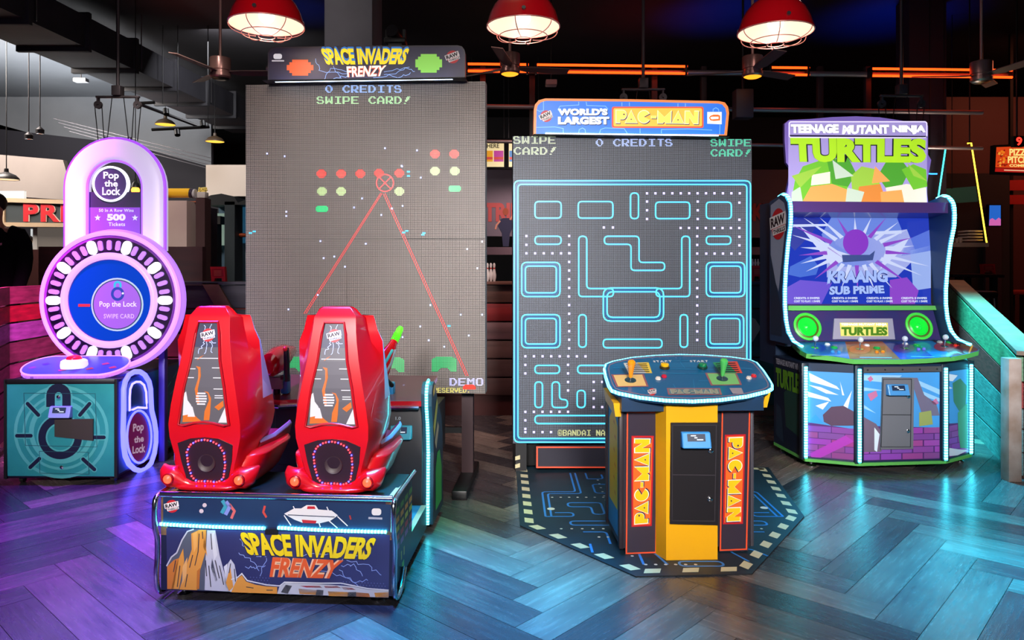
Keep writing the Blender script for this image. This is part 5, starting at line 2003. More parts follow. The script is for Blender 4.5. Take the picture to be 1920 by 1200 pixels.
# caution stripes on the left foot of the stand
mb = MB()
pf = MP(0.02)
mb.box(mx0 + 0.02, mx0 + 0.1, 0.02, 0.3, 0.0, mzb, M((20, 20, 24), 0.5))
for k in range(3):
    y = 856 + k * 15
    poly(mb, pf, [(966, y), (975, y - 3), (975, y + 5), (966, y + 7)], M((200, 190, 150), 0.6), 0.002)
mb.build('stand_foot', mz)

# ---- floor mat
mat_pts = [floor_at(966, 858), floor_at(975, 987), floor_at(1192, 1083), floor_at(1410, 1078), floor_at(1508, 970), floor_at(1441, 878)]
t = thing('floor_mat', 'dark six sided floor mat with blue maze lines and a dashed cream border', 'mat')
mb = MB()
mb.prism([Vector((p.x, p.y, 0.001)) for p in mat_pts], (0, 0, 0.006), noisy((16, 44, 58), (10, 34, 46), 6, 0.55), M((14, 18, 26), 0.6))
mm = mb.build('mat_base', t)


def FM(x, y, off=0.0):
    return Vector((x, y, 0.0072 + off))


mb = MB()
cen = sum(mat_pts, Vector()) / 6
ring = []
for i in range(6):
    a, b = mat_pts[i], mat_pts[(i + 1) % 6]
    d = (b - a)
    n = max(2, int(d.length / 0.155))
    inw = Vector((-d.y, d.x, 0)).normalized()
    if inw.dot(cen - a) < 0:
        inw = -inw
    dn = d.normalized()
    for k in range(n):
        p = a + d * ((k + 0.5) / n) + inw * 0.055
        q = [p - dn * 0.05 - inw * 0.026, p + dn * 0.03 - inw * 0.026, p + dn * 0.05 + inw * 0.026, p - dn * 0.03 + inw * 0.026]
        mb.add([FM(v.x, v.y, 0.001) for v in q], [(0, 1, 2, 3)], M((214, 204, 166), 0.6))
mb.build('border_pattern', mm)
mb = MB()
ML_ = M((40, 130, 215), 0.45)


def mat_line(pts, closed=False, r=0.03):
    out = []
    n = len(pts)
    for i in range(n):
        if not closed and i in (0, n - 1):
            out.append(Vector(pts[i]))
            continue
        p, a, b = Vector(pts[i]), Vector(pts[i - 1]), Vector(pts[(i + 1) % n])
        u, v = a - p, b - p
        rr = min(r, u.length / 2, v.length / 2)
        u.normalize()
        v.normalize()
        for k in range(4):
            f = k / 3
            out.append(((p + u * rr) * (1 - f) + p * f) * (1 - f) + (p * (1 - f) + (p + v * rr) * f) * f)
    stroke(mb, FM, out, 0.013, ML_, 0.0008, closed)


def in_mat(x, y, m=0.14):
    for i in range(6):
        a, b = mat_pts[i], mat_pts[(i + 1) % 6]
        d = (b - a)
        inw = Vector((-d.y, d.x, 0)).normalized()
        if inw.dot(cen - a) < 0:
            inw = -inw
        if (Vector((x, y, 0)) - a).dot(inw) < m:
            return False
    return True


# left and right fields of generic maze bars
for s, x0 in ((1, 0.2), (-1, 1.62)):
    X = lambda v: x0 + s * v
    for pts, cl in (([(X(0.0), 4.46), (X(0.0), 4.95), (X(0.22), 4.95), (X(0.22), 5.4)], False), ([(X(0.035), 4.46), (X(0.035), 4.91), (X(0.255), 4.91), (X(0.255), 5.4)], False), ([(X(0.0), 4.46), (X(0.17), 4.46), (X(0.17), 4.53), (X(0.06), 4.53)], False),
                    ([(X(0.15), 4.72), (X(0.36), 4.72), (X(0.36), 4.5), (X(0.29), 4.5), (X(0.29), 4.64), (X(0.15), 4.64)], True), ([(X(0.35), 4.92), (X(0.46), 4.92), (X(0.46), 5.12), (X(0.35), 5.12)], True),
                    ([(X(0.33), 5.25), (X(0.33), 5.4)], False), ([(X(0.33), 5.25), (X(0.44), 5.25), (X(0.44), 5.36)], False), ([(X(0.14), 4.38), (X(0.5), 4.38), (X(0.5), 4.31), (X(0.14), 4.31)], True), ([(X(0.2), 4.2), (X(0.33), 4.2), (X(0.33), 4.02)], False), ([(X(0.48), 4.2), (X(0.48), 4.08)], False)):
        mat_line(pts, cl)
    for k in range(9):
        for pt in ((X(0.06 + 0.055 * k), 4.83), (X(0.4), 4.5 + 0.09 * k), (X(0.08 + 0.06 * k), 4.25), (X(0.28 + 0.05 * k), 4.12), (X(0.42), 3.85 + 0.05 * k)):
            if in_mat(*pt):
                poly(mb, FM, disc(pt[0], pt[1], 0.0085, n=8), M((220, 220, 210), 0.6), 0.0012)
for pts, cl in (([(0.42, 4.02), (0.42, 3.9)], False), ([(0.66, 3.74), (0.66, 3.9), (0.74, 3.9), (0.78, 3.74)], False), ([(1.2, 3.78), (1.14, 3.92), (1.26, 3.95), (1.32, 3.85)], False), ([(0.9, 3.7), (0.9, 3.66)], False), ([(0.84, 3.72), (1.06, 3.72), (1.06, 3.78), (0.84, 3.78)], True)):
    mat_line(pts, cl)
for k in range(14):
    x = 0.62 + k * 0.05
    if in_mat(x, 3.74, 0.12):
        poly(mb, FM, disc(x, 3.74, 0.009, n=8), M((220, 220, 210), 0.6), 0.0012)
poly(mb, FM, disc(0.24, 4.6, 0.024, n=14), M((220, 220, 210), 0.6), 0.0012)
poly(mb, FM, disc(1.56, 4.62, 0.024, n=14), M((220, 220, 210), 0.6), 0.0012)
mb.build('maze_print', mm)

# ---- control pedestal
KL, KR = (0.912, 3.80, 0.0075), 2.5
ped = thing('control_pedestal', 'two player control pedestal with a yellow front pillar and a glowing blue oval deck', 'arcade console', KL, KR)


def KP(ly):
    return Plane(KL, KR, (0, ly, 0), (0, -1, 0))


YELLOW = M((240, 172, 16), 0.35)
PURP = M((52, 42, 56), 0.35)
PB = KP(0.095)
bx0, bx1 = PB(1164, 900).x, PB(1411, 900).x
bz1 = PB(1290, 762).z
mb = MB()
mb.prism([(bx0, 0.095, 0.03), (bx1, 0.095, 0.03), (bx1 - 0.0, 0.5, 0.03), (bx0 + 0.0, 0.5, 0.03)], (0, 0, bz1 - 0.03 + 0.02), M((40, 34, 44), 0.4))
body = mb.build('body', ped)
P0 = KP(0.0)
x0, x1 = P0(1249, 900).x, P0(1345.5, 900).x
zt = P0(1295, 757).z + 0.02
mb = MB()
mb.prism([(x0, 0, 0.0), (x1, 0, 0.0), (x1 + 0.0, 0.1, 0.0), (x0 - 0.045, 0.12, 0.0)], (0, 0, zt), YELLOW)
pil = mb.build('yellow_pillar', ped)
# coin door on the pillar
mb = MB()
q = [P0(1257, 792), P0(1349, 792), P0(1345, 983), P0(1255, 981)]
mb.prism([p + Vector((0, -0.012, 0)) for p in q], (0, 0.014, 0), M((26, 22, 26), 0.4))
door = mb.build('coin_door', pil, bevel=0.004)
mb = MB()
PD = KP(-0.012)
stroke(mb, PD, [(1261, 797), (1343, 797), (1340, 977), (1260, 976)], 1.2, M((60, 54, 60), 0.4), 0.001, True)
stroke(mb, PD, [(1260, 890), (1341, 891)], 1.5, M((60, 54, 60), 0.4), 0.001)
mb.build('door_seam', door)
for px, py in ((1332, 845), (1331, 936)):
    mb = MB()
    c = PD(px, py)
    mb.lathe([(0.013, 0), (0.013, 0.008), (0.009, 0.011), (0.0005, 0.011)], CHROME, c, (0, -1, 0), 16)
    mb.build('lock', door)
card_reader(PD, 1276, 809, 1330, 839, ped, (60, 150, 225))
# front panels with the vertical word
for (tl, tr, br, bl), (ra, rb, rc, rd), up in ((((1174, 771), (1235, 771), (1232, 1038), (1172, 1040)), ((1184, 817), (1226, 817), (1222, 986), (1184, 988)), True),
                                                (((1352, 768), (1408, 767), (1402, 1032), (1348, 1034)), ((1359, 815), (1398, 814), (1393, 982), (1355, 983)), False)):
    mb = MB()
    q = [PB(*p) + Vector((0, -0.006, 0)) for p in (tl, tr, br, bl)]
    mb.prism(q, (0, 0.006, 0), PURP)
    fp = mb.build('front_panel', ped)
    mb = MB()
    PF = KP(0.089)
    i_ = 2.5
    stroke(mb, PF, [(tl[0] + i_, tl[1] + i_), (tr[0] - i_, tr[1] + i_), (br[0] - i_, br[1] - i_), (bl[0] + i_, bl[1] - i_)], 2.6, M((240, 84, 44), 0.35), 0.001, True)
    mb.build('orange_border', fp)
    mb = MB()
    poly(mb, PF, [ra, rb, rc, rd], M((190, 26, 36), 0.35), 0.0015)
    k = 3
    poly(mb, PF, [(ra[0] + k, ra[1] + k), (rb[0] - k, rb[1] + k), (rc[0] - k, rc[1] - k), (rd[0] + k, rd[1] - k)], M((244, 104, 34), 0.35), 0.0022)
    k = 6
    if up:      # reads upwards
        quad = ((rd[0] + k, rd[1] - k), (ra[0] + k, ra[1] + k), (rb[0] - k - 2, rb[1] + k), (rc[0] - k - 2, rc[1] - k))
    else:       # reads downwards
        quad = ((rb[0] - k, rb[1] + k), (rc[0] - k, rc[1] - k), (rd[0] + k + 2, rd[1] - k), (ra[0] + k + 2, ra[1] + k))
    game_word(mb, PF, quad, M((246, 196, 20), 0.35), M((50, 30, 70), 0.4), M((250, 240, 220), 0.35), 0.003)
    mb.build('name_plate', fp)
# left side: arched yellow art panel in a dark frame
PSd = Plane(KL, KR, (bx0, 0, 0), (-1, 0, 0))
mb = MB()
xx = bx0 - 0.001
mb.add([(xx, 0.14, 0.06), (xx, 0.46, 0.06), (xx, 0.46, bz1 - 0.02), (xx, 0.14, bz1 - 0.02)], [(0, 1, 2, 3)], M((40, 140, 200), 0.4))
arch = [(xx - 0.001, 0.18 + 0.24 * k / 10, bz1 - 0.12 + 0.06 * math.sin(PI * k / 10)) for k in range(11)] + [(xx - 0.001, 0.42, 0.2), (xx - 0.001, 0.18, 0.2)]
mb.add(arch, [list(range(len(arch)))], M((236, 190, 40), 0.4))
for k in range(6):
    z = 0.26 + k * 0.075
    mb.add([(xx - 0.002, 0.22 + 0.03 * (k % 2), z), (xx - 0.002, 0.26 + 0.03 * (k % 2), z + 0.012), (xx - 0.002, 0.25 + 0.03 * (k % 2), z + 0.03)], [(0, 1, 2)], M((210, 90, 30), 0.4))
mb.build('side_art', body)
mb = MB()
for y in (0.1, 0.49):
    mb.box(bx0 - 0.012, bx0 + 0.012, y - 0.02, y + 0.02, 0.03, bz1, M((44, 34, 40), 0.4), 0.004)
mb.box(bx1 - 0.012, bx1 + 0.006, 0.09, 0.13, 0.03, bz1, M((70, 66, 74), 0.4), 0.004)
mb.build('corner_trim', body)
for x in (bx0 + 0.05, bx1 - 0.05):
    for y in (0.13, 0.45):
        mb = MB()
        mb.lathe([(0.028, 0), (0.03, 0.008), (0.018, 0.014), (0.01, 0.018), (0.01, 0.034)], STEEL, (x, y, 0), n=16, caps=True)
        mb.build('levelling_foot', ped)
# deck
zf, zbk = 0.82, 0.99
yf, yb = -0.07, 0.50
PDk = Plane(KL, KR, (0, yf, zf), (0, -(zbk - zf), (yb - yf)))
ol = [(1134, 690), (1137, 682), (1150, 677), (1185, 670), (1230, 666), (1275, 664.5), (1320, 665.5), (1370, 669), (1405, 674), (1418, 679), (1430, 693), (1441, 709), (1447, 720), (1447, 727), (1438, 732), (1400, 741), (1350, 747.5), (1300, 750), (1250, 748.5), (1200, 743), (1160, 735), (1147, 730), (1142, 722), (1136, 704)]
mb = MB()
top = [PDk(*p) for p in ol]
mb.prism(top, PDk.n * -0.03, M((10, 92, 140), 0.28, 0, 0.4), M((20, 40, 60), 0.4))
deck = mb.build('control_deck', ped)
mb = MB()
mb.tube([p - PDk.n * 0.008 for p in top], 0.0095, diode_strip((84, 205, 255), 4.0, 10.0, 'X', 0.016), 8, True)
mb.build('led_edge', deck)
mb = MB()
cx, cy = 1290, 706
inn = [(cx + (x - cx) * 0.955, cy + (y - cy) * 0.93) for x, y in ol]
stroke(mb, PDk, inn, 2, M((130, 110, 130), 0.4), 0.001, True)
DL = M((24, 112, 160), 0.35)
for pts in ([(1275, 670), (1276, 680), (1284, 690)], [(1240, 692), (1360, 693)], [(1240, 700), (1330, 701)], [(1262, 720), (1268, 730), (1290, 730)], [(1300, 712), (1302, 730)], [(1310, 714), (1340, 714), (1345, 722)], [(1170, 720), (1200, 722), (1210, 735)], [(1380, 690), (1410, 692)], [(1240, 678), (1310, 676)], [(1150, 690), (1168, 690), (1172, 697)]):
    stroke(mb, PDk, pts, 1.6, DL, 0.001)
for (q, c) in ((((1150, 704), (1204, 703), (1212, 724), (1159, 725)), (228, 190, 120)), (((1326, 701), (1378, 701), (1387, 721), (1336, 722)), (120, 190, 110))):
    ce = (sum(p[0] for p in q) / 4, sum(p[1] for p in q) / 4)
    poly(mb, PDk, [(ce[0] + (x - ce[0]) * 1.14, ce[1] + (y - ce[1]) * 1.14) for x, y in q], M((150, 84, 90), 0.4), 0.0015)
    poly(mb, PDk, q, M(c, 0.4), 0.0022)
for (q, c, c2) in ((((1169, 681), (1216, 680), (1223, 700), (1178, 700)), (205, 205, 200), (235, 200, 70)), (((1336, 680), (1382, 678), (1392, 700), (1350, 700)), (40, 150, 90), (220, 70, 50))):
    poly(mb, PDk, q, M(c, 0.4), 0.0015)
    a, b, cc, d = [Vector(v) for v in q]
    poly(mb, PDk, [a.lerp(b, 0.55), b, cc, d.lerp(cc, 0.75)], M(c2, 0.4), 0.002)
    for k in range(5):
        f = 0.12 + k * 0.18
        poly(mb, PDk, [a.lerp(d, f).lerp(b.lerp(cc, f), 0.08), a.lerp(d, f).lerp(b.lerp(cc, f), 0.9), a.lerp(d, f + 0.08).lerp(b.lerp(cc, f + 0.08), 0.9), a.lerp(d, f + 0.08).lerp(b.lerp(cc, f + 0.08), 0.08)], M((30, 30, 36), 0.5), 0.003)
for w_, q in (('START', ((1224, 676.5), (1259, 676), (1260, 679.5), (1225, 680))), ('START', ((1293, 676), (1327, 676), (1328, 679.5), (1294, 679.5)))):
    text(mb, PDk, w_, q, M((220, 220, 220), 0.5), 0.002, 0.03, 1.3)
poly(mb, PDk, [(1250, 728), (1350, 728), (1354, 741), (1253, 741)], M((150, 90, 100), 0.4), 0.0015)
poly(mb, PDk, [(1253, 730), (1347, 730), (1350, 739.5), (1256, 739.5)], M((88, 122, 128), 0.4), 0.0022)
game_word(mb, PDk, ((1257, 731), (1344, 731), (1347, 739), (1260, 739)), M((150, 150, 130), 0.4), M((30, 50, 70), 0.4), M((180, 190, 180), 0.4), 0.0028)
poly(mb, PDk, [(1367, 728), (1390, 728), (1395, 739), (1374, 739)], M((150, 140, 150), 0.4), 0.002)
maker_badge(mb, PDk, 1223, 735, 7, 0.0016, -10)
mb.build('artwork', deck)
up = PDk.n
BASE_P = {}


def stick(px, py, c):
    mb = MB()
    o = PDk(px, py, 0.002)
    mb.lathe([(0.03, 0.0), (0.03, 0.004), (0.02, 0.006), (0.0005, 0.006)], M((30, 60, 70), 0.3), o, up, 22)
    mb.lathe([(0.007, 0.006), (0.007, 0.035)], CHROME, o, up, 12)
    s = mb.build('joystick', deck)
    mb = MB()
    mb.lathe([(0.009, 0.02), (0.011, 0.03), (0.013, 0.05), (0.018, 0.08), (0.021, 0.096), (0.02, 0.108), (0.012, 0.116), (0.0005, 0.118)], M(c, 0.25, 0, 0.4), o, up, 22)
    mb.build('bat_top', s)


def button(name, px, py, r, h, c, par, pl, rim=None):
    mb = MB()
    o = pl(px, py, 0.001)
    mb.lathe([(r * 1.25, 0), (r * 1.25, h * 0.4), (r * 1.05, h * 0.55)], M(rim or c, 0.3), o, pl.n, 20)
    mb.lathe([(r, h * 0.4), (r, h * 0.9), (r * 0.7, h), (0.0005, h * 1.02)], M(c, 0.22, 0, 0.3), o, pl.n, 20)
    return mb.build(name, par)


stick(1182, 714, (250, 150, 20))
stick(1354, 711, (80, 190, 90))
button('start_button', 1246, 690, 0.022, 0.026, (245, 190, 20), deck, PDk, (60, 50, 20))
button('start_button', 1317, 690, 0.022, 0.026, (20, 130, 80), deck, PDk, (20, 60, 50))
button('deck_button', 1234, 711, 0.012, 0.012, (225, 215, 205), deck, PDk)
button('deck_button', 1245, 707, 0.012, 0.012, (200, 30, 60), deck, PDk)
button('deck_button', 1404, 710, 0.012, 0.012, (225, 215, 205), deck, PDk)
button('deck_button', 1413, 706, 0.012, 0.012, (210, 40, 50), deck, PDk)
# yellow brackets below the deck
mb = MB()
mb.prism([(bx0 - 0.045, 0.06, 0.79), (bx0 - 0.005, 0.06, 0.79), (bx0 - 0.005, 0.06, 0.72), (bx0 - 0.035, 0.06, 0.72)], (0, 0.3, 0.03), YELLOW)
mb.build('deck_bracket', ped)
mb = MB()
pr = KP(0.06)
q = [pr(1436, 738), pr(1445, 736), pr(1438, 764), pr(1429, 764)]
mb.prism(q, (0, 0.3, 0.03), YELLOW)
mb.build('deck_bracket', ped)
mb = MB()
mb.prism([(bx0 - 0.01, 0.02, bz1 - 0.01), (bx1 + 0.03, 0.02, bz1 - 0.01), (bx1 + 0.07, 0.48, bz1 + 0.04), (bx0 - 0.03, 0.48, bz1 + 0.04)], (0, 0, 0.07), M((18, 50, 80), 0.4))
mb.build('deck_support', ped)

# ================================================================ FOUR PLAYER CABINET
TL, TR_ = (2.85, 5.655, 0), 5.6
fg = thing('four_player_game', 'four player arcade cabinet with a lit green lettered header and cyan light strips', 'arcade game', TL, TR_)


def TP(ly):
    return Plane(TL, TR_, (0, ly, 0), (0, -1, 0))


A_, B_, C_, D_ = (-0.66, 0.0), (-0.335, -0.165), (0.335, -0.165), (0.66, 0.0)
LIME = M((96, 180, 84), 0.35)
DKB = M((22, 40, 66), 0.4)
mb = MB()
foot = [A_, B_, C_, D_, (0.66, 0.52), (-0.66, 0.52)]
mb.prism([(x, y, 0.06) for x, y in foot], (0, 0, 0.72), DKB)
low = mb.build('lower_body', fg)
mb = MB()
mb.prism([(x * 1.01, y - 0.012, 0.045) for x, y in foot], (0, 0, 0.022), LIME)
mb.build('green_base_trim', fg)
CY = diode_strip((74, 222, 246), 4.0, 20.0, 'Z', 0.02)


def facet(p, q):
    n = Vector((q[1] - p[1], -(q[0] - p[0]), 0))
    return Plane(TL, TR_, (p[0], p[1], 0), n)


SKY, SKYL, BRICK, MORT, BEAM_P, SHARD = (70, 150, 215), (150, 195, 228), (150, 70, 165), (84, 40, 110), (172, 54, 180), (214, 226, 240)


def facet_art(p, q, seed):
    pl = facet(p, q)
    p, q = Vector((p[0], p[1], 0)), Vector((q[0], q[1], 0))

    def U(u, v, off=0.0):
        return p.lerp(q, u) + Vector((0, 0, 0.08 + 0.64 * (1 - v))) + pl.n * (off + 0.001)
    mb = MB()
    poly(mb, U, [(0.06, 0.0), (0.94, 0.0), (0.94, 0.64), (0.06, 0.6)], M(SKY, 0.4), 0.0005)
    poly(mb, U, [(0.06, 0.6), (0.94, 0.64), (0.94, 1), (0.06, 1)], M(MORT, 0.4), 0.0005)
    rr = random.Random(seed)
    L = (Vector((q.x, q.y, 0)) - p).length
    nb = max(2, round(L / 0.17))
    for r in range(5):
        z0, z1 = 0.635 + r * 0.073, 0.70 + r * 0.073
        for k in range(-1, nb):
            a, b = (k + 0.5 * (r % 2)) / nb + 0.008, (k + 1 + 0.5 * (r % 2)) / nb - 0.008
            a, b = max(0.06, a), min(0.94, b)
            if b - a > 0.02:
                c = tuple(int(v * rr.uniform(0.82, 1.08)) for v in BRICK)
                poly(mb, U, [(a, z0), (b, z0), (b, z1), (a, z1)], M(c, 0.4), 0.001)
    return mb, U, pl


mb, U, _ = facet_art(A_, B_, 1)
for pts in ([(0.08, 0.02), (0.6, 0.16), (0.66, 0.2), (0.1, 0.12)], [(0.06, 0.16), (0.3, 0.18), (0.64, 0.26), (0.4, 0.25)], [(0.06, 0.24), (0.44, 0.3), (0.5, 0.34), (0.06, 0.3)], [(0.2, 0.4), (0.46, 0.34), (0.34, 0.44)], [(0.62, 0.5), (0.88, 0.2), (0.8, 0.42)], [(0.66, 0.1), (0.7, 0.26), (0.74, 0.26)]):
    poly(mb, U, pts, M(SHARD, 0.4), 0.0015)
poly(mb, U, [(0.34, 0.5), (0.5, 0.4), (0.72, 0.38), (0.92, 0.44), (0.92, 0.6), (0.5, 0.62), (0.36, 0.58)], M((84, 60, 84), 0.4), 0.0016)
poly(mb, U, [(0.06, 0.6), (0.2, 0.5), (0.36, 0.6)], M((50, 150, 220), 0.4), 0.0016)
poly(mb, U, [(0.1, 0.96), (0.76, 0.72), (0.92, 0.78), (0.3, 1.0), (0.12, 1.0)], M(BEAM_P, 0.4), 0.002)
mb.build('front_art', low)
mb, U, FACE_P = facet_art(B_, C_, 2)
for pts in ([(0.06, 0.02), (0.5, 0.03), (0.4, 0.12), (0.06, 0.08)], [(0.06, 0.16), (0.3, 0.2), (0.06, 0.2)], [(0.06, 0.36), (0.2, 0.46), (0.06, 0.4)], [(0.62, 0.06), (0.94, 0.2), (0.94, 0.26), (0.68, 0.14)], [(0.7, 0.2), (0.94, 0.3), (0.94, 0.34), (0.72, 0.26)]):
    poly(mb, U, pts, M(SKYL, 0.4), 0.0014)
for pts in ([(0.1, 0.06), (0.14, 0.03), (0.17, 0.07), (0.13, 0.1)], [(0.1, 0.24), (0.2, 0.2), (0.22, 0.26), (0.14, 0.32)], [(0.84, 0.34), (0.9, 0.3), (0.93, 0.36), (0.88, 0.38)]):
    poly(mb, U, pts, M((190, 110, 150), 0.4), 0.0018)
poly(mb, U, [(0.06, 0.5), (0.2, 0.58), (0.28, 0.7), (0.26, 0.9), (0.06, 0.9)], M((110, 92, 112), 0.4), 0.002)
poly(mb, U, [(0.18, 0.62), (0.24, 0.7), (0.21, 0.9), (0.18, 0.88)], M(SHARD, 0.4), 0.0025)
poly(mb, U, [(0.6, 0.06), (0.68, 0.06), (0.76, 0.26), (0.9, 0.36), (0.94, 0.5), (0.74, 0.5)], M((112, 104, 128), 0.4), 0.0018)
poly(mb, U, [(0.7, 0.46), (0.84, 0.44), (0.86, 0.6), (0.7, 0.62)], M((150, 160, 90), 0.4), 0.002)
mb.build('front_art', low)
mb, U, _ = facet_art(C_, D_, 3)
for pts in ([(0.08, 0.02), (0.5, 0.06), (0.3, 0.12), (0.08, 0.1)], [(0.08, 0.16), (0.3, 0.2), (0.1, 0.2)], [(0.1, 0.88), (0.6, 0.94), (0.92, 0.97), (0.5, 1.0), (0.1, 0.98)]):
    poly(mb, U, pts, M(SHARD, 0.4), 0.0015)
poly(mb, U, [(0.5, 0.5), (0.9, 0.4), (0.92, 0.95), (0.6, 0.92), (0.52, 0.75)], M((70, 150, 110), 0.4), 0.0018)
poly(mb, U, [(0.3, 0.14), (0.6, 0.1), (0.86, 0.2), (0.8, 0.5), (0.62, 0.52), (0.34, 0.36)], M((60, 120, 90), 0.4), 0.0016)
mb.build('front_art', low)
# vertical light strips in dark channels
for p in (A_, B_, C_, D_):
    c = Vector((p[0], p[1], 0))
    o = c + Vector((p[0] * 0.03, -0.02, 0))
    mb = MB()
    mb.box(c.x - 0.03, c.x + 0.03, c.y - 0.012, c.y + 0.03, 0.06, 0.78, M((20, 36, 52), 0.4), 0.004)
    ch = mb.build('strip_channel', low)
    mb = MB()
    mb.box(c.x - 0.012, c.x + 0.012, c.y - 0.022, c.y - 0.012, 0.07, 0.755, CY, 0.003)
    mb.build('led_strip', ch)
# screwed metal strip and the coin door
mb = MB()
fy = -0.165
mb.box(-0.3, 0.31, fy - 0.008, fy, 0.725, 0.765, M((96, 90, 92), 0.45, 0.5))
for k in range(5):
    mb.lathe([(0.006, 0), (0.006, 0.004), (0.0005, 0.005)], BLACK, (-0.27 + k * 0.135, fy - 0.008, 0.745), (0, -1, 0), 10)
mb.build('metal_strip', low)
PF = TP(fy)
q = [PF(1653, 707), PF(1712, 708), PF(1710, 841), PF(1649, 842)]
mb = MB()
mb.prism([p + Vector((0, -0.014, 0)) for p in q], (0, 0.015, 0), M((112, 112, 118), 0.4, 0.1))
door = mb.build('coin_door', low, bevel=0.004)
mb = MB()
PD = TP(fy - 0.014)
stroke(mb, PD, [(1656, 711), (1709, 711), (1707, 838), (1652, 838)], 1.3, M((34, 34, 38), 0.5), 0.001, True)
stroke(mb, PD, [(1655, 777.5), (1709, 778)], 1.4, M((34, 34, 38), 0.5), 0.001)
mb.build('door_seam', door)
for px, py in ((1703, 743), (1702, 808)):
    mb = MB()
    mb.lathe([(0.014, 0), (0.014, 0.008), (0.008, 0.011), (0.0005, 0.011)], CHROME, PD(px, py), (0, -1, 0), 16)
    mb.build('lock', door)
card_reader(PD, 1661, 720, 1700, 741, fg, (70, 140, 200))
for x, y in ((-0.6, 0.02), (0.6, 0.04), (-0.6, 0.46), (0.6, 0.46)):
    mb = MB()
    mb.lathe([(0.035, 0), (0.036, 0.008), (0.02, 0.016), (0.012, 0.02), (0.012, 0.062)], CHROME, (x, y, 0), n=18, caps=True)
    mb.build('levelling_foot', fg)
# left flank with art
mb = MB()
xx = -0.662


def FL(a, b, off=0.0):
    return Vector((xx - off, a, b))


poly(mb, FL, [(0.03, 0.07), (0.51, 0.07), (0.51, 0.77), (0.03, 0.77)], M((14, 30, 50), 0.4), 0.0)
for pts, c in (([(0.05, 0.2), (0.3, 0.24), (0.34, 0.5), (0.2, 0.58), (0.05, 0.5)], (30, 66, 60)), ([(0.34, 0.1), (0.48, 0.14), (0.47, 0.4), (0.38, 0.36)], (26, 48, 66))):
    poly(mb, FL, pts, M(c, 0.4), 0.0012)
u = lambda x, y, o=0.0: Vector((xx - 0.003 - o, 0.5 - x * 0.56, 0.78 - y))
text(mb, u, 'TEENAGE MUTANT NINJA', (0.05, 0.02, 0.82, 0.08), M((150, 150, 165), 0.4), 0.001, 0.05)
text(mb, u, 'TURTLES', (0.05, 0.095, 0.84, 0.25), M((96, 150, 40), 0.4), 0.001, 0.06)
mb.build('flank_art', low)

# control deck
PDk = Plane(TL, TR_, (0, -0.27, 0.815), (0, -0.085, 0.56))
ol = [(1483, 640), (1482, 634.5), (1500, 633.5), (1640, 635.5), (1786, 630), (1800, 634), (1836, 654), (1835, 658), (1812, 664), (1790, 668), (1740, 672), (1690, 674), (1600, 673.5), (1560, 668), (1512, 663), (1500, 656)]
ol = [(x, y) for x, y in ol]
mb = MB()
top = [PDk(*p) for p in ol]
mb.prism(top, PDk.n * -0.036, M((20, 90, 160), 0.3, 0, 0.3), LIME)
deck = mb.build('control_deck', fg)
mb = MB()
zone = [([(1484, 639.5), (1483, 635), (1500, 634), (1583, 634.8), (1593, 673), (1560, 667.5), (1512, 662.5), (1501, 655.5)], (26, 110, 180)), ([(1583, 634.8), (1640, 636), (1650, 635.8), (1688, 673.5), (1600, 673), (1593, 672.8)], (176, 90, 44)),
        ([(1650, 635.8), (1740, 632.6), (1786, 671), (1780, 668.5), (1740, 671.5), (1688, 673.5)], (36, 60, 140)), ([(1740, 632.6), (1785, 631), (1799, 635), (1834, 655), (1833, 657), (1812, 663), (1786, 667.6)], (90, 36, 60))]
for pts, c in zone:
    poly(mb, PDk, pts, M(c, 0.3, 0, 0.3), 0.001)
poly(mb, PDk, [(1705, 634), (1740, 632.6), (1786, 667.6), (1752, 670.8)], M((24, 120, 180), 0.3, 0, 0.3), 0.0014)
rings = [(1528, 653, (20, 80, 190)), (1612, 655.5, (220, 110, 60)), (1695, 653.5, (90, 40, 120)), (1771, 650.5, (150, 40, 66))]
for x, y, c in rings:
    poly(mb, PDk, disc(x, y, 20, 8.5), M(c, 0.3), 0.002)
for x0, x1, y in ((1522, 1576, 666.5), (1612, 1672, 670.5), (1708, 1752, 669)):
    stroke(mb, PDk, [(x0, y), (x1, y + 0.6)], 1.0, M((130, 170, 205), 0.4), 0.002)
mb.build('artwork', deck)
for i, (x, y, c) in enumerate(rings):
    mb = MB()
    o = PDk(x, y, 0.002)
    mb.lathe([(0.028, 0), (0.028, 0.003), (0.0005, 0.004)], CHROME, o, PDk.n, 20)
    mb.lathe([(0.006, 0.003), (0.006, 0.06)], CHROME, o, PDk.n, 10)
    st = mb.build('joystick', deck)
    mb = MB()
    mb.ball(tuple(o + PDk.n * 0.075), 0.022, M((205, 210, 215), 0.12, 0, 0.5), n=18)
    mb.build('ball_top', st)
    col = [(60, 150, 220), (250, 140, 30), (120, 120, 230), (230, 50, 40)][i]
    dx = [(26, -6), (26, -7), (15, -9), (-8, -10)][i]
    for k, (bx, by, c2, r) in enumerate(((x + [23, 13, 2, -9][i], y - [6.5, 7, 8, 8][i], (230, 230, 230), 0.017), (x + [36, 32, 24, 9][i], y - [0.5, 2, 4.5, 7.5][i], (20, 170, 70), 0.021), (x + [33, 32, 27, 20][i], y + [7.5, 5.5, 2.5, -1.5][i], col, 0.011), (x + [45, 43, 37, 26][i], y + [8, 5, 1.8, -2.5][i], col, 0.011))):
        button('deck_button', bx, by, r, 0.014, c2, deck, PDk)
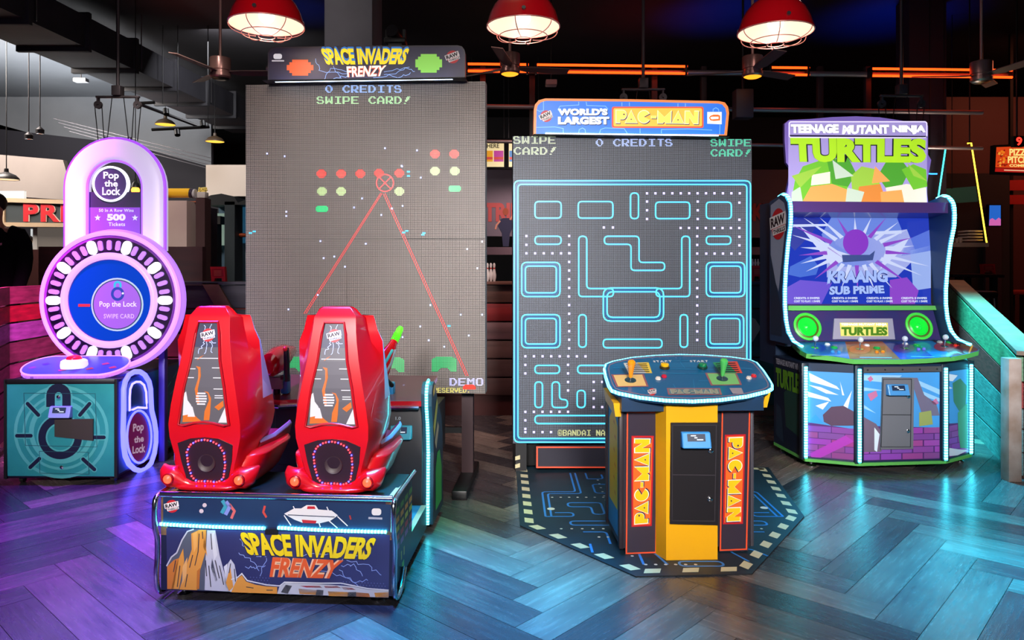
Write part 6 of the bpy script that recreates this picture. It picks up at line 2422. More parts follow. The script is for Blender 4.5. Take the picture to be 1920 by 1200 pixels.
# sloped speaker panel behind the deck
zs0, ys0, zs1, ys1 = 0.93, 0.3, 1.2, 0.42
mb = MB()
mb.prism([(-0.67, ys0, zs0 - 0.06), (0.67, ys0, zs0 - 0.06), (0.67, 0.52, zs0 - 0.06), (-0.67, 0.52, zs0 - 0.06)], (0, 0, 0.04), DKB)
pn = [(-0.64, ys0, zs0 - 0.03), (0.64, ys0, zs0 - 0.03), (0.64, ys1, zs1), (-0.64, ys1, zs1)]
mb.prism(pn, (0, 0.08, 0.0), noisy((56, 36, 92), (38, 40, 96), 7, 0.4))
spn = mb.build('speaker_panel', fg)
PS = Plane(TL, TR_, (0, ys0, zs0 - 0.03), (0, -(zs1 - zs0 + 0.03), (ys1 - ys0)))
mb = MB()
q = [PS(1476, 573), PS(1764, 573), PS(1764, 581), PS(1476, 582)]
mb.prism([p + Vector((0, -0.02, 0)) for p in q], (0, 0.04, 0), LIME)
mb.build('green_ledge', spn)
for px, py in ((1513, 613), (1722, 612)):
    o = PS(px, py, 0.001)
    mb = MB()
    mb.lathe([(0.112, 0), (0.114, 0.012), (0.1, 0.018), (0.092, 0.01)], E((70, 210, 60), 0.35, 0.8), o, PS.n, 32)
    s = mb.build('speaker', spn)
    mb = MB()
    mb.lathe([(0.092, 0.008), (0.082, 0.012), (0.078, 0.004)], M((90, 90, 30), 0.4), o, PS.n, 32)
    mb.lathe([(0.078, 0.006), (0.068, 0.012), (0.06, 0.004), (0.03, 0.002), (0.022, 0.01), (0.0005, 0.014)], E((20, 210, 50), 0.5, 0.8, 0.25), o, PS.n, 32)
    mb.build('speaker_cone', s)
mb = MB()
q = [PS(1563, 598), PS(1672, 598), PS(1677, 637), PS(1560, 637)]
mb.prism([p + PS.n * 0.012 for p in q], PS.n * -0.012, M((150, 146, 165), 0.35))
sg = mb.build('sign_plate', spn, bevel=0.003)
mb = MB()
poly(mb, PS, [(1573, 606), (1663, 606), (1664, 631), (1575, 631)], E((235, 225, 120), 0.85), 0.0135)
text(mb, PS, 'TEENAGE MUTANT NINJA', (1575, 607, 1661, 612.5), E((255, 255, 250), 1.0), 0.0145, 0.05)
text(mb, PS, 'TURTLES', (1576, 614, 1662, 630), E((80, 140, 20), 0.6), 0.0145, 0.06)
mb.build('sign_face', sg)

# monitor
ym = 0.42
PMn = Plane(TL, TR_, (0, ym, 1.2), (0, -0.72, 0.06))
mb = MB()
q = [PMn(1478, 400), PMn(1772, 400), PMn(1766, 576), PMn(1474, 576)]
mb.prism(q, (0, 0.3, 0), M((16, 18, 32), 0.3))
mon = mb.build('monitor_bezel', fg)
mb = MB()
scr = [(1481, 405), (1745, 405), (1745, 570), (1473, 570)]
poly(mb, PMn, scr, E((40, 66, 205), 0.75, 0.05, 0.12), 0.002)
WB, PU, LBL = E((205, 215, 250), 0.95, 0.05), E((150, 70, 215), 0.8, 0.05), E((90, 120, 230), 0.85, 0.05)
for pts, m_ in (([(1481, 418), (1500, 405), (1540, 410), (1520, 440), (1490, 470), (1481, 460)], E((30, 50, 180), 0.7, 0.05)), ([(1499, 424), (1570, 470), (1600, 480), (1560, 500)], WB), ([(1520, 440), (1590, 490), (1555, 468)], PU), ([(1660, 470), (1705, 445), (1690, 470), (1650, 505)], WB),
                ([(1700, 450), (1745, 430), (1745, 470), (1690, 480)], LBL), ([(1560, 405), (1680, 405), (1690, 430), (1660, 500), (1570, 500), (1540, 440)], E((110, 140, 235), 0.85, 0.05)), ([(1550, 450), (1700, 430), (1720, 480), (1680, 520), (1550, 520)], E((170, 180, 245), 0.85, 0.05)),
                ([(1473, 540), (1500, 525), (1560, 530), (1540, 570), (1473, 570)], E((110, 80, 225), 0.8, 0.05)), ([(1668, 525), (1700, 520), (1722, 545), (1715, 570), (1668, 570)], PU), ([(1706, 470), (1745, 460), (1745, 540), (1712, 545)], E((160, 185, 250), 0.85, 0.05)),
                ([(1481, 500), (1520, 480), (1535, 500), (1530, 515), (1500, 520), (1478, 515)], E((60, 110, 225), 0.8, 0.05)), ([(1482, 421), (1552, 420), (1552, 424), (1482, 426)], WB), ([(1640, 434), (1690, 432), (1690, 438), (1640, 440)], WB)):
    poly(mb, PMn, pts, m_, 0.003 if m_ in (WB, PU) else 0.0025)
for k in range(26):
    a = 2 * PI * k / 26 + 0.1
    r0, r1 = 55, 80 + (k * 37 % 40)
    x0, y0 = 1605 + r0 * math.cos(a), 470 + r0 * 0.5 * math.sin(a)
    x1, y1 = 1605 + r1 * 1.3 * math.cos(a), 470 + r1 * 0.75 * math.sin(a)
    x1, y1 = min(1742, max(1484, x1)), min(566, max(408, y1))
    nx, ny = -math.sin(a) * 4, math.cos(a) * 4
    poly(mb, PMn, [(x0 - nx, y0 - ny), (x0 + nx, y0 + ny), (x1, y1)], WB if k % 3 else PU, 0.0032)
# plain violet blob with a pale pedestal, no figure
poly(mb, PMn, disc(1604, 455, 24, 25), E((140, 50, 205), 0.85, 0.05), 0.0036)
poly(mb, PMn, [(1578, 478), (1630, 478), (1640, 470), (1636, 488), (1580, 492)], E((60, 80, 150), 0.8, 0.05), 0.004)
mb.build('screen', mon)
mb = MB()
IK, PW_ = E((40, 60, 150), 0.6, 0.05), E((165, 190, 255), 0.95, 0.05)
for w_, q in (('KRAANG', ((1553, 508), (1663, 506), (1664, 529), (1550, 532))), ('SUB PRIME', ((1555, 537), (1656, 535), (1658, 550), (1554, 553)))):
    text(mb, PMn, w_, q, IK, 0.005, 0.09)
    text(mb, PMn, w_, q, PW_, 0.006, 0.05)
for x in (1488, 1559, 1624, 1689):
    text(mb, PMn, 'CREDITS: 0 SWIPES', (x, 557, x + 48, 561), E((225, 235, 255), 1.0, 0.05), 0.006, 0.03)
    text(mb, PMn, 'COST TO PLAY: 1 SWIPE', (x, 563, x + 49, 567), E((225, 235, 255), 1.0, 0.05), 0.006, 0.03)
mb.build('screen_lettering', mon)
mb = MB()
m, nt, b, new = nodes_of('cover_glass')
b.inputs['Base Color'].default_value = (1, 1, 1, 1)
b.inputs['Roughness'].default_value = 0.03
b.inputs['Transmission Weight'].default_value = 1.0
b.inputs['IOR'].default_value = 1.3
GLASS = m
# side blades with the glowing wavy edge
BL = [(0.02, 0.90), (0.15, 0.925), (0.235, 0.99), (0.275, 1.08), (0.295, 1.2), (0.295, 1.32), (0.275, 1.5), (0.24, 1.68), (0.2, 1.82), (0.195, 1.93), (0.21, 2.0), (0.26, 2.05), (0.33, 2.07), (0.42, 2.05), (0.52, 2.03), (0.52, 0.9)]
for s in (-1, 1):
    mb = MB()
    x = s * 0.675
    mb.prism([(x - 0.02, a, b) for a, b in BL], (0.04, 0, 0), M((40, 66, 100), 0.35))
    bl = mb.build('side_blade', fg)
    pts = [Vector((x, a, b)) for a, b in BL[:14]]
    sm = []
    for i in range(len(pts) - 1):
        p0, p1, p2, p3 = pts[max(i - 1, 0)], pts[i], pts[i + 1], pts[min(i + 2, len(pts) - 1)]
        for k in range(4):
            f = k / 4
            sm.append(0.5 * ((2 * p1) + (p2 - p0) * f + (2 * p0 - 5 * p1 + 4 * p2 - p3) * f * f + (3 * p1 - p0 - 3 * p2 + p3) * f ** 3))
    mb = MB()
    mb.tube([p + Vector((0, -0.006, 0.002)) for p in sm], 0.0125, CY, 8)
    mb.build('led_edge', bl)
    if s < 0:
        mb = MB()
        FLB = lambda a, b, off=0.0: Vector((-0.696 - off, a, b))
        poly(mb, FLB, [(0.22, 1.9), (0.26, 2.0), (0.35, 2.04), (0.5, 2.0), (0.5, 1.5), (0.36, 1.3)], M((150, 160, 185), 0.4), 0.0005)
        poly(mb, FLB, [(0.32, 1.2), (0.4, 1.35), (0.5, 1.6), (0.5, 0.95), (0.3, 0.95)], M((34, 50, 70), 0.4), 0.001)
        FLC = lambda x, y, off=0.0: Vector((-0.698 - off, 0.36 - x, 1.84 - y))
        maker_badge(mb, FLC, 0.0, 0.0, 0.125, 0.001, -8)
        mb.build('blade_art', bl)
mb = MB()
mb.box(-0.655, 0.655, 0.5, 0.8, 0.7, 2.03, DKB)
mb.build('rear_body', fg)
# purple ledge over the monitor
PLd = TP(0.24)
mb = MB()
zt, zb_ = PLd(1600, 383).z, PLd(1600, 403).z
mb.prism([(-0.655, 0.24, zb_ + 0.02), (0.655, 0.24, zb_ + 0.02), (0.655, 0.5, zb_ - 0.01), (-0.655, 0.5, zb_ - 0.01)], (0, 0, zt - zb_), M((86, 56, 120), 0.25, 0, 0.4))
mb.build('top_ledge', fg)
# header
PH = TP(0.42)
mb = MB()
back = [(1468, 386), (1475, 360), (1484, 318), (1474, 305), (1471, 262), (1471, 232), (1480, 225), (1520, 223), (1560, 219.5), (1605, 218), (1650, 220), (1690, 226), (1704, 229), (1735, 230), (1740, 236), (1740, 290), (1746, 300), (1742, 322), (1737, 350), (1741, 386)]
mb.prism([PH(*p) for p in back], (0, 0.03, 0), E((148, 120, 215), 0.55, 0.5), M((90, 70, 160), 0.4))
hd = mb.build('header', fg)
mb = MB()
poly(mb, PH, rrect(1478, 227, 1738, 388, 5), E((186, 168, 235), 0.7, 0.5), 0.0015)
stroke(mb, PH, rrect(1479.5, 228.5, 1737.5, 258, 4), 1.8, E((230, 220, 255), 1.2, 0.5), 0.003, True)
poly(mb, PH, [(1480, 253), (1738, 255), (1738, 258), (1480, 256)], M((70, 60, 110), 0.4), 0.003)
# overlapping plain swooshes of green, orange and cream
G_ = [(116, 196, 50), (80, 164, 50), (160, 205, 70), (250, 170, 90), (245, 235, 215), (90, 120, 60), (230, 140, 60), (205, 220, 200), (60, 90, 170)]
sw = [([(1482, 386), (1490, 340), (1505, 312), (1540, 300), (1575, 310), (1590, 345), (1588, 386)], 0), ([(1500, 386), (1520, 350), (1560, 345), (1600, 360), (1610, 386)], 3), ([(1550, 300), (1590, 295), (1605, 325), (1590, 350), (1560, 345)], 1), ([(1600, 386), (1595, 330), (1615, 312), (1645, 318), (1650, 350), (1640, 386)], 2),
      ([(1610, 350), (1650, 345), (1665, 386), (1606, 386)], 6), ([(1645, 330), (1660, 305), (1690, 300), (1705, 320), (1690, 350), (1660, 352)], 1), ([(1660, 352), (1700, 345), (1736, 352), (1738, 386), (1668, 386)], 4), ([(1690, 318), (1712, 308), (1736, 318), (1738, 350), (1712, 356)], 0), ([(1522, 328), (1556, 322), (1556, 344), (1520, 348)], 4),
      ([(1588, 352), (1620, 360), (1612, 386), (1584, 386)], 7), ([(1650, 360), (1690, 356), (1696, 386), (1652, 386)], 3), ([(1484, 360), (1500, 350), (1506, 386), (1483, 386)], 7), ([(1484, 330), (1540, 312), (1500, 352)], 2), ([(1560, 300), (1600, 330), (1566, 336)], 7), ([(1640, 312), (1668, 340), (1634, 344)], 3), ([(1700, 306), (1738, 340), (1712, 330)], 2)]
for i, (pts, c) in enumerate(sw):
    poly(mb, PH, pts, E(G_[c], 0.85, 0.5), 0.0018 + i * 0.0003)
mb.build('artwork', hd)
mb = MB()
INK = M((40, 44, 60), 0.5)
for w_, q, b_ in (('TEENAGE', ((1482, 233), (1572, 233), (1572, 250), (1483, 250)), 0.07), ('MUTANT', ((1580, 235), (1666, 234), (1667, 251), (1578, 252)), 0.07), ('NINJA', ((1672, 235), (1736, 235), (1735, 252), (1673, 252)), 0.07)):
    text(mb, PH, w_, q, M((110, 100, 150), 0.5), 0.003, b_ + 0.03)
    text(mb, PH, w_, q, E((248, 248, 255), 1.1, 0.5), 0.005, b_)
q = ((1481, 258), (1737, 260), (1735, 306), (1484, 304))
text(mb, PH, 'TURTLES', q, INK, 0.0035, 0.085, 0.98)
text(mb, PH, 'TURTLES', q, E((176, 226, 40), 0.95, 0.5), 0.0055, 0.06, 0.98)
mb.build('lettering', hd)

# ================================================================ RING SHAPED TICKET GAME (GIANT GLOWING PADLOCK)
LL, LR = (-3.095, 5.13, 0), 1.5
lk = thing('ticket_game', 'padlock shaped ticket game glowing purple, with a teal printed box in front', 'arcade game', LL, LR)


def LP(ly):
    return Plane(LL, LR, (0, ly, 0), (0, -1, 0))


P = LP(0.0)
lx0, lx1 = P(10, 800).x, P(219, 800).x
zt, zb_ = P(110, 712).z, P(110, 897).z
DEP = 1.15
VIOLET = M((58, 30, 96), 0.35)
GLOWP = E((205, 150, 255), 3.2)
mb = MB()
mb.box(lx0, lx1, 0.004, DEP, zb_, zt, M((30, 22, 44), 0.35), 0.012)
box = mb.build('cabinet_box', lk)
# teal printed front door
mb = MB()
q = [P(12, 715), P(214, 715), P(219, 893), P(15, 892)]
mb.prism([p + Vector((0, -0.004, 0)) for p in q], (0, 0.01, 0), noisy((46, 156, 158), (34, 140, 144), 5, 0.4))
fr = mb.build('front_door', lk)
mb = MB()
PT, PI_ = M((86, 182, 180), 0.4), M((20, 26, 56), 0.4)
PFr = LP(-0.004)
cx, cy = 113, 816
for r, wd in ((56, 9), (70, 5), (86, 6)):
    stroke(mb, PFr, disc(cx + 2, cy - 6, r, r * 0.98, 40), wd, PT, 0.0006, True)
arc = [(95, 763), (95, 744)] + [(110 + 15 * math.cos(math.radians(a)), 742 + 15 * math.sin(math.radians(a))) for a in range(180, 361, 20)] + [(125, 763)]
stroke(mb, PFr, arc, 22, PT, 0.001)
stroke(mb, PFr, disc(113, 820, 34, 34, 40), 20, PT, 0.001, True)
stroke(mb, PFr, arc, 16, PI_, 0.0016)
stroke(mb, PFr, disc(113, 820, 34, 34, 40), 14, PI_, 0.0016, True)


def pill(pl, x0, y0, x1, y1, wd, m, off, m2=None, grow=3):
    d = Vector((x1 - x0, y1 - y0))
    a = math.degrees(math.atan2(d.y, d.x))
    for ww, mm, o in ((((wd + grow), m2, off - 0.0004),) if m2 else ()) + ((wd, m, off),):
        pts = [(x1 + ww / 2 * math.cos(math.radians(a - 90 + 18 * k)), y1 + ww / 2 * math.sin(math.radians(a - 90 + 18 * k))) for k in range(11)]
        pts += [(x0 + ww / 2 * math.cos(math.radians(a + 90 + 18 * k)), y0 + ww / 2 * math.sin(math.radians(a + 90 + 18 * k))) for k in range(11)]
        poly(mb, pl, pts, mm, o)


for x0, y0, x1, y1 in ((52, 757, 72, 778), (168, 757, 150, 778), (32, 817, 58, 817), (170, 820, 195, 820), (57, 876, 74, 860), (156, 861, 177, 880)):
    pill(PFr, x0, y0, x1, y1, 7, PI_, 0.0014, PT, 4)
mb.build('padlock_print', fr)
mb = MB()
ln = M((26, 84, 96), 0.5)
for q in ([(45, 737), (179, 738), (182, 838), (48, 835)], [(74, 846), (166, 848), (167, 889), (75, 887)]):
    stroke(mb, PFr, q, 1.0, ln, 0.002, True)
mb.build('hatch_seam', fr)
mb = MB()
q = [PFr(104, 786), PFr(176, 785), PFr(176, 826), PFr(104, 818)]
mb.prism([p + Vector((0, -0.012, 0)) for p in q], (0, 0.012, 0), M((60, 50, 44), 0.5))
mb.build('reader_plate', fr)
card_reader(PFr, 96, 761, 136, 783, lk, (150, 165, 210))
for px, py in ((110, 744), (116, 876)):
    mb = MB()
    mb.lathe([(0.012, 0), (0.012, 0.005), (0.0005, 0.008)], CHROME, PFr(px, py), (0, -1, 0), 14)
    mb.build('lock', fr)
mb = MB()
mb.box(lx0 - 0.006, lx0 + 0.014, -0.008, 0.014, zb_, zt + 0.004, BLACK)
mb.box(lx1 - 0.014, lx1 + 0.006, -0.008, 0.014, zb_, zt + 0.004, BLACK)
mb.box(lx0, lx1, -0.008, 0.02, zt - 0.03, zt + 0.006, BLACK, 0.004)
mb.build('edge_trim', box)
for x in (lx0 + 0.07, lx1 - 0.06):
    for y in (0.08, 1.0):
        mb = MB()
        mb.cyl((x - 0.012, y, 0.024), (x + 0.012, y, 0.024), 0.024, M((40, 36, 36), 0.4), 16)
        mb.box(x - 0.016, x + 0.016, y - 0.02, y + 0.02, 0.024, zb_, STEEL)
        mb.build('caster', lk)
# rounded play deck on the box
mb = MB()
dk = [(lx0 + 0.1 + 0.0, 0.19)]
ex, ey = (lx0 + lx1) / 2, 0.185
hw, hd = 0.36, 0.155
outl = []
for k in range(41):
    a = 2 * PI * k / 40
    c, s = math.cos(a), math.sin(a)
    outl.append((ex + (hw - hd) * (1 if c > 0 else -1) + hd * c, ey + hd * s, zt))
TZ = lambda y: (y - 0.03) * 0.3
mb.prism([(x, y, z - 0.002) for x, y, z in outl[:-1]], (0, 0, 0.02), VIOLET)
mb.prism([(x, y, z + TZ(y)) for x, y, z in outl[:-1]], (0, 0, 0.03), M((60, 70, 200), 0.3), E((190, 110, 255), 1.5))
dk_ = mb.build('play_deck', lk)
mb = MB()
mb.tube([(x, y, zt + 0.028 + TZ(y)) for x, y, z in outl[:-1]], 0.006, E((190, 130, 255), 2.0), 8, True)
mb.build('deck_light', dk_)
mb = MB()
PDn = lambda x, y, o=0.0: Vector((x, y, zt + 0.031 + TZ(y) + o))
for (x, y, c) in ((-0.22, 0.2, (60, 40, 180)), (-0.05, 0.1, (190, 30, 150)), (0.2, 0.2, (200, 60, 120)), (0.28, 0.14, (200, 60, 90)), (-0.28, 0.14, (110, 60, 200)), (0.13, 0.12, (180, 40, 60))):
    poly(mb, PDn, [(ex + x - 0.03, y), (ex + x - 0.01, y - 0.02), (ex + x + 0.03, y), (ex + x, y + 0.025)], M(c, 0.4), 0.001)
mb.build('artwork', dk_)
mb = MB()
o = (ex + 0.0, 0.16, zt + 0.03 + TZ(0.13))
mb.lathe([(0.085, 0), (0.088, 0.02), (0.084, 0.05), (0.07, 0.06), (0.052, 0.062)], E((235, 225, 255), 0.9, 0.7), o, n=28)
bt = mb.build('button_pod', dk_)
mb = MB()
mb.lathe([(0.05, 0.06), (0.05, 0.07), (0.042, 0.082), (0.02, 0.09), (0.0005, 0.091)], E((235, 25, 60), 0.5, 0.9, 0.2), o, n=24)
mb.build('push_button', bt)
# glowing padlock on the right flank
PR = Plane(LL, LR, (lx1, 0, 0), (1, 0, 0))
mb = MB()
xx = lx1 + 0.001
poly(mb, lambda a, b, o=0.0: Vector((xx + o, a, b)), [(0.02, zb_ + 0.02), (DEP - 0.02, zb_ + 0.02), (DEP - 0.02, zt - 0.02), (0.02, zt - 0.02)], noisy((24, 90, 130), (20, 110, 130), 4, 0.4), 0.0)
FR_ = lambda a, b, o=0.0: Vector((xx + 0.001 + o, a, b))
for k in range(30):
    a = 2 * PI * k / 30
    for r0, r1 in ((0.36, 0.42), (0.46, 0.54), (0.58, 0.64)):
        p = [(0.42 + r * 1.3 * math.cos(a), 0.33 + r * math.sin(a)) for r in (r0, r1)]
        if all(0.05 < q[0] < DEP - 0.05 and zb_ + 0.03 < q[1] < zt - 0.03 for q in p):
            stroke(mb, FR_, p, 0.008, M((70, 190, 190), 0.4), 0.0)
side = mb.build('flank_art', box)
BLG = E((80, 80, 255), 5.0)
BLW = E((130, 120, 255), 4.0)


def sideloop(pts, m, r, off):
    mb = MB()
    v = [PR(x, y, off) for x, y in pts]
    mb.tube(v, r, m, 8, True)
    return mb


bx = lambda pts: pts
shk = []
ocx, ocy = 262.5, 816
out8 = [(228, 770)] + [(228, 755), (228, 730), (231, 715), (238, 703), (248, 697), (259, 697), (268, 703), (276, 716), (279, 730), (280, 755), (281, 770)] + [(286, 790), (289, 810), (289, 830), (286, 850), (280, 868), (271, 879), (260, 883), (249, 880), (238, 870), (231, 855), (228, 835), (227, 810)]
sideloop(out8, BLG, 0.018, 0.014).build('neon_outline', side)
inn8 = [(240, 770), (240, 745), (241, 730), (245, 720), (252, 716), (260, 716), (267, 722), (271, 735), (272, 755), (272, 765), (255, 764), (246, 768)]
sideloop(inn8, BLW, 0.008, 0.012).build('neon_outline', side)
inn9 = disc(258, 819, 23, 49, 30)
sideloop(inn9, BLG, 0.008, 0.012).build('neon_outline', side)
mb = MB()
poly(mb, PR, disc(258, 820, 20, 45, 30), E((140, 28, 92), 0.35), 0.004)
for w_, q in (('Pop', ((248, 795), (268, 791), (268, 812), (248, 814))), ('the', ((250, 819), (268, 815), (268, 828), (250, 831))), ('Lock', ((247, 837), (271, 831), (271, 848), (247, 851)))):
    text(mb, PR, w_, q, E((225, 190, 215), 0.5), 0.006, 0.03)
mb.build('lettering', side)

# support post beside the box
mb = MB()
a = LP(0.6)(300, 800)
mb.box(a.x - 0.012, a.x + 0.035, 0.6, 0.66, 0.0, 0.98, M((60, 40, 140), 0.35), 0.005)
mb.build('support_post', lk)

# the big ring
yr = 0.40
PR_ = LP(yr)
c0 = PR_(207.5, 563)
R0 = (PR_(335, 563).x - PR_(80, 563).x) / 2
mpp = R0 / 127.5         # metres per pixel on that plane


def RP(r, a, y=0.0):
    return Vector((c0.x + r * math.cos(math.radians(a)), yr + y, c0.z + r * math.sin(math.radians(a))))


mb = MB()
mb.lathe([(0.60 * R0, 0.012), (0.98 * R0, 0.012), (1.0 * R0, 0.0), (1.0 * R0, -0.07), (0.0005, -0.08)], M((104, 40, 140), 0.3), (c0.x, yr, c0.z), (0, -1, 0), 72)
ring = mb.build('ring_body', lk)
mb = MB()
mb.tube([RP(R0 * 1.0, 360 * k / 72, -0.005) for k in range(72)], 0.018, E((190, 120, 255), 2.2), 10, True)
mb.tube([RP(R0 * 0.985, 360 * k / 72, 0.06) for k in range(72)], 0.04, E((178, 120, 250), 1.2), 10, True)
mb.build('ring_rim_light', ring)
mb = MB()
mb.add([RP(0.93 * R0, 360 * k / 60, -0.0135) for k in range(60)] + [RP(0.70 * R0, 360 * k / 60, -0.0135) for k in range(60)], [(k, (k + 1) % 60, 60 + (k + 1) % 60, 60 + k) for k in range(60)], M((30, 6, 46), 0.3, 0, 0, 0.3))
mb.build('ring_face', ring)
WP, LPU = E((250, 250, 255), 2.2), E((190, 125, 250), 1.1)
for k in range(40):
    a = k * 9
    big = k % 4 == 0
    r0, r1, hw = ((0.715, 0.925, 0.032) if big else (0.745, 0.895, 0.016))
    mb = MB()
    d, t_ = RP(1, a) - RP(0, a), None
    d = Vector((math.cos(math.radians(a)), 0, math.sin(math.radians(a))))
    t_ = Vector((-d.z, 0, d.x))
    pts = []
    for cc, s in ((r1 * R0 - hw, 0), (r0 * R0 + hw, 180)):
        for i in range(9):
            b = math.radians(s - 90 + 22.5 * i)
            pts.append(RP(0, 0, -0.028) + d * (cc + hw * math.cos(b)) + t_ * hw * math.sin(b))
    mb.prism(pts, (0, 0.014, 0), WP if big else LPU)
    mb.build('light_bar', ring)
mb = MB()
mb.tube([RP(R0 * 0.66, 360 * k / 60, -0.02) for k in range(60)], 0.026, E((206, 160, 255), 1.3), 10, True)
mb.build('inner_ring_light', ring)
mb = MB()
poly_pts = [RP(0.60 * R0, 360 * k / 48, -0.016) for k in range(48)]
mb.add(poly_pts, [list(range(48))], E((10, 70, 205), 0.75, 0.2, 0.15))
cd_ = mb.build('screen_disc', ring)
PC = LP(yr - 0.018)
mb = MB()
ccx, ccy = 220, 571
poly(mb, PC, disc(ccx, ccy, 49, 50, 40), E((190, 215, 240), 0.8, 0.2), 0.001)
poly(mb, PC, disc(ccx, ccy, 46, 47, 40), E((50, 70, 130), 0.6, 0.2), 0.002)
poly(mb, PC, disc(ccx, ccy, 44, 45, 40), E((165, 95, 230), 0.85, 0.2), 0.003)
poly(mb, PC, [(147, 570), (169, 570), (169, 575), (147, 575)], E((235, 30, 60), 1.0, 0.2), 0.002)
stroke(mb, PC, disc(221, 551, 10, 10.5, 24), 5, E((30, 60, 180), 0.8, 0.2), 0.004, True)
stroke(mb, PC, [(215.5, 539), (215.5, 533), (217, 530), (221, 528.5), (225, 530), (226.5, 533), (226.5, 539)], 4, E((40, 190, 220), 0.9, 0.2), 0.004)
poly(mb, PC, disc(231, 550, 2, n=10), E((240, 240, 255), 1, 0.2), 0.005)
text(mb, PC, 'Pop the Lock', (187, 565, 257, 578), E((240, 225, 255), 1.0, 0.2), 0.004, 0.012)
text(mb, PC, 'SWIPE CARD', (195, 588.5, 252, 597), E((215, 175, 250), 1.0, 0.2), 0.004, 0.02, 1.1)
mb.build('screen_picture', cd_)

# glowing shackle
ys = yr + 0.06
PS = LP(ys)
sx0, sx1 = PS(117, 400).x, PS(306, 400).x
ix0, ix1 = PS(160, 400).x, PS(264, 400).x
ztop = PS(211, 258).z
cxs, cxi = (sx0 + sx1) / 2, (ix0 + ix1) / 2
ro, ri = (sx1 - sx0) / 2, (ix1 - ix0) / 2
zc = ztop - ro
zlow = PS(211, 470).z
mid = [(cxs - (ro + ri) / 2, zlow)] + [(cxs + (ro + ri) / 2 * math.cos(math.radians(180 - 7.5 * k)), zc + (ro + ri) / 2 * math.sin(math.radians(180 - 7.5 * k))) for k in range(25)] + [(cxs + (ro + ri) / 2, zlow)]
mb = MB()
rings = []
hw = (ro - ri) / 2
for i, (x, z) in enumerate(mid):
    if i == 0 or i == len(mid) - 1:
        d = Vector((-1 if i == 0 else 1, 0, 0))
    else:
        a = math.radians(180 - 7.5 * (i - 1))
        d = Vector((math.cos(a), 0, math.sin(a)))
    sec = []
    for k in range(16):
        b = 2 * PI * k / 16
        cb, sb = math.cos(b), math.sin(b)
        e = 0.55
        sec.append(Vector((x, ys + 0.06, z)) + d * hw * math.copysign(abs(cb) ** e, cb) + Vector((0, 1, 0)) * 0.06 * math.copysign(abs(sb) ** e, sb))
    rings.append(sec)
mb.loft(rings, E((232, 214, 255), 0.62, 0.5))
sh = mb.build('shackle', lk)
for nm, off, wd in (('shackle_edge_light', 0.985, 0.016),):
    mb = MB()
    pts = [(cxs - ro * off, zlow)] + [(cxs + ro * off * math.cos(math.radians(180 - 7.5 * k)), zc + ro * off * math.sin(math.radians(180 - 7.5 * k))) for k in range(25)] + [(cxs + ro * off, zlow)]
    mb.tube([(x, ys + 0.035, z) for x, z in pts], wd, E((130, 60, 255), 2.0), 8)
    pts = [(cxi - ri, zlow)] + [(cxi + ri * math.cos(math.radians(180 - 7.5 * k)), zc + ri * math.sin(math.radians(180 - 7.5 * k))) for k in range(25)] + [(cxi + ri, zlow)]
    mb.tube([(x, ys + 0.03, z) for x, z in pts], 0.012, E((150, 90, 255), 1.6), 8)
    mb.build(nm, sh)
# plate inside the shackle with the prize notice
mb = MB()
PN = LP(ys + 0.05)
q = [PN(163, 360), PN(264, 360), PN(264, 440), PN(163, 440)]
mb.prism(q, (0, 0.02, 0), M((34, 30, 60), 0.4))
pl_ = mb.build('notice_plate', sh)
mb = MB()
poly(mb, PN, [(168, 389), (263, 389), (263, 438), (168, 438)], E((140, 70, 215), 0.75, 0.3), 0.002)
LT = E((205, 215, 245), 0.9, 0.3)
text(mb, PN, '50 In A Row Wins', (186, 391.5, 251, 397.5), LT, 0.004, 0.02, 1.1)
text(mb, PN, '500', (201, 401, 236, 414), LT, 0.004, 0.06)
text(mb, PN, 'Tickets', (204, 417, 235, 424), LT, 0.004, 0.02, 1.1)
for x in (183.5, 253.5):
    st = []
    for k in range(10):
        a = -PI / 2 + PI * k / 5
        r = 6.2 if k % 2 == 0 else 2.6
        st.append((x + r * math.cos(a), 408.5 + r * math.sin(a)))
    poly(mb, PN, st, LT, 0.004)
mb.build('prize_notice', pl_)
mb = MB()
o = PN(208, 345)
rr_ = PN(242, 345).x - o.x
mb.lathe([(rr_, -0.02), (rr_, 0.01), (rr_ * 0.9, 0.014), (rr_ * 0.88, 0.006)], E((232, 235, 255), 2.0), o, (0, -1, 0), 40)
mb.lathe([(rr_ * 0.88, 0.006), (0.0005, 0.006)], M((56, 62, 92), 0.35), o, (0, -1, 0), 40)
sg = mb.build('round_sign', sh)
mb = MB()
PG = LP(ys + 0.05 - 0.008)
for w_, q in (('Pop', (194, 322, 223, 339)), ('the', (196, 338, 221, 350)), ('Lock', (192, 351, 226, 366))):
    text(mb, PG, w_, q, E((236, 238, 255), 1.2), 0.002, 0.025)
mb.build('lettering', sg)
for nm, px0 in (('glass_clip', 163),):
    mb = MB()
    mb.box(PN(160, 0).x, PN(164, 0).x, ys + 0.06, ys + 0.1, PN(0, 440).z, PN(0, 300).z, M((90, 60, 160), 0.3))
    mb.build('side_rail', sh)

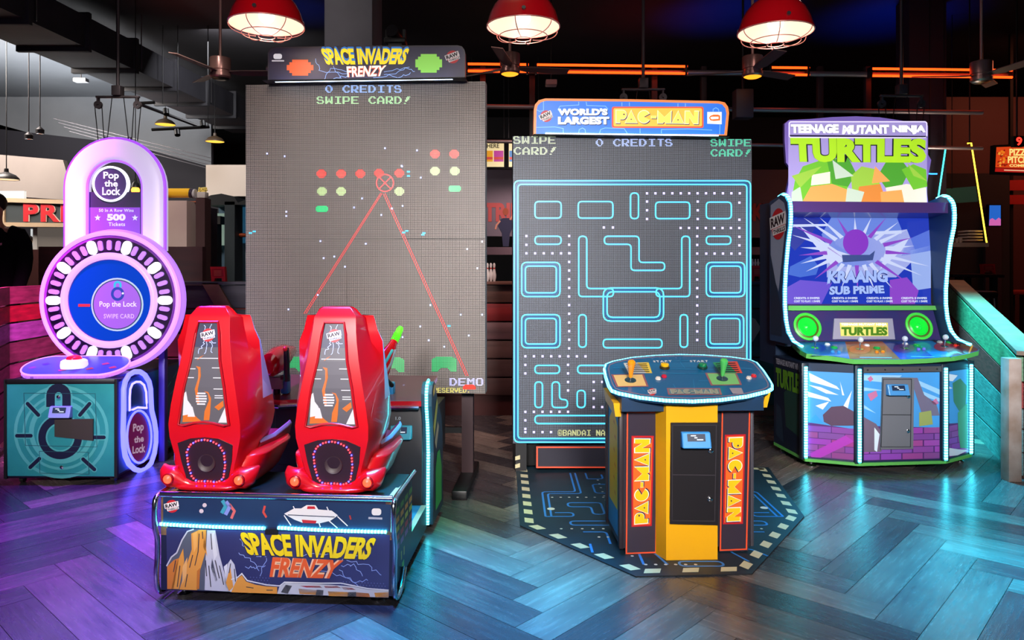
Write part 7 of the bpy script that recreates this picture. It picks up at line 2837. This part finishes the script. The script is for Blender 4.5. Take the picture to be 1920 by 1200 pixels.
# ================================================================ SMALLER THINGS AND THE RIGHT HAND BAR
def card_holder(px0, py0, px1, py1, Y, label, cups=False):
    """red menu holder standing on a ledge"""
    a, b = at(px0, py1, Y), at(px1, py0, Y)
    t = thing('menu_holder', label, 'menu holder', ((a.x + b.x) / 2, Y, a.z))
    w_, h = (b.x - a.x) / 2, b.z - a.z
    mb = MB()
    mb.prism([(-w_ * 0.85, 0, 0), (-w_ * 0.85, 0, h * 0.25), (-w_, 0, h), (w_ * 0.86, 0, h), (w_, 0, 0), (w_ * 0.55, 0, 0), (w_ * 0.5, 0, h * 0.3), (-w_ * 0.4, 0, h * 0.3), (-w_ * 0.5, 0, 0)], (0, 0.05, 0), M((205, 30, 34), 0.35))
    mb.build('holder_body', t)
    mb = MB()
    mb.prism([(-w_ * 0.75, -0.002, h * 0.4), (-w_ * 0.8, -0.002, h * 0.86), (w_ * 0.7, -0.002, h * 0.86), (w_ * 0.76, -0.002, h * 0.4)], (0, 0.002, 0), M((170, 20, 30), 0.4))
    for k in range(4):
        z = h * (0.46 + 0.09 * k)
        mb.box(-w_ * 0.5, w_ * 0.45, -0.003, -0.002, z, z + h * 0.025, M((235, 120, 90), 0.4))
    mb.build('printed_card', t)
    mb = MB()
    mb.box(-w_ * 0.6, w_ * 0.7, 0.0, 0.06, 0, h * 0.12, M((40, 30, 30), 0.5))
    mb.build('foot', t)
    return t


card_holder(394, 500, 423, 531, 7.55, 'red menu holder standing on the slate boarded wall')
card_holder(1841, 495, 1867, 513.6, 8.75, 'red menu holder standing on the dark bar table')
card_holder(1408, 498, 1431, 527, 7.55, 'red holder full of white pins on the dark blue boarded wall')
for k in range(4):
    p = at(1411 + k * 5.2, 498, 7.62)
    mb = MB()
    mb.lathe([(0.009, 0.0), (0.012, 0.03), (0.007, 0.055), (0.008, 0.065), (0.0005, 0.072)], M((225, 222, 220), 0.3), (p.x, p.y, p.z - 0.002), n=12, caps=True)
    tag(mb.build('small_pin'), 'small white pin standing in the red holder by the maze screen', 'pin', 'white pins in the red holder')
for k, lb in enumerate(('white bowling pin on the low wall, next to the tall dark screen', 'white bowling pin on the low wall, middle of the three', 'white bowling pin on the low wall, nearest the blue maze screen')):
    p = at(914 + k * 6.3, 524, 7.58)
    t = thing('bowling_pin', lb, 'bowling pin', (p.x, p.y, 1.35), 0, 'bowling pins on the low wall')
    mb = MB()
    mb.lathe([(0.011, 0), (0.02, 0.04), (0.021, 0.065), (0.014, 0.105), (0.009, 0.135), (0.013, 0.16), (0.012, 0.175), (0.006, 0.186), (0.0005, 0.187)], M((232, 228, 224), 0.3), n=18)
    mb.build('body', t)
    mb = MB()
    mb.lathe([(0.0105, 0.125), (0.0102, 0.14)], M((200, 60, 50), 0.3), n=18)
    mb.build('red_band', t)

# ---- right: bar shelf hung on neon rods
SHY = 8.4
def neon_rod(name, pts, c, label):
    t = thing('neon_rod', label, 'neon light')
    mb = MB()
    mb.tube([at(x, y, SHY) for x, y in pts], 0.008, E(c, 5.0), 8)
    mb.build('tube', t)
    mb = MB()
    p = at(pts[0][0], pts[0][1], SHY)
    q = at(pts[1][0], pts[1][1], SHY)
    mb.tube([at(x, y, SHY + 0.025) for x, y in pts], 0.013, BLACK, 8)
    mb.cyl((q.x, SHY + 0.03, q.z), (q.x, SHY + 0.03, 4.6), 0.008, BLACK, 6)
    mb.build('backing_bar', t)


neon_rod('a', [(1766, 279), (1773, 278), (1757, 386)], (50, 210, 215), 'leaning cyan neon rod holding the bar shelf')
neon_rod('b', [(1814, 269), (1821, 268), (1850, 455)], (255, 205, 50), 'leaning yellow neon rod holding the bar shelf')
neon_rod('c', [(1737, 325), (1746, 326), (1757, 326)], (40, 120, 230), 'short level blue neon rod by the lit header')
t = thing('bar_shelf', 'pale shelf hung between the leaning neon rods', 'shelf')
mb = MB()
a, b = at(1776, 463, SHY), at(1852, 455, SHY)
mb.box(a.x, b.x, SHY - 0.02, SHY + 0.35, a.z, b.z, noisy((170, 130, 110), (140, 105, 90), 5, 0.6))
mb.build('board', t)
for k in range(4):
    p0, p1 = at(1810, 452 - k * 5.6, SHY + 0.1), at(1838, 449 - k * 5.6, SHY + 0.1)
    mb = MB()
    mb.box(p0.x, p1.x, SHY + 0.05, SHY + 0.25, p0.z, p1.z, M((176, 150, 140), 0.4), 0.004)
    tag(mb.build('tray'), ['pale tray on the bar shelf, lowest of the stack', 'pale tray on the bar shelf, second from the shelf', 'pale tray on the bar shelf, third from the shelf', 'pale tray on the bar shelf, topmost of the stack'][k], 'tray', 'stacked trays')
for k, (x, lb) in enumerate(((1786, 'small glass on the bar shelf nearest the cyan light strip'), (1794, 'small glass on the bar shelf, middle one'), (1801, 'small glass on the bar shelf beside the stacked trays'))):
    p = at(x, 455, SHY + 0.12)
    mb = MB()
    mb.lathe([(0.015, 0), (0.02, 0.05), (0.018, 0.052), (0.012, 0.006), (0.0005, 0.006)], M((190, 170, 160), 0.2, 0.4), (p.x, p.y, p.z), n=14)
    tag(mb.build('glass'), lb, 'glass', 'glasses on the bar shelf')
mb = MB()
a, b = at(1770, 381, 9.2), at(1832, 350, 9.2)
mb.prism([at(1770, 354, 9.2), at(1830, 349, 9.2), at(1834, 378, 9.2), at(1770, 382, 9.2)], (0, 0.03, 0), M((70, 140, 120), 0.6))
mb.cyl(at(1785, 354, 9.2), (at(1785, 354, 9.2).x, 9.2, 4.6), 0.006, BLACK, 6)
tag(mb.build('green_board'), 'blank green board behind the leaning neon rods', 'board')
# dark bar body and back wall on that side
mb = MB()
mb.box(4.3, 6.4, 9.6, 9.8, 0, 2.7, M((20, 14, 18), 0.8))
struct('wall_bar', mb)
mb = MB()
a = at(1858, 0, 9.7)
mb.box(6.4, 11.5, 11.0, 11.1, 0, 4.0, M((52, 16, 20), 0.7))
struct('wall_red', mb)
t = thing('menu_screen', 'glowing orange screen reading pizza pitcher at the top of the bar', 'screen')
pl = Plane((0, 0, 0), 0, (0, 8.0, 0), (0.12, -1, 0))
mb = MB()
q = [pl(1863, 272), pl(1990, 267), pl(1990, 331), pl(1861, 326)]
mb.prism(q, (0, 0.06, 0), MATTE)
mb.build('frame', t)
mb = MB()
poly(mb, pl, [(1868, 276), (1984, 272), (1984, 318), (1866, 314)], E((226, 70, 24), 0.85, 0.1), 0.003)
poly(mb, pl, [(1866, 315), (1984, 319), (1984, 326), (1865, 322)], E((200, 30, 24), 0.7, 0.1), 0.003)
rr = random.Random(5)
for k in range(26):
    x, y = rr.uniform(1870, 1888), rr.uniform(280, 312)
    poly(mb, pl, disc(x, y, rr.uniform(1.2, 2.6), n=8), E(rr.choice([(245, 130, 30), (150, 30, 14), (250, 170, 60)]), 0.85, 0.1), 0.004)
for w_, q in (('PIZZA', (1892, 279, 1933, 292)), ('PITCHER', (1889, 293, 1944, 306)), ('COMBO', (1892, 308, 1930, 313))):
    text(mb, pl, w_, q, E((255, 225, 130), 1.0, 0.1), 0.005, 0.04)
stroke(mb, pl, [(1882, 319), (1945, 321)], 2.0, E((255, 200, 160), 0.8, 0.1), 0.005)
mb.build('screen_face', t)
t = thing('lane_number', 'red glowing number nine above the pizza screen', 'sign')
p = at(1910, 265, 8.05)
mb = MB()
pln = Plane((0, 0, 0), 0, (0, 8.05, 0), (0, -1, 0))
text(mb, pln, '9', (1905, 257, 1916, 273), E((255, 40, 30), 4.0), 0.004, 0.03)
mb.build('digit', t)
mb = MB()
q = [pln(1901, 255), pln(1920, 255), pln(1920, 275), pln(1901, 275)]
mb.prism(q, (0, 0.05, 0), MATTE)
mb.cyl((p.x, 8.08, p.z), (p.x, 8.08, 4.6), 0.01, BLACK, 6)
mb.build('backing', t)
mb = MB()
pl2 = Plane((0, 0, 0), 0, (0, 9.55, 0), (0, -1, 0))
poly(mb, pl2, [(1855, 385), (1876, 385), (1876, 423), (1854, 423)], E((40, 110, 215), 0.8, 0.1), 0.004)
poly(mb, pl2, [(1855, 412), (1860, 409), (1866, 413), (1872, 408), (1876, 411), (1876, 423), (1854, 423)], E((225, 110, 190), 0.8, 0.1), 0.006)
q = [pl2(1853, 383), pl2(1878, 383), pl2(1878, 425), pl2(1852, 425)]
mb.prism(q, (0, 0.04, 0), MATTE)
tag(mb.build('small_screen'), 'small upright screen with blue sky and pink clouds on the bar wall', 'screen')
mb = MB()
q = [pl2(1848, 425), pl2(1878, 425), pl2(1878, 700), pl2(1848, 700)]
mb.prism(q, (0, 0.1, 0), M((48, 24, 32), 0.6))
struct('trim_bar_post', mb)
t = thing('bar_table', 'dark high bar table carrying the red menu holder', 'table')
mb = MB()
a, b = at(1786, 520, 8.7), at(1884, 514, 8.7)
mb.box(a.x, b.x, 8.7, 9.3, b.z - 0.04, b.z, M((40, 26, 28), 0.3), 0.005)
mb.build('table_top', t)
mb = MB()
for x in (a.x + 0.1, b.x - 0.1):
    for y in (8.75, 9.25):
        mb2 = MB()
        mb2.box(x - 0.03, x + 0.03, y - 0.03, y + 0.03, 0, b.z - 0.04, BLACK)
        mb2.build('leg', t)
t = thing('bar_stool', 'black bar stool with chrome legs behind the angled fence', 'stool', tuple(floor_at(1842, 830) * 1.0))
p = at(1828, 545, 8.35)
t.location = (p.x, 8.35, 0)
mb = MB()
mb.box(-0.17, 0.17, -0.16, 0.16, p.z - 0.08, p.z, M((16, 12, 14), 0.4), 0.03)
mb.build('seat', t)
for sx in (-1, 1):
    for sy in (-1, 1):
        mb = MB()
        mb.cyl((sx * 0.13, sy * 0.13, p.z - 0.08), (sx * 0.19, sy * 0.19, 0), 0.012, CHROME, 10)
        mb.build('leg', t)
mb = MB()
mb.tube([(sx * 0.17, sy * 0.17, 0.3) for sx, sy in ((-1, -1), (1, -1), (1, 1), (-1, 1))], 0.009, CHROME, 8, True)
mb.build('foot_ring', t)
t = thing('wooden_bench', 'red brown wooden bench and table in the red lit corner', 'bench')
mb = MB()
a, b = at(1850, 556, 9.9), at(1990, 546, 9.9)
mb.box(a.x + 0.35, b.x, 9.98, 10.6, b.z - 0.05, b.z, M((120, 34, 30), 0.4), 0.004)
mb.build('top', t)
for f in (0.22, 0.75):
    mb = MB()
    x = a.x + (b.x - a.x) * f
    mb.box(x + 0.1, x + 0.26, 10.05, 10.5, 0, b.z - 0.05, M((30, 14, 16), 0.5))
    mb.build('leg', t)
mb = MB()
mb.box(8.0, 11.5, 9.4, 9.46, 0.0, 1.1, noisy((110, 34, 28), (80, 24, 22), 4, 0.5, (1, 1, 6)))
tag(mb.build('wooden_screen_wall'), 'red stained wooden partition in the red lit corner', 'partition', kind='structure')
mb = MB()
for k, (y0, y1) in enumerate(((338, 357), (366, 383))):
    q = [at(1878, y0, 9.9), at(1990, y0 - 2, 9.9), at(1990, y1, 9.9), at(1876, y1, 9.9)]
    mb.prism(q, (0, 0.03, 0), M((150, 26, 28), 0.5))
q = at(1900, 338, 9.9)
mb.box(q.x - 0.02, q.x + 0.02, 9.93, 9.97, 0, 4.6, MATTE)
tag(mb.build('red_banner'), 'two red hanging panels below the pizza screen', 'banner')
mb = MB()
a, b = at(1902, 80, 6.8), at(1990, 500, 6.8)
mb.box(a.x + 0.0, b.x, 8.6, 8.9, 0, 4.6, M((40, 26, 44), 0.7))
struct('column_right', mb, 'dark purple grey column at the edge of the bar', 'column')

# ---- person in black on the raised walkway
def skin_chain(name, pts, edges, m, parent=None, sub=2):
    me = bpy.data.meshes.new(name)
    me.from_pydata([p[0] for p in pts], edges, [])
    o = bpy.data.objects.new(name, me)
    COL.objects.link(o)
    md = o.modifiers.new('skin', 'SKIN')
    md.use_smooth_shade = True
    for i, p in enumerate(pts):
        r = p[1]
        me.skin_vertices[0].data[i].radius = r if isinstance(r, tuple) else (r, r)
    me.skin_vertices[0].data[0].use_root = True
    s = o.modifiers.new('sub', 'SUBSURF')
    s.levels = sub
    s.render_levels = sub
    me.materials.append(m)
    if parent:
        o.parent = parent
    return o


SKIN = M((190, 130, 105), 0.5)
px_, py_ = -4.85, 7.0
pr = thing('person', 'person in black clothes standing behind the fence, cut by the picture edge', 'person', (px_, py_, 0.38), 12)
V = [((0, 0, 0.95), (0.15, 0.10)), ((0, 0, 1.1), (0.14, 0.10)), ((0, 0.01, 1.3), (0.17, 0.11)), ((0, 0.01, 1.43), (0.12, 0.085)), ((0, 0, 1.52), (0.055, 0.055)), ((0, -0.01, 1.6), (0.07, 0.075)), ((0, -0.02, 1.69), (0.085, 0.1)), ((0, -0.01, 1.76), (0.06, 0.075)),
     ((0.17, 0.01, 1.42), (0.065, 0.065)), ((0.235, 0.02, 1.2), (0.05, 0.05)), ((0.25, -0.02, 1.12), (0.043, 0.043)), ((0.24, -0.1, 0.92), (0.032, 0.032)), ((0.235, -0.13, 0.86), (0.028, 0.02)),
     ((-0.17, 0.01, 1.42), (0.065, 0.065)), ((-0.235, 0.02, 1.2), (0.05, 0.05)), ((-0.25, -0.02, 1.12), (0.043, 0.043)), ((-0.24, -0.1, 0.92), (0.032, 0.032)), ((-0.235, -0.13, 0.86), (0.028, 0.02)),
     ((0.09, 0, 0.86), (0.09, 0.09)), ((0.1, -0.01, 0.5), (0.062, 0.062)), ((0.1, 0.02, 0.1), (0.042, 0.042)), ((0.11, -0.14, 0.04), (0.04, 0.03)),
     ((-0.09, 0, 0.86), (0.09, 0.09)), ((-0.1, -0.01, 0.5), (0.062, 0.062)), ((-0.1, 0.02, 0.1), (0.042, 0.042)), ((-0.11, -0.14, 0.04), (0.04, 0.03))]
ed = [(0, 1), (1, 2), (2, 3), (3, 4), (4, 5), (5, 6), (6, 7), (3, 8), (8, 9), (9, 10), (10, 11), (11, 12), (3, 13), (13, 14), (14, 15), (15, 16), (16, 17), (0, 18), (18, 19), (19, 20), (20, 21), (0, 22), (22, 23), (23, 24), (24, 25)]
skin_chain('body', V, ed, SKIN, pr)
CLOTH = M((8, 7, 9), 0.95, 0.0, 0.0, 0.1)
mb = MB()
rg = []
for z, a, b, yo in ((0.84, 0.19, 0.135, 0), (0.95, 0.19, 0.14, 0), (1.1, 0.18, 0.135, 0), (1.3, 0.215, 0.15, 0.01), (1.4, 0.2, 0.13, 0.01), (1.46, 0.12, 0.1, 0.005), (1.5, 0.075, 0.075, 0)):
    rg.append([(a * math.cos(2 * PI * k / 20), yo + b * math.sin(2 * PI * k / 20), z) for k in range(20)])
mb.loft(rg, CLOTH, True, False)
for s in (-1, 1):
    mb.tube([(s * 0.13, 0.01, 1.42), (s * 0.19, 0.012, 1.41), (s * 0.225, 0.02, 1.34), (s * 0.24, 0.02, 1.2), (s * 0.25, -0.01, 1.1), (s * 0.243, -0.115, 0.9)], [0.09, 0.088, 0.082, 0.075, 0.065, 0.05], CLOTH, 16)
mb.build('black_shirt', pr)
mb = MB()
for s in (-1, 1):
    mb.tube([(s * 0.085, 0, 0.92), (s * 0.095, 0, 0.8), (s * 0.1, -0.01, 0.5), (s * 0.1, 0.02, 0.06)], [0.12, 0.115, 0.085, 0.075], CLOTH, 16)
mb.build('trousers', pr)
mb = MB()
mb.ball((0, 0.012, 1.72), 0.105, M((30, 22, 20), 0.6), (0.9, 1.05, 0.95), 18)
mb.build('hair', pr)
for s in (-1, 1):
    mb = MB()
    mb.ball((s * 0.032, -0.108, 1.69), 0.011, WHITE, n=10)
    mb.build('eye', pr)
mb = MB()
mb.ball((0, -0.125, 1.655), 0.016, SKIN, (0.8, 1, 1.2), 10)
mb.build('nose', pr)
# pale logo on the shirt
mb = MB()
poly(mb, lambda x, y, o=0.0: Vector((x, -0.143 - o, y)), [(0.05, 1.3), (0.12, 1.32), (0.12, 1.34), (0.05, 1.325)], M((200, 120, 140), 0.5), 0.0)
mb.build('shirt_mark', pr)
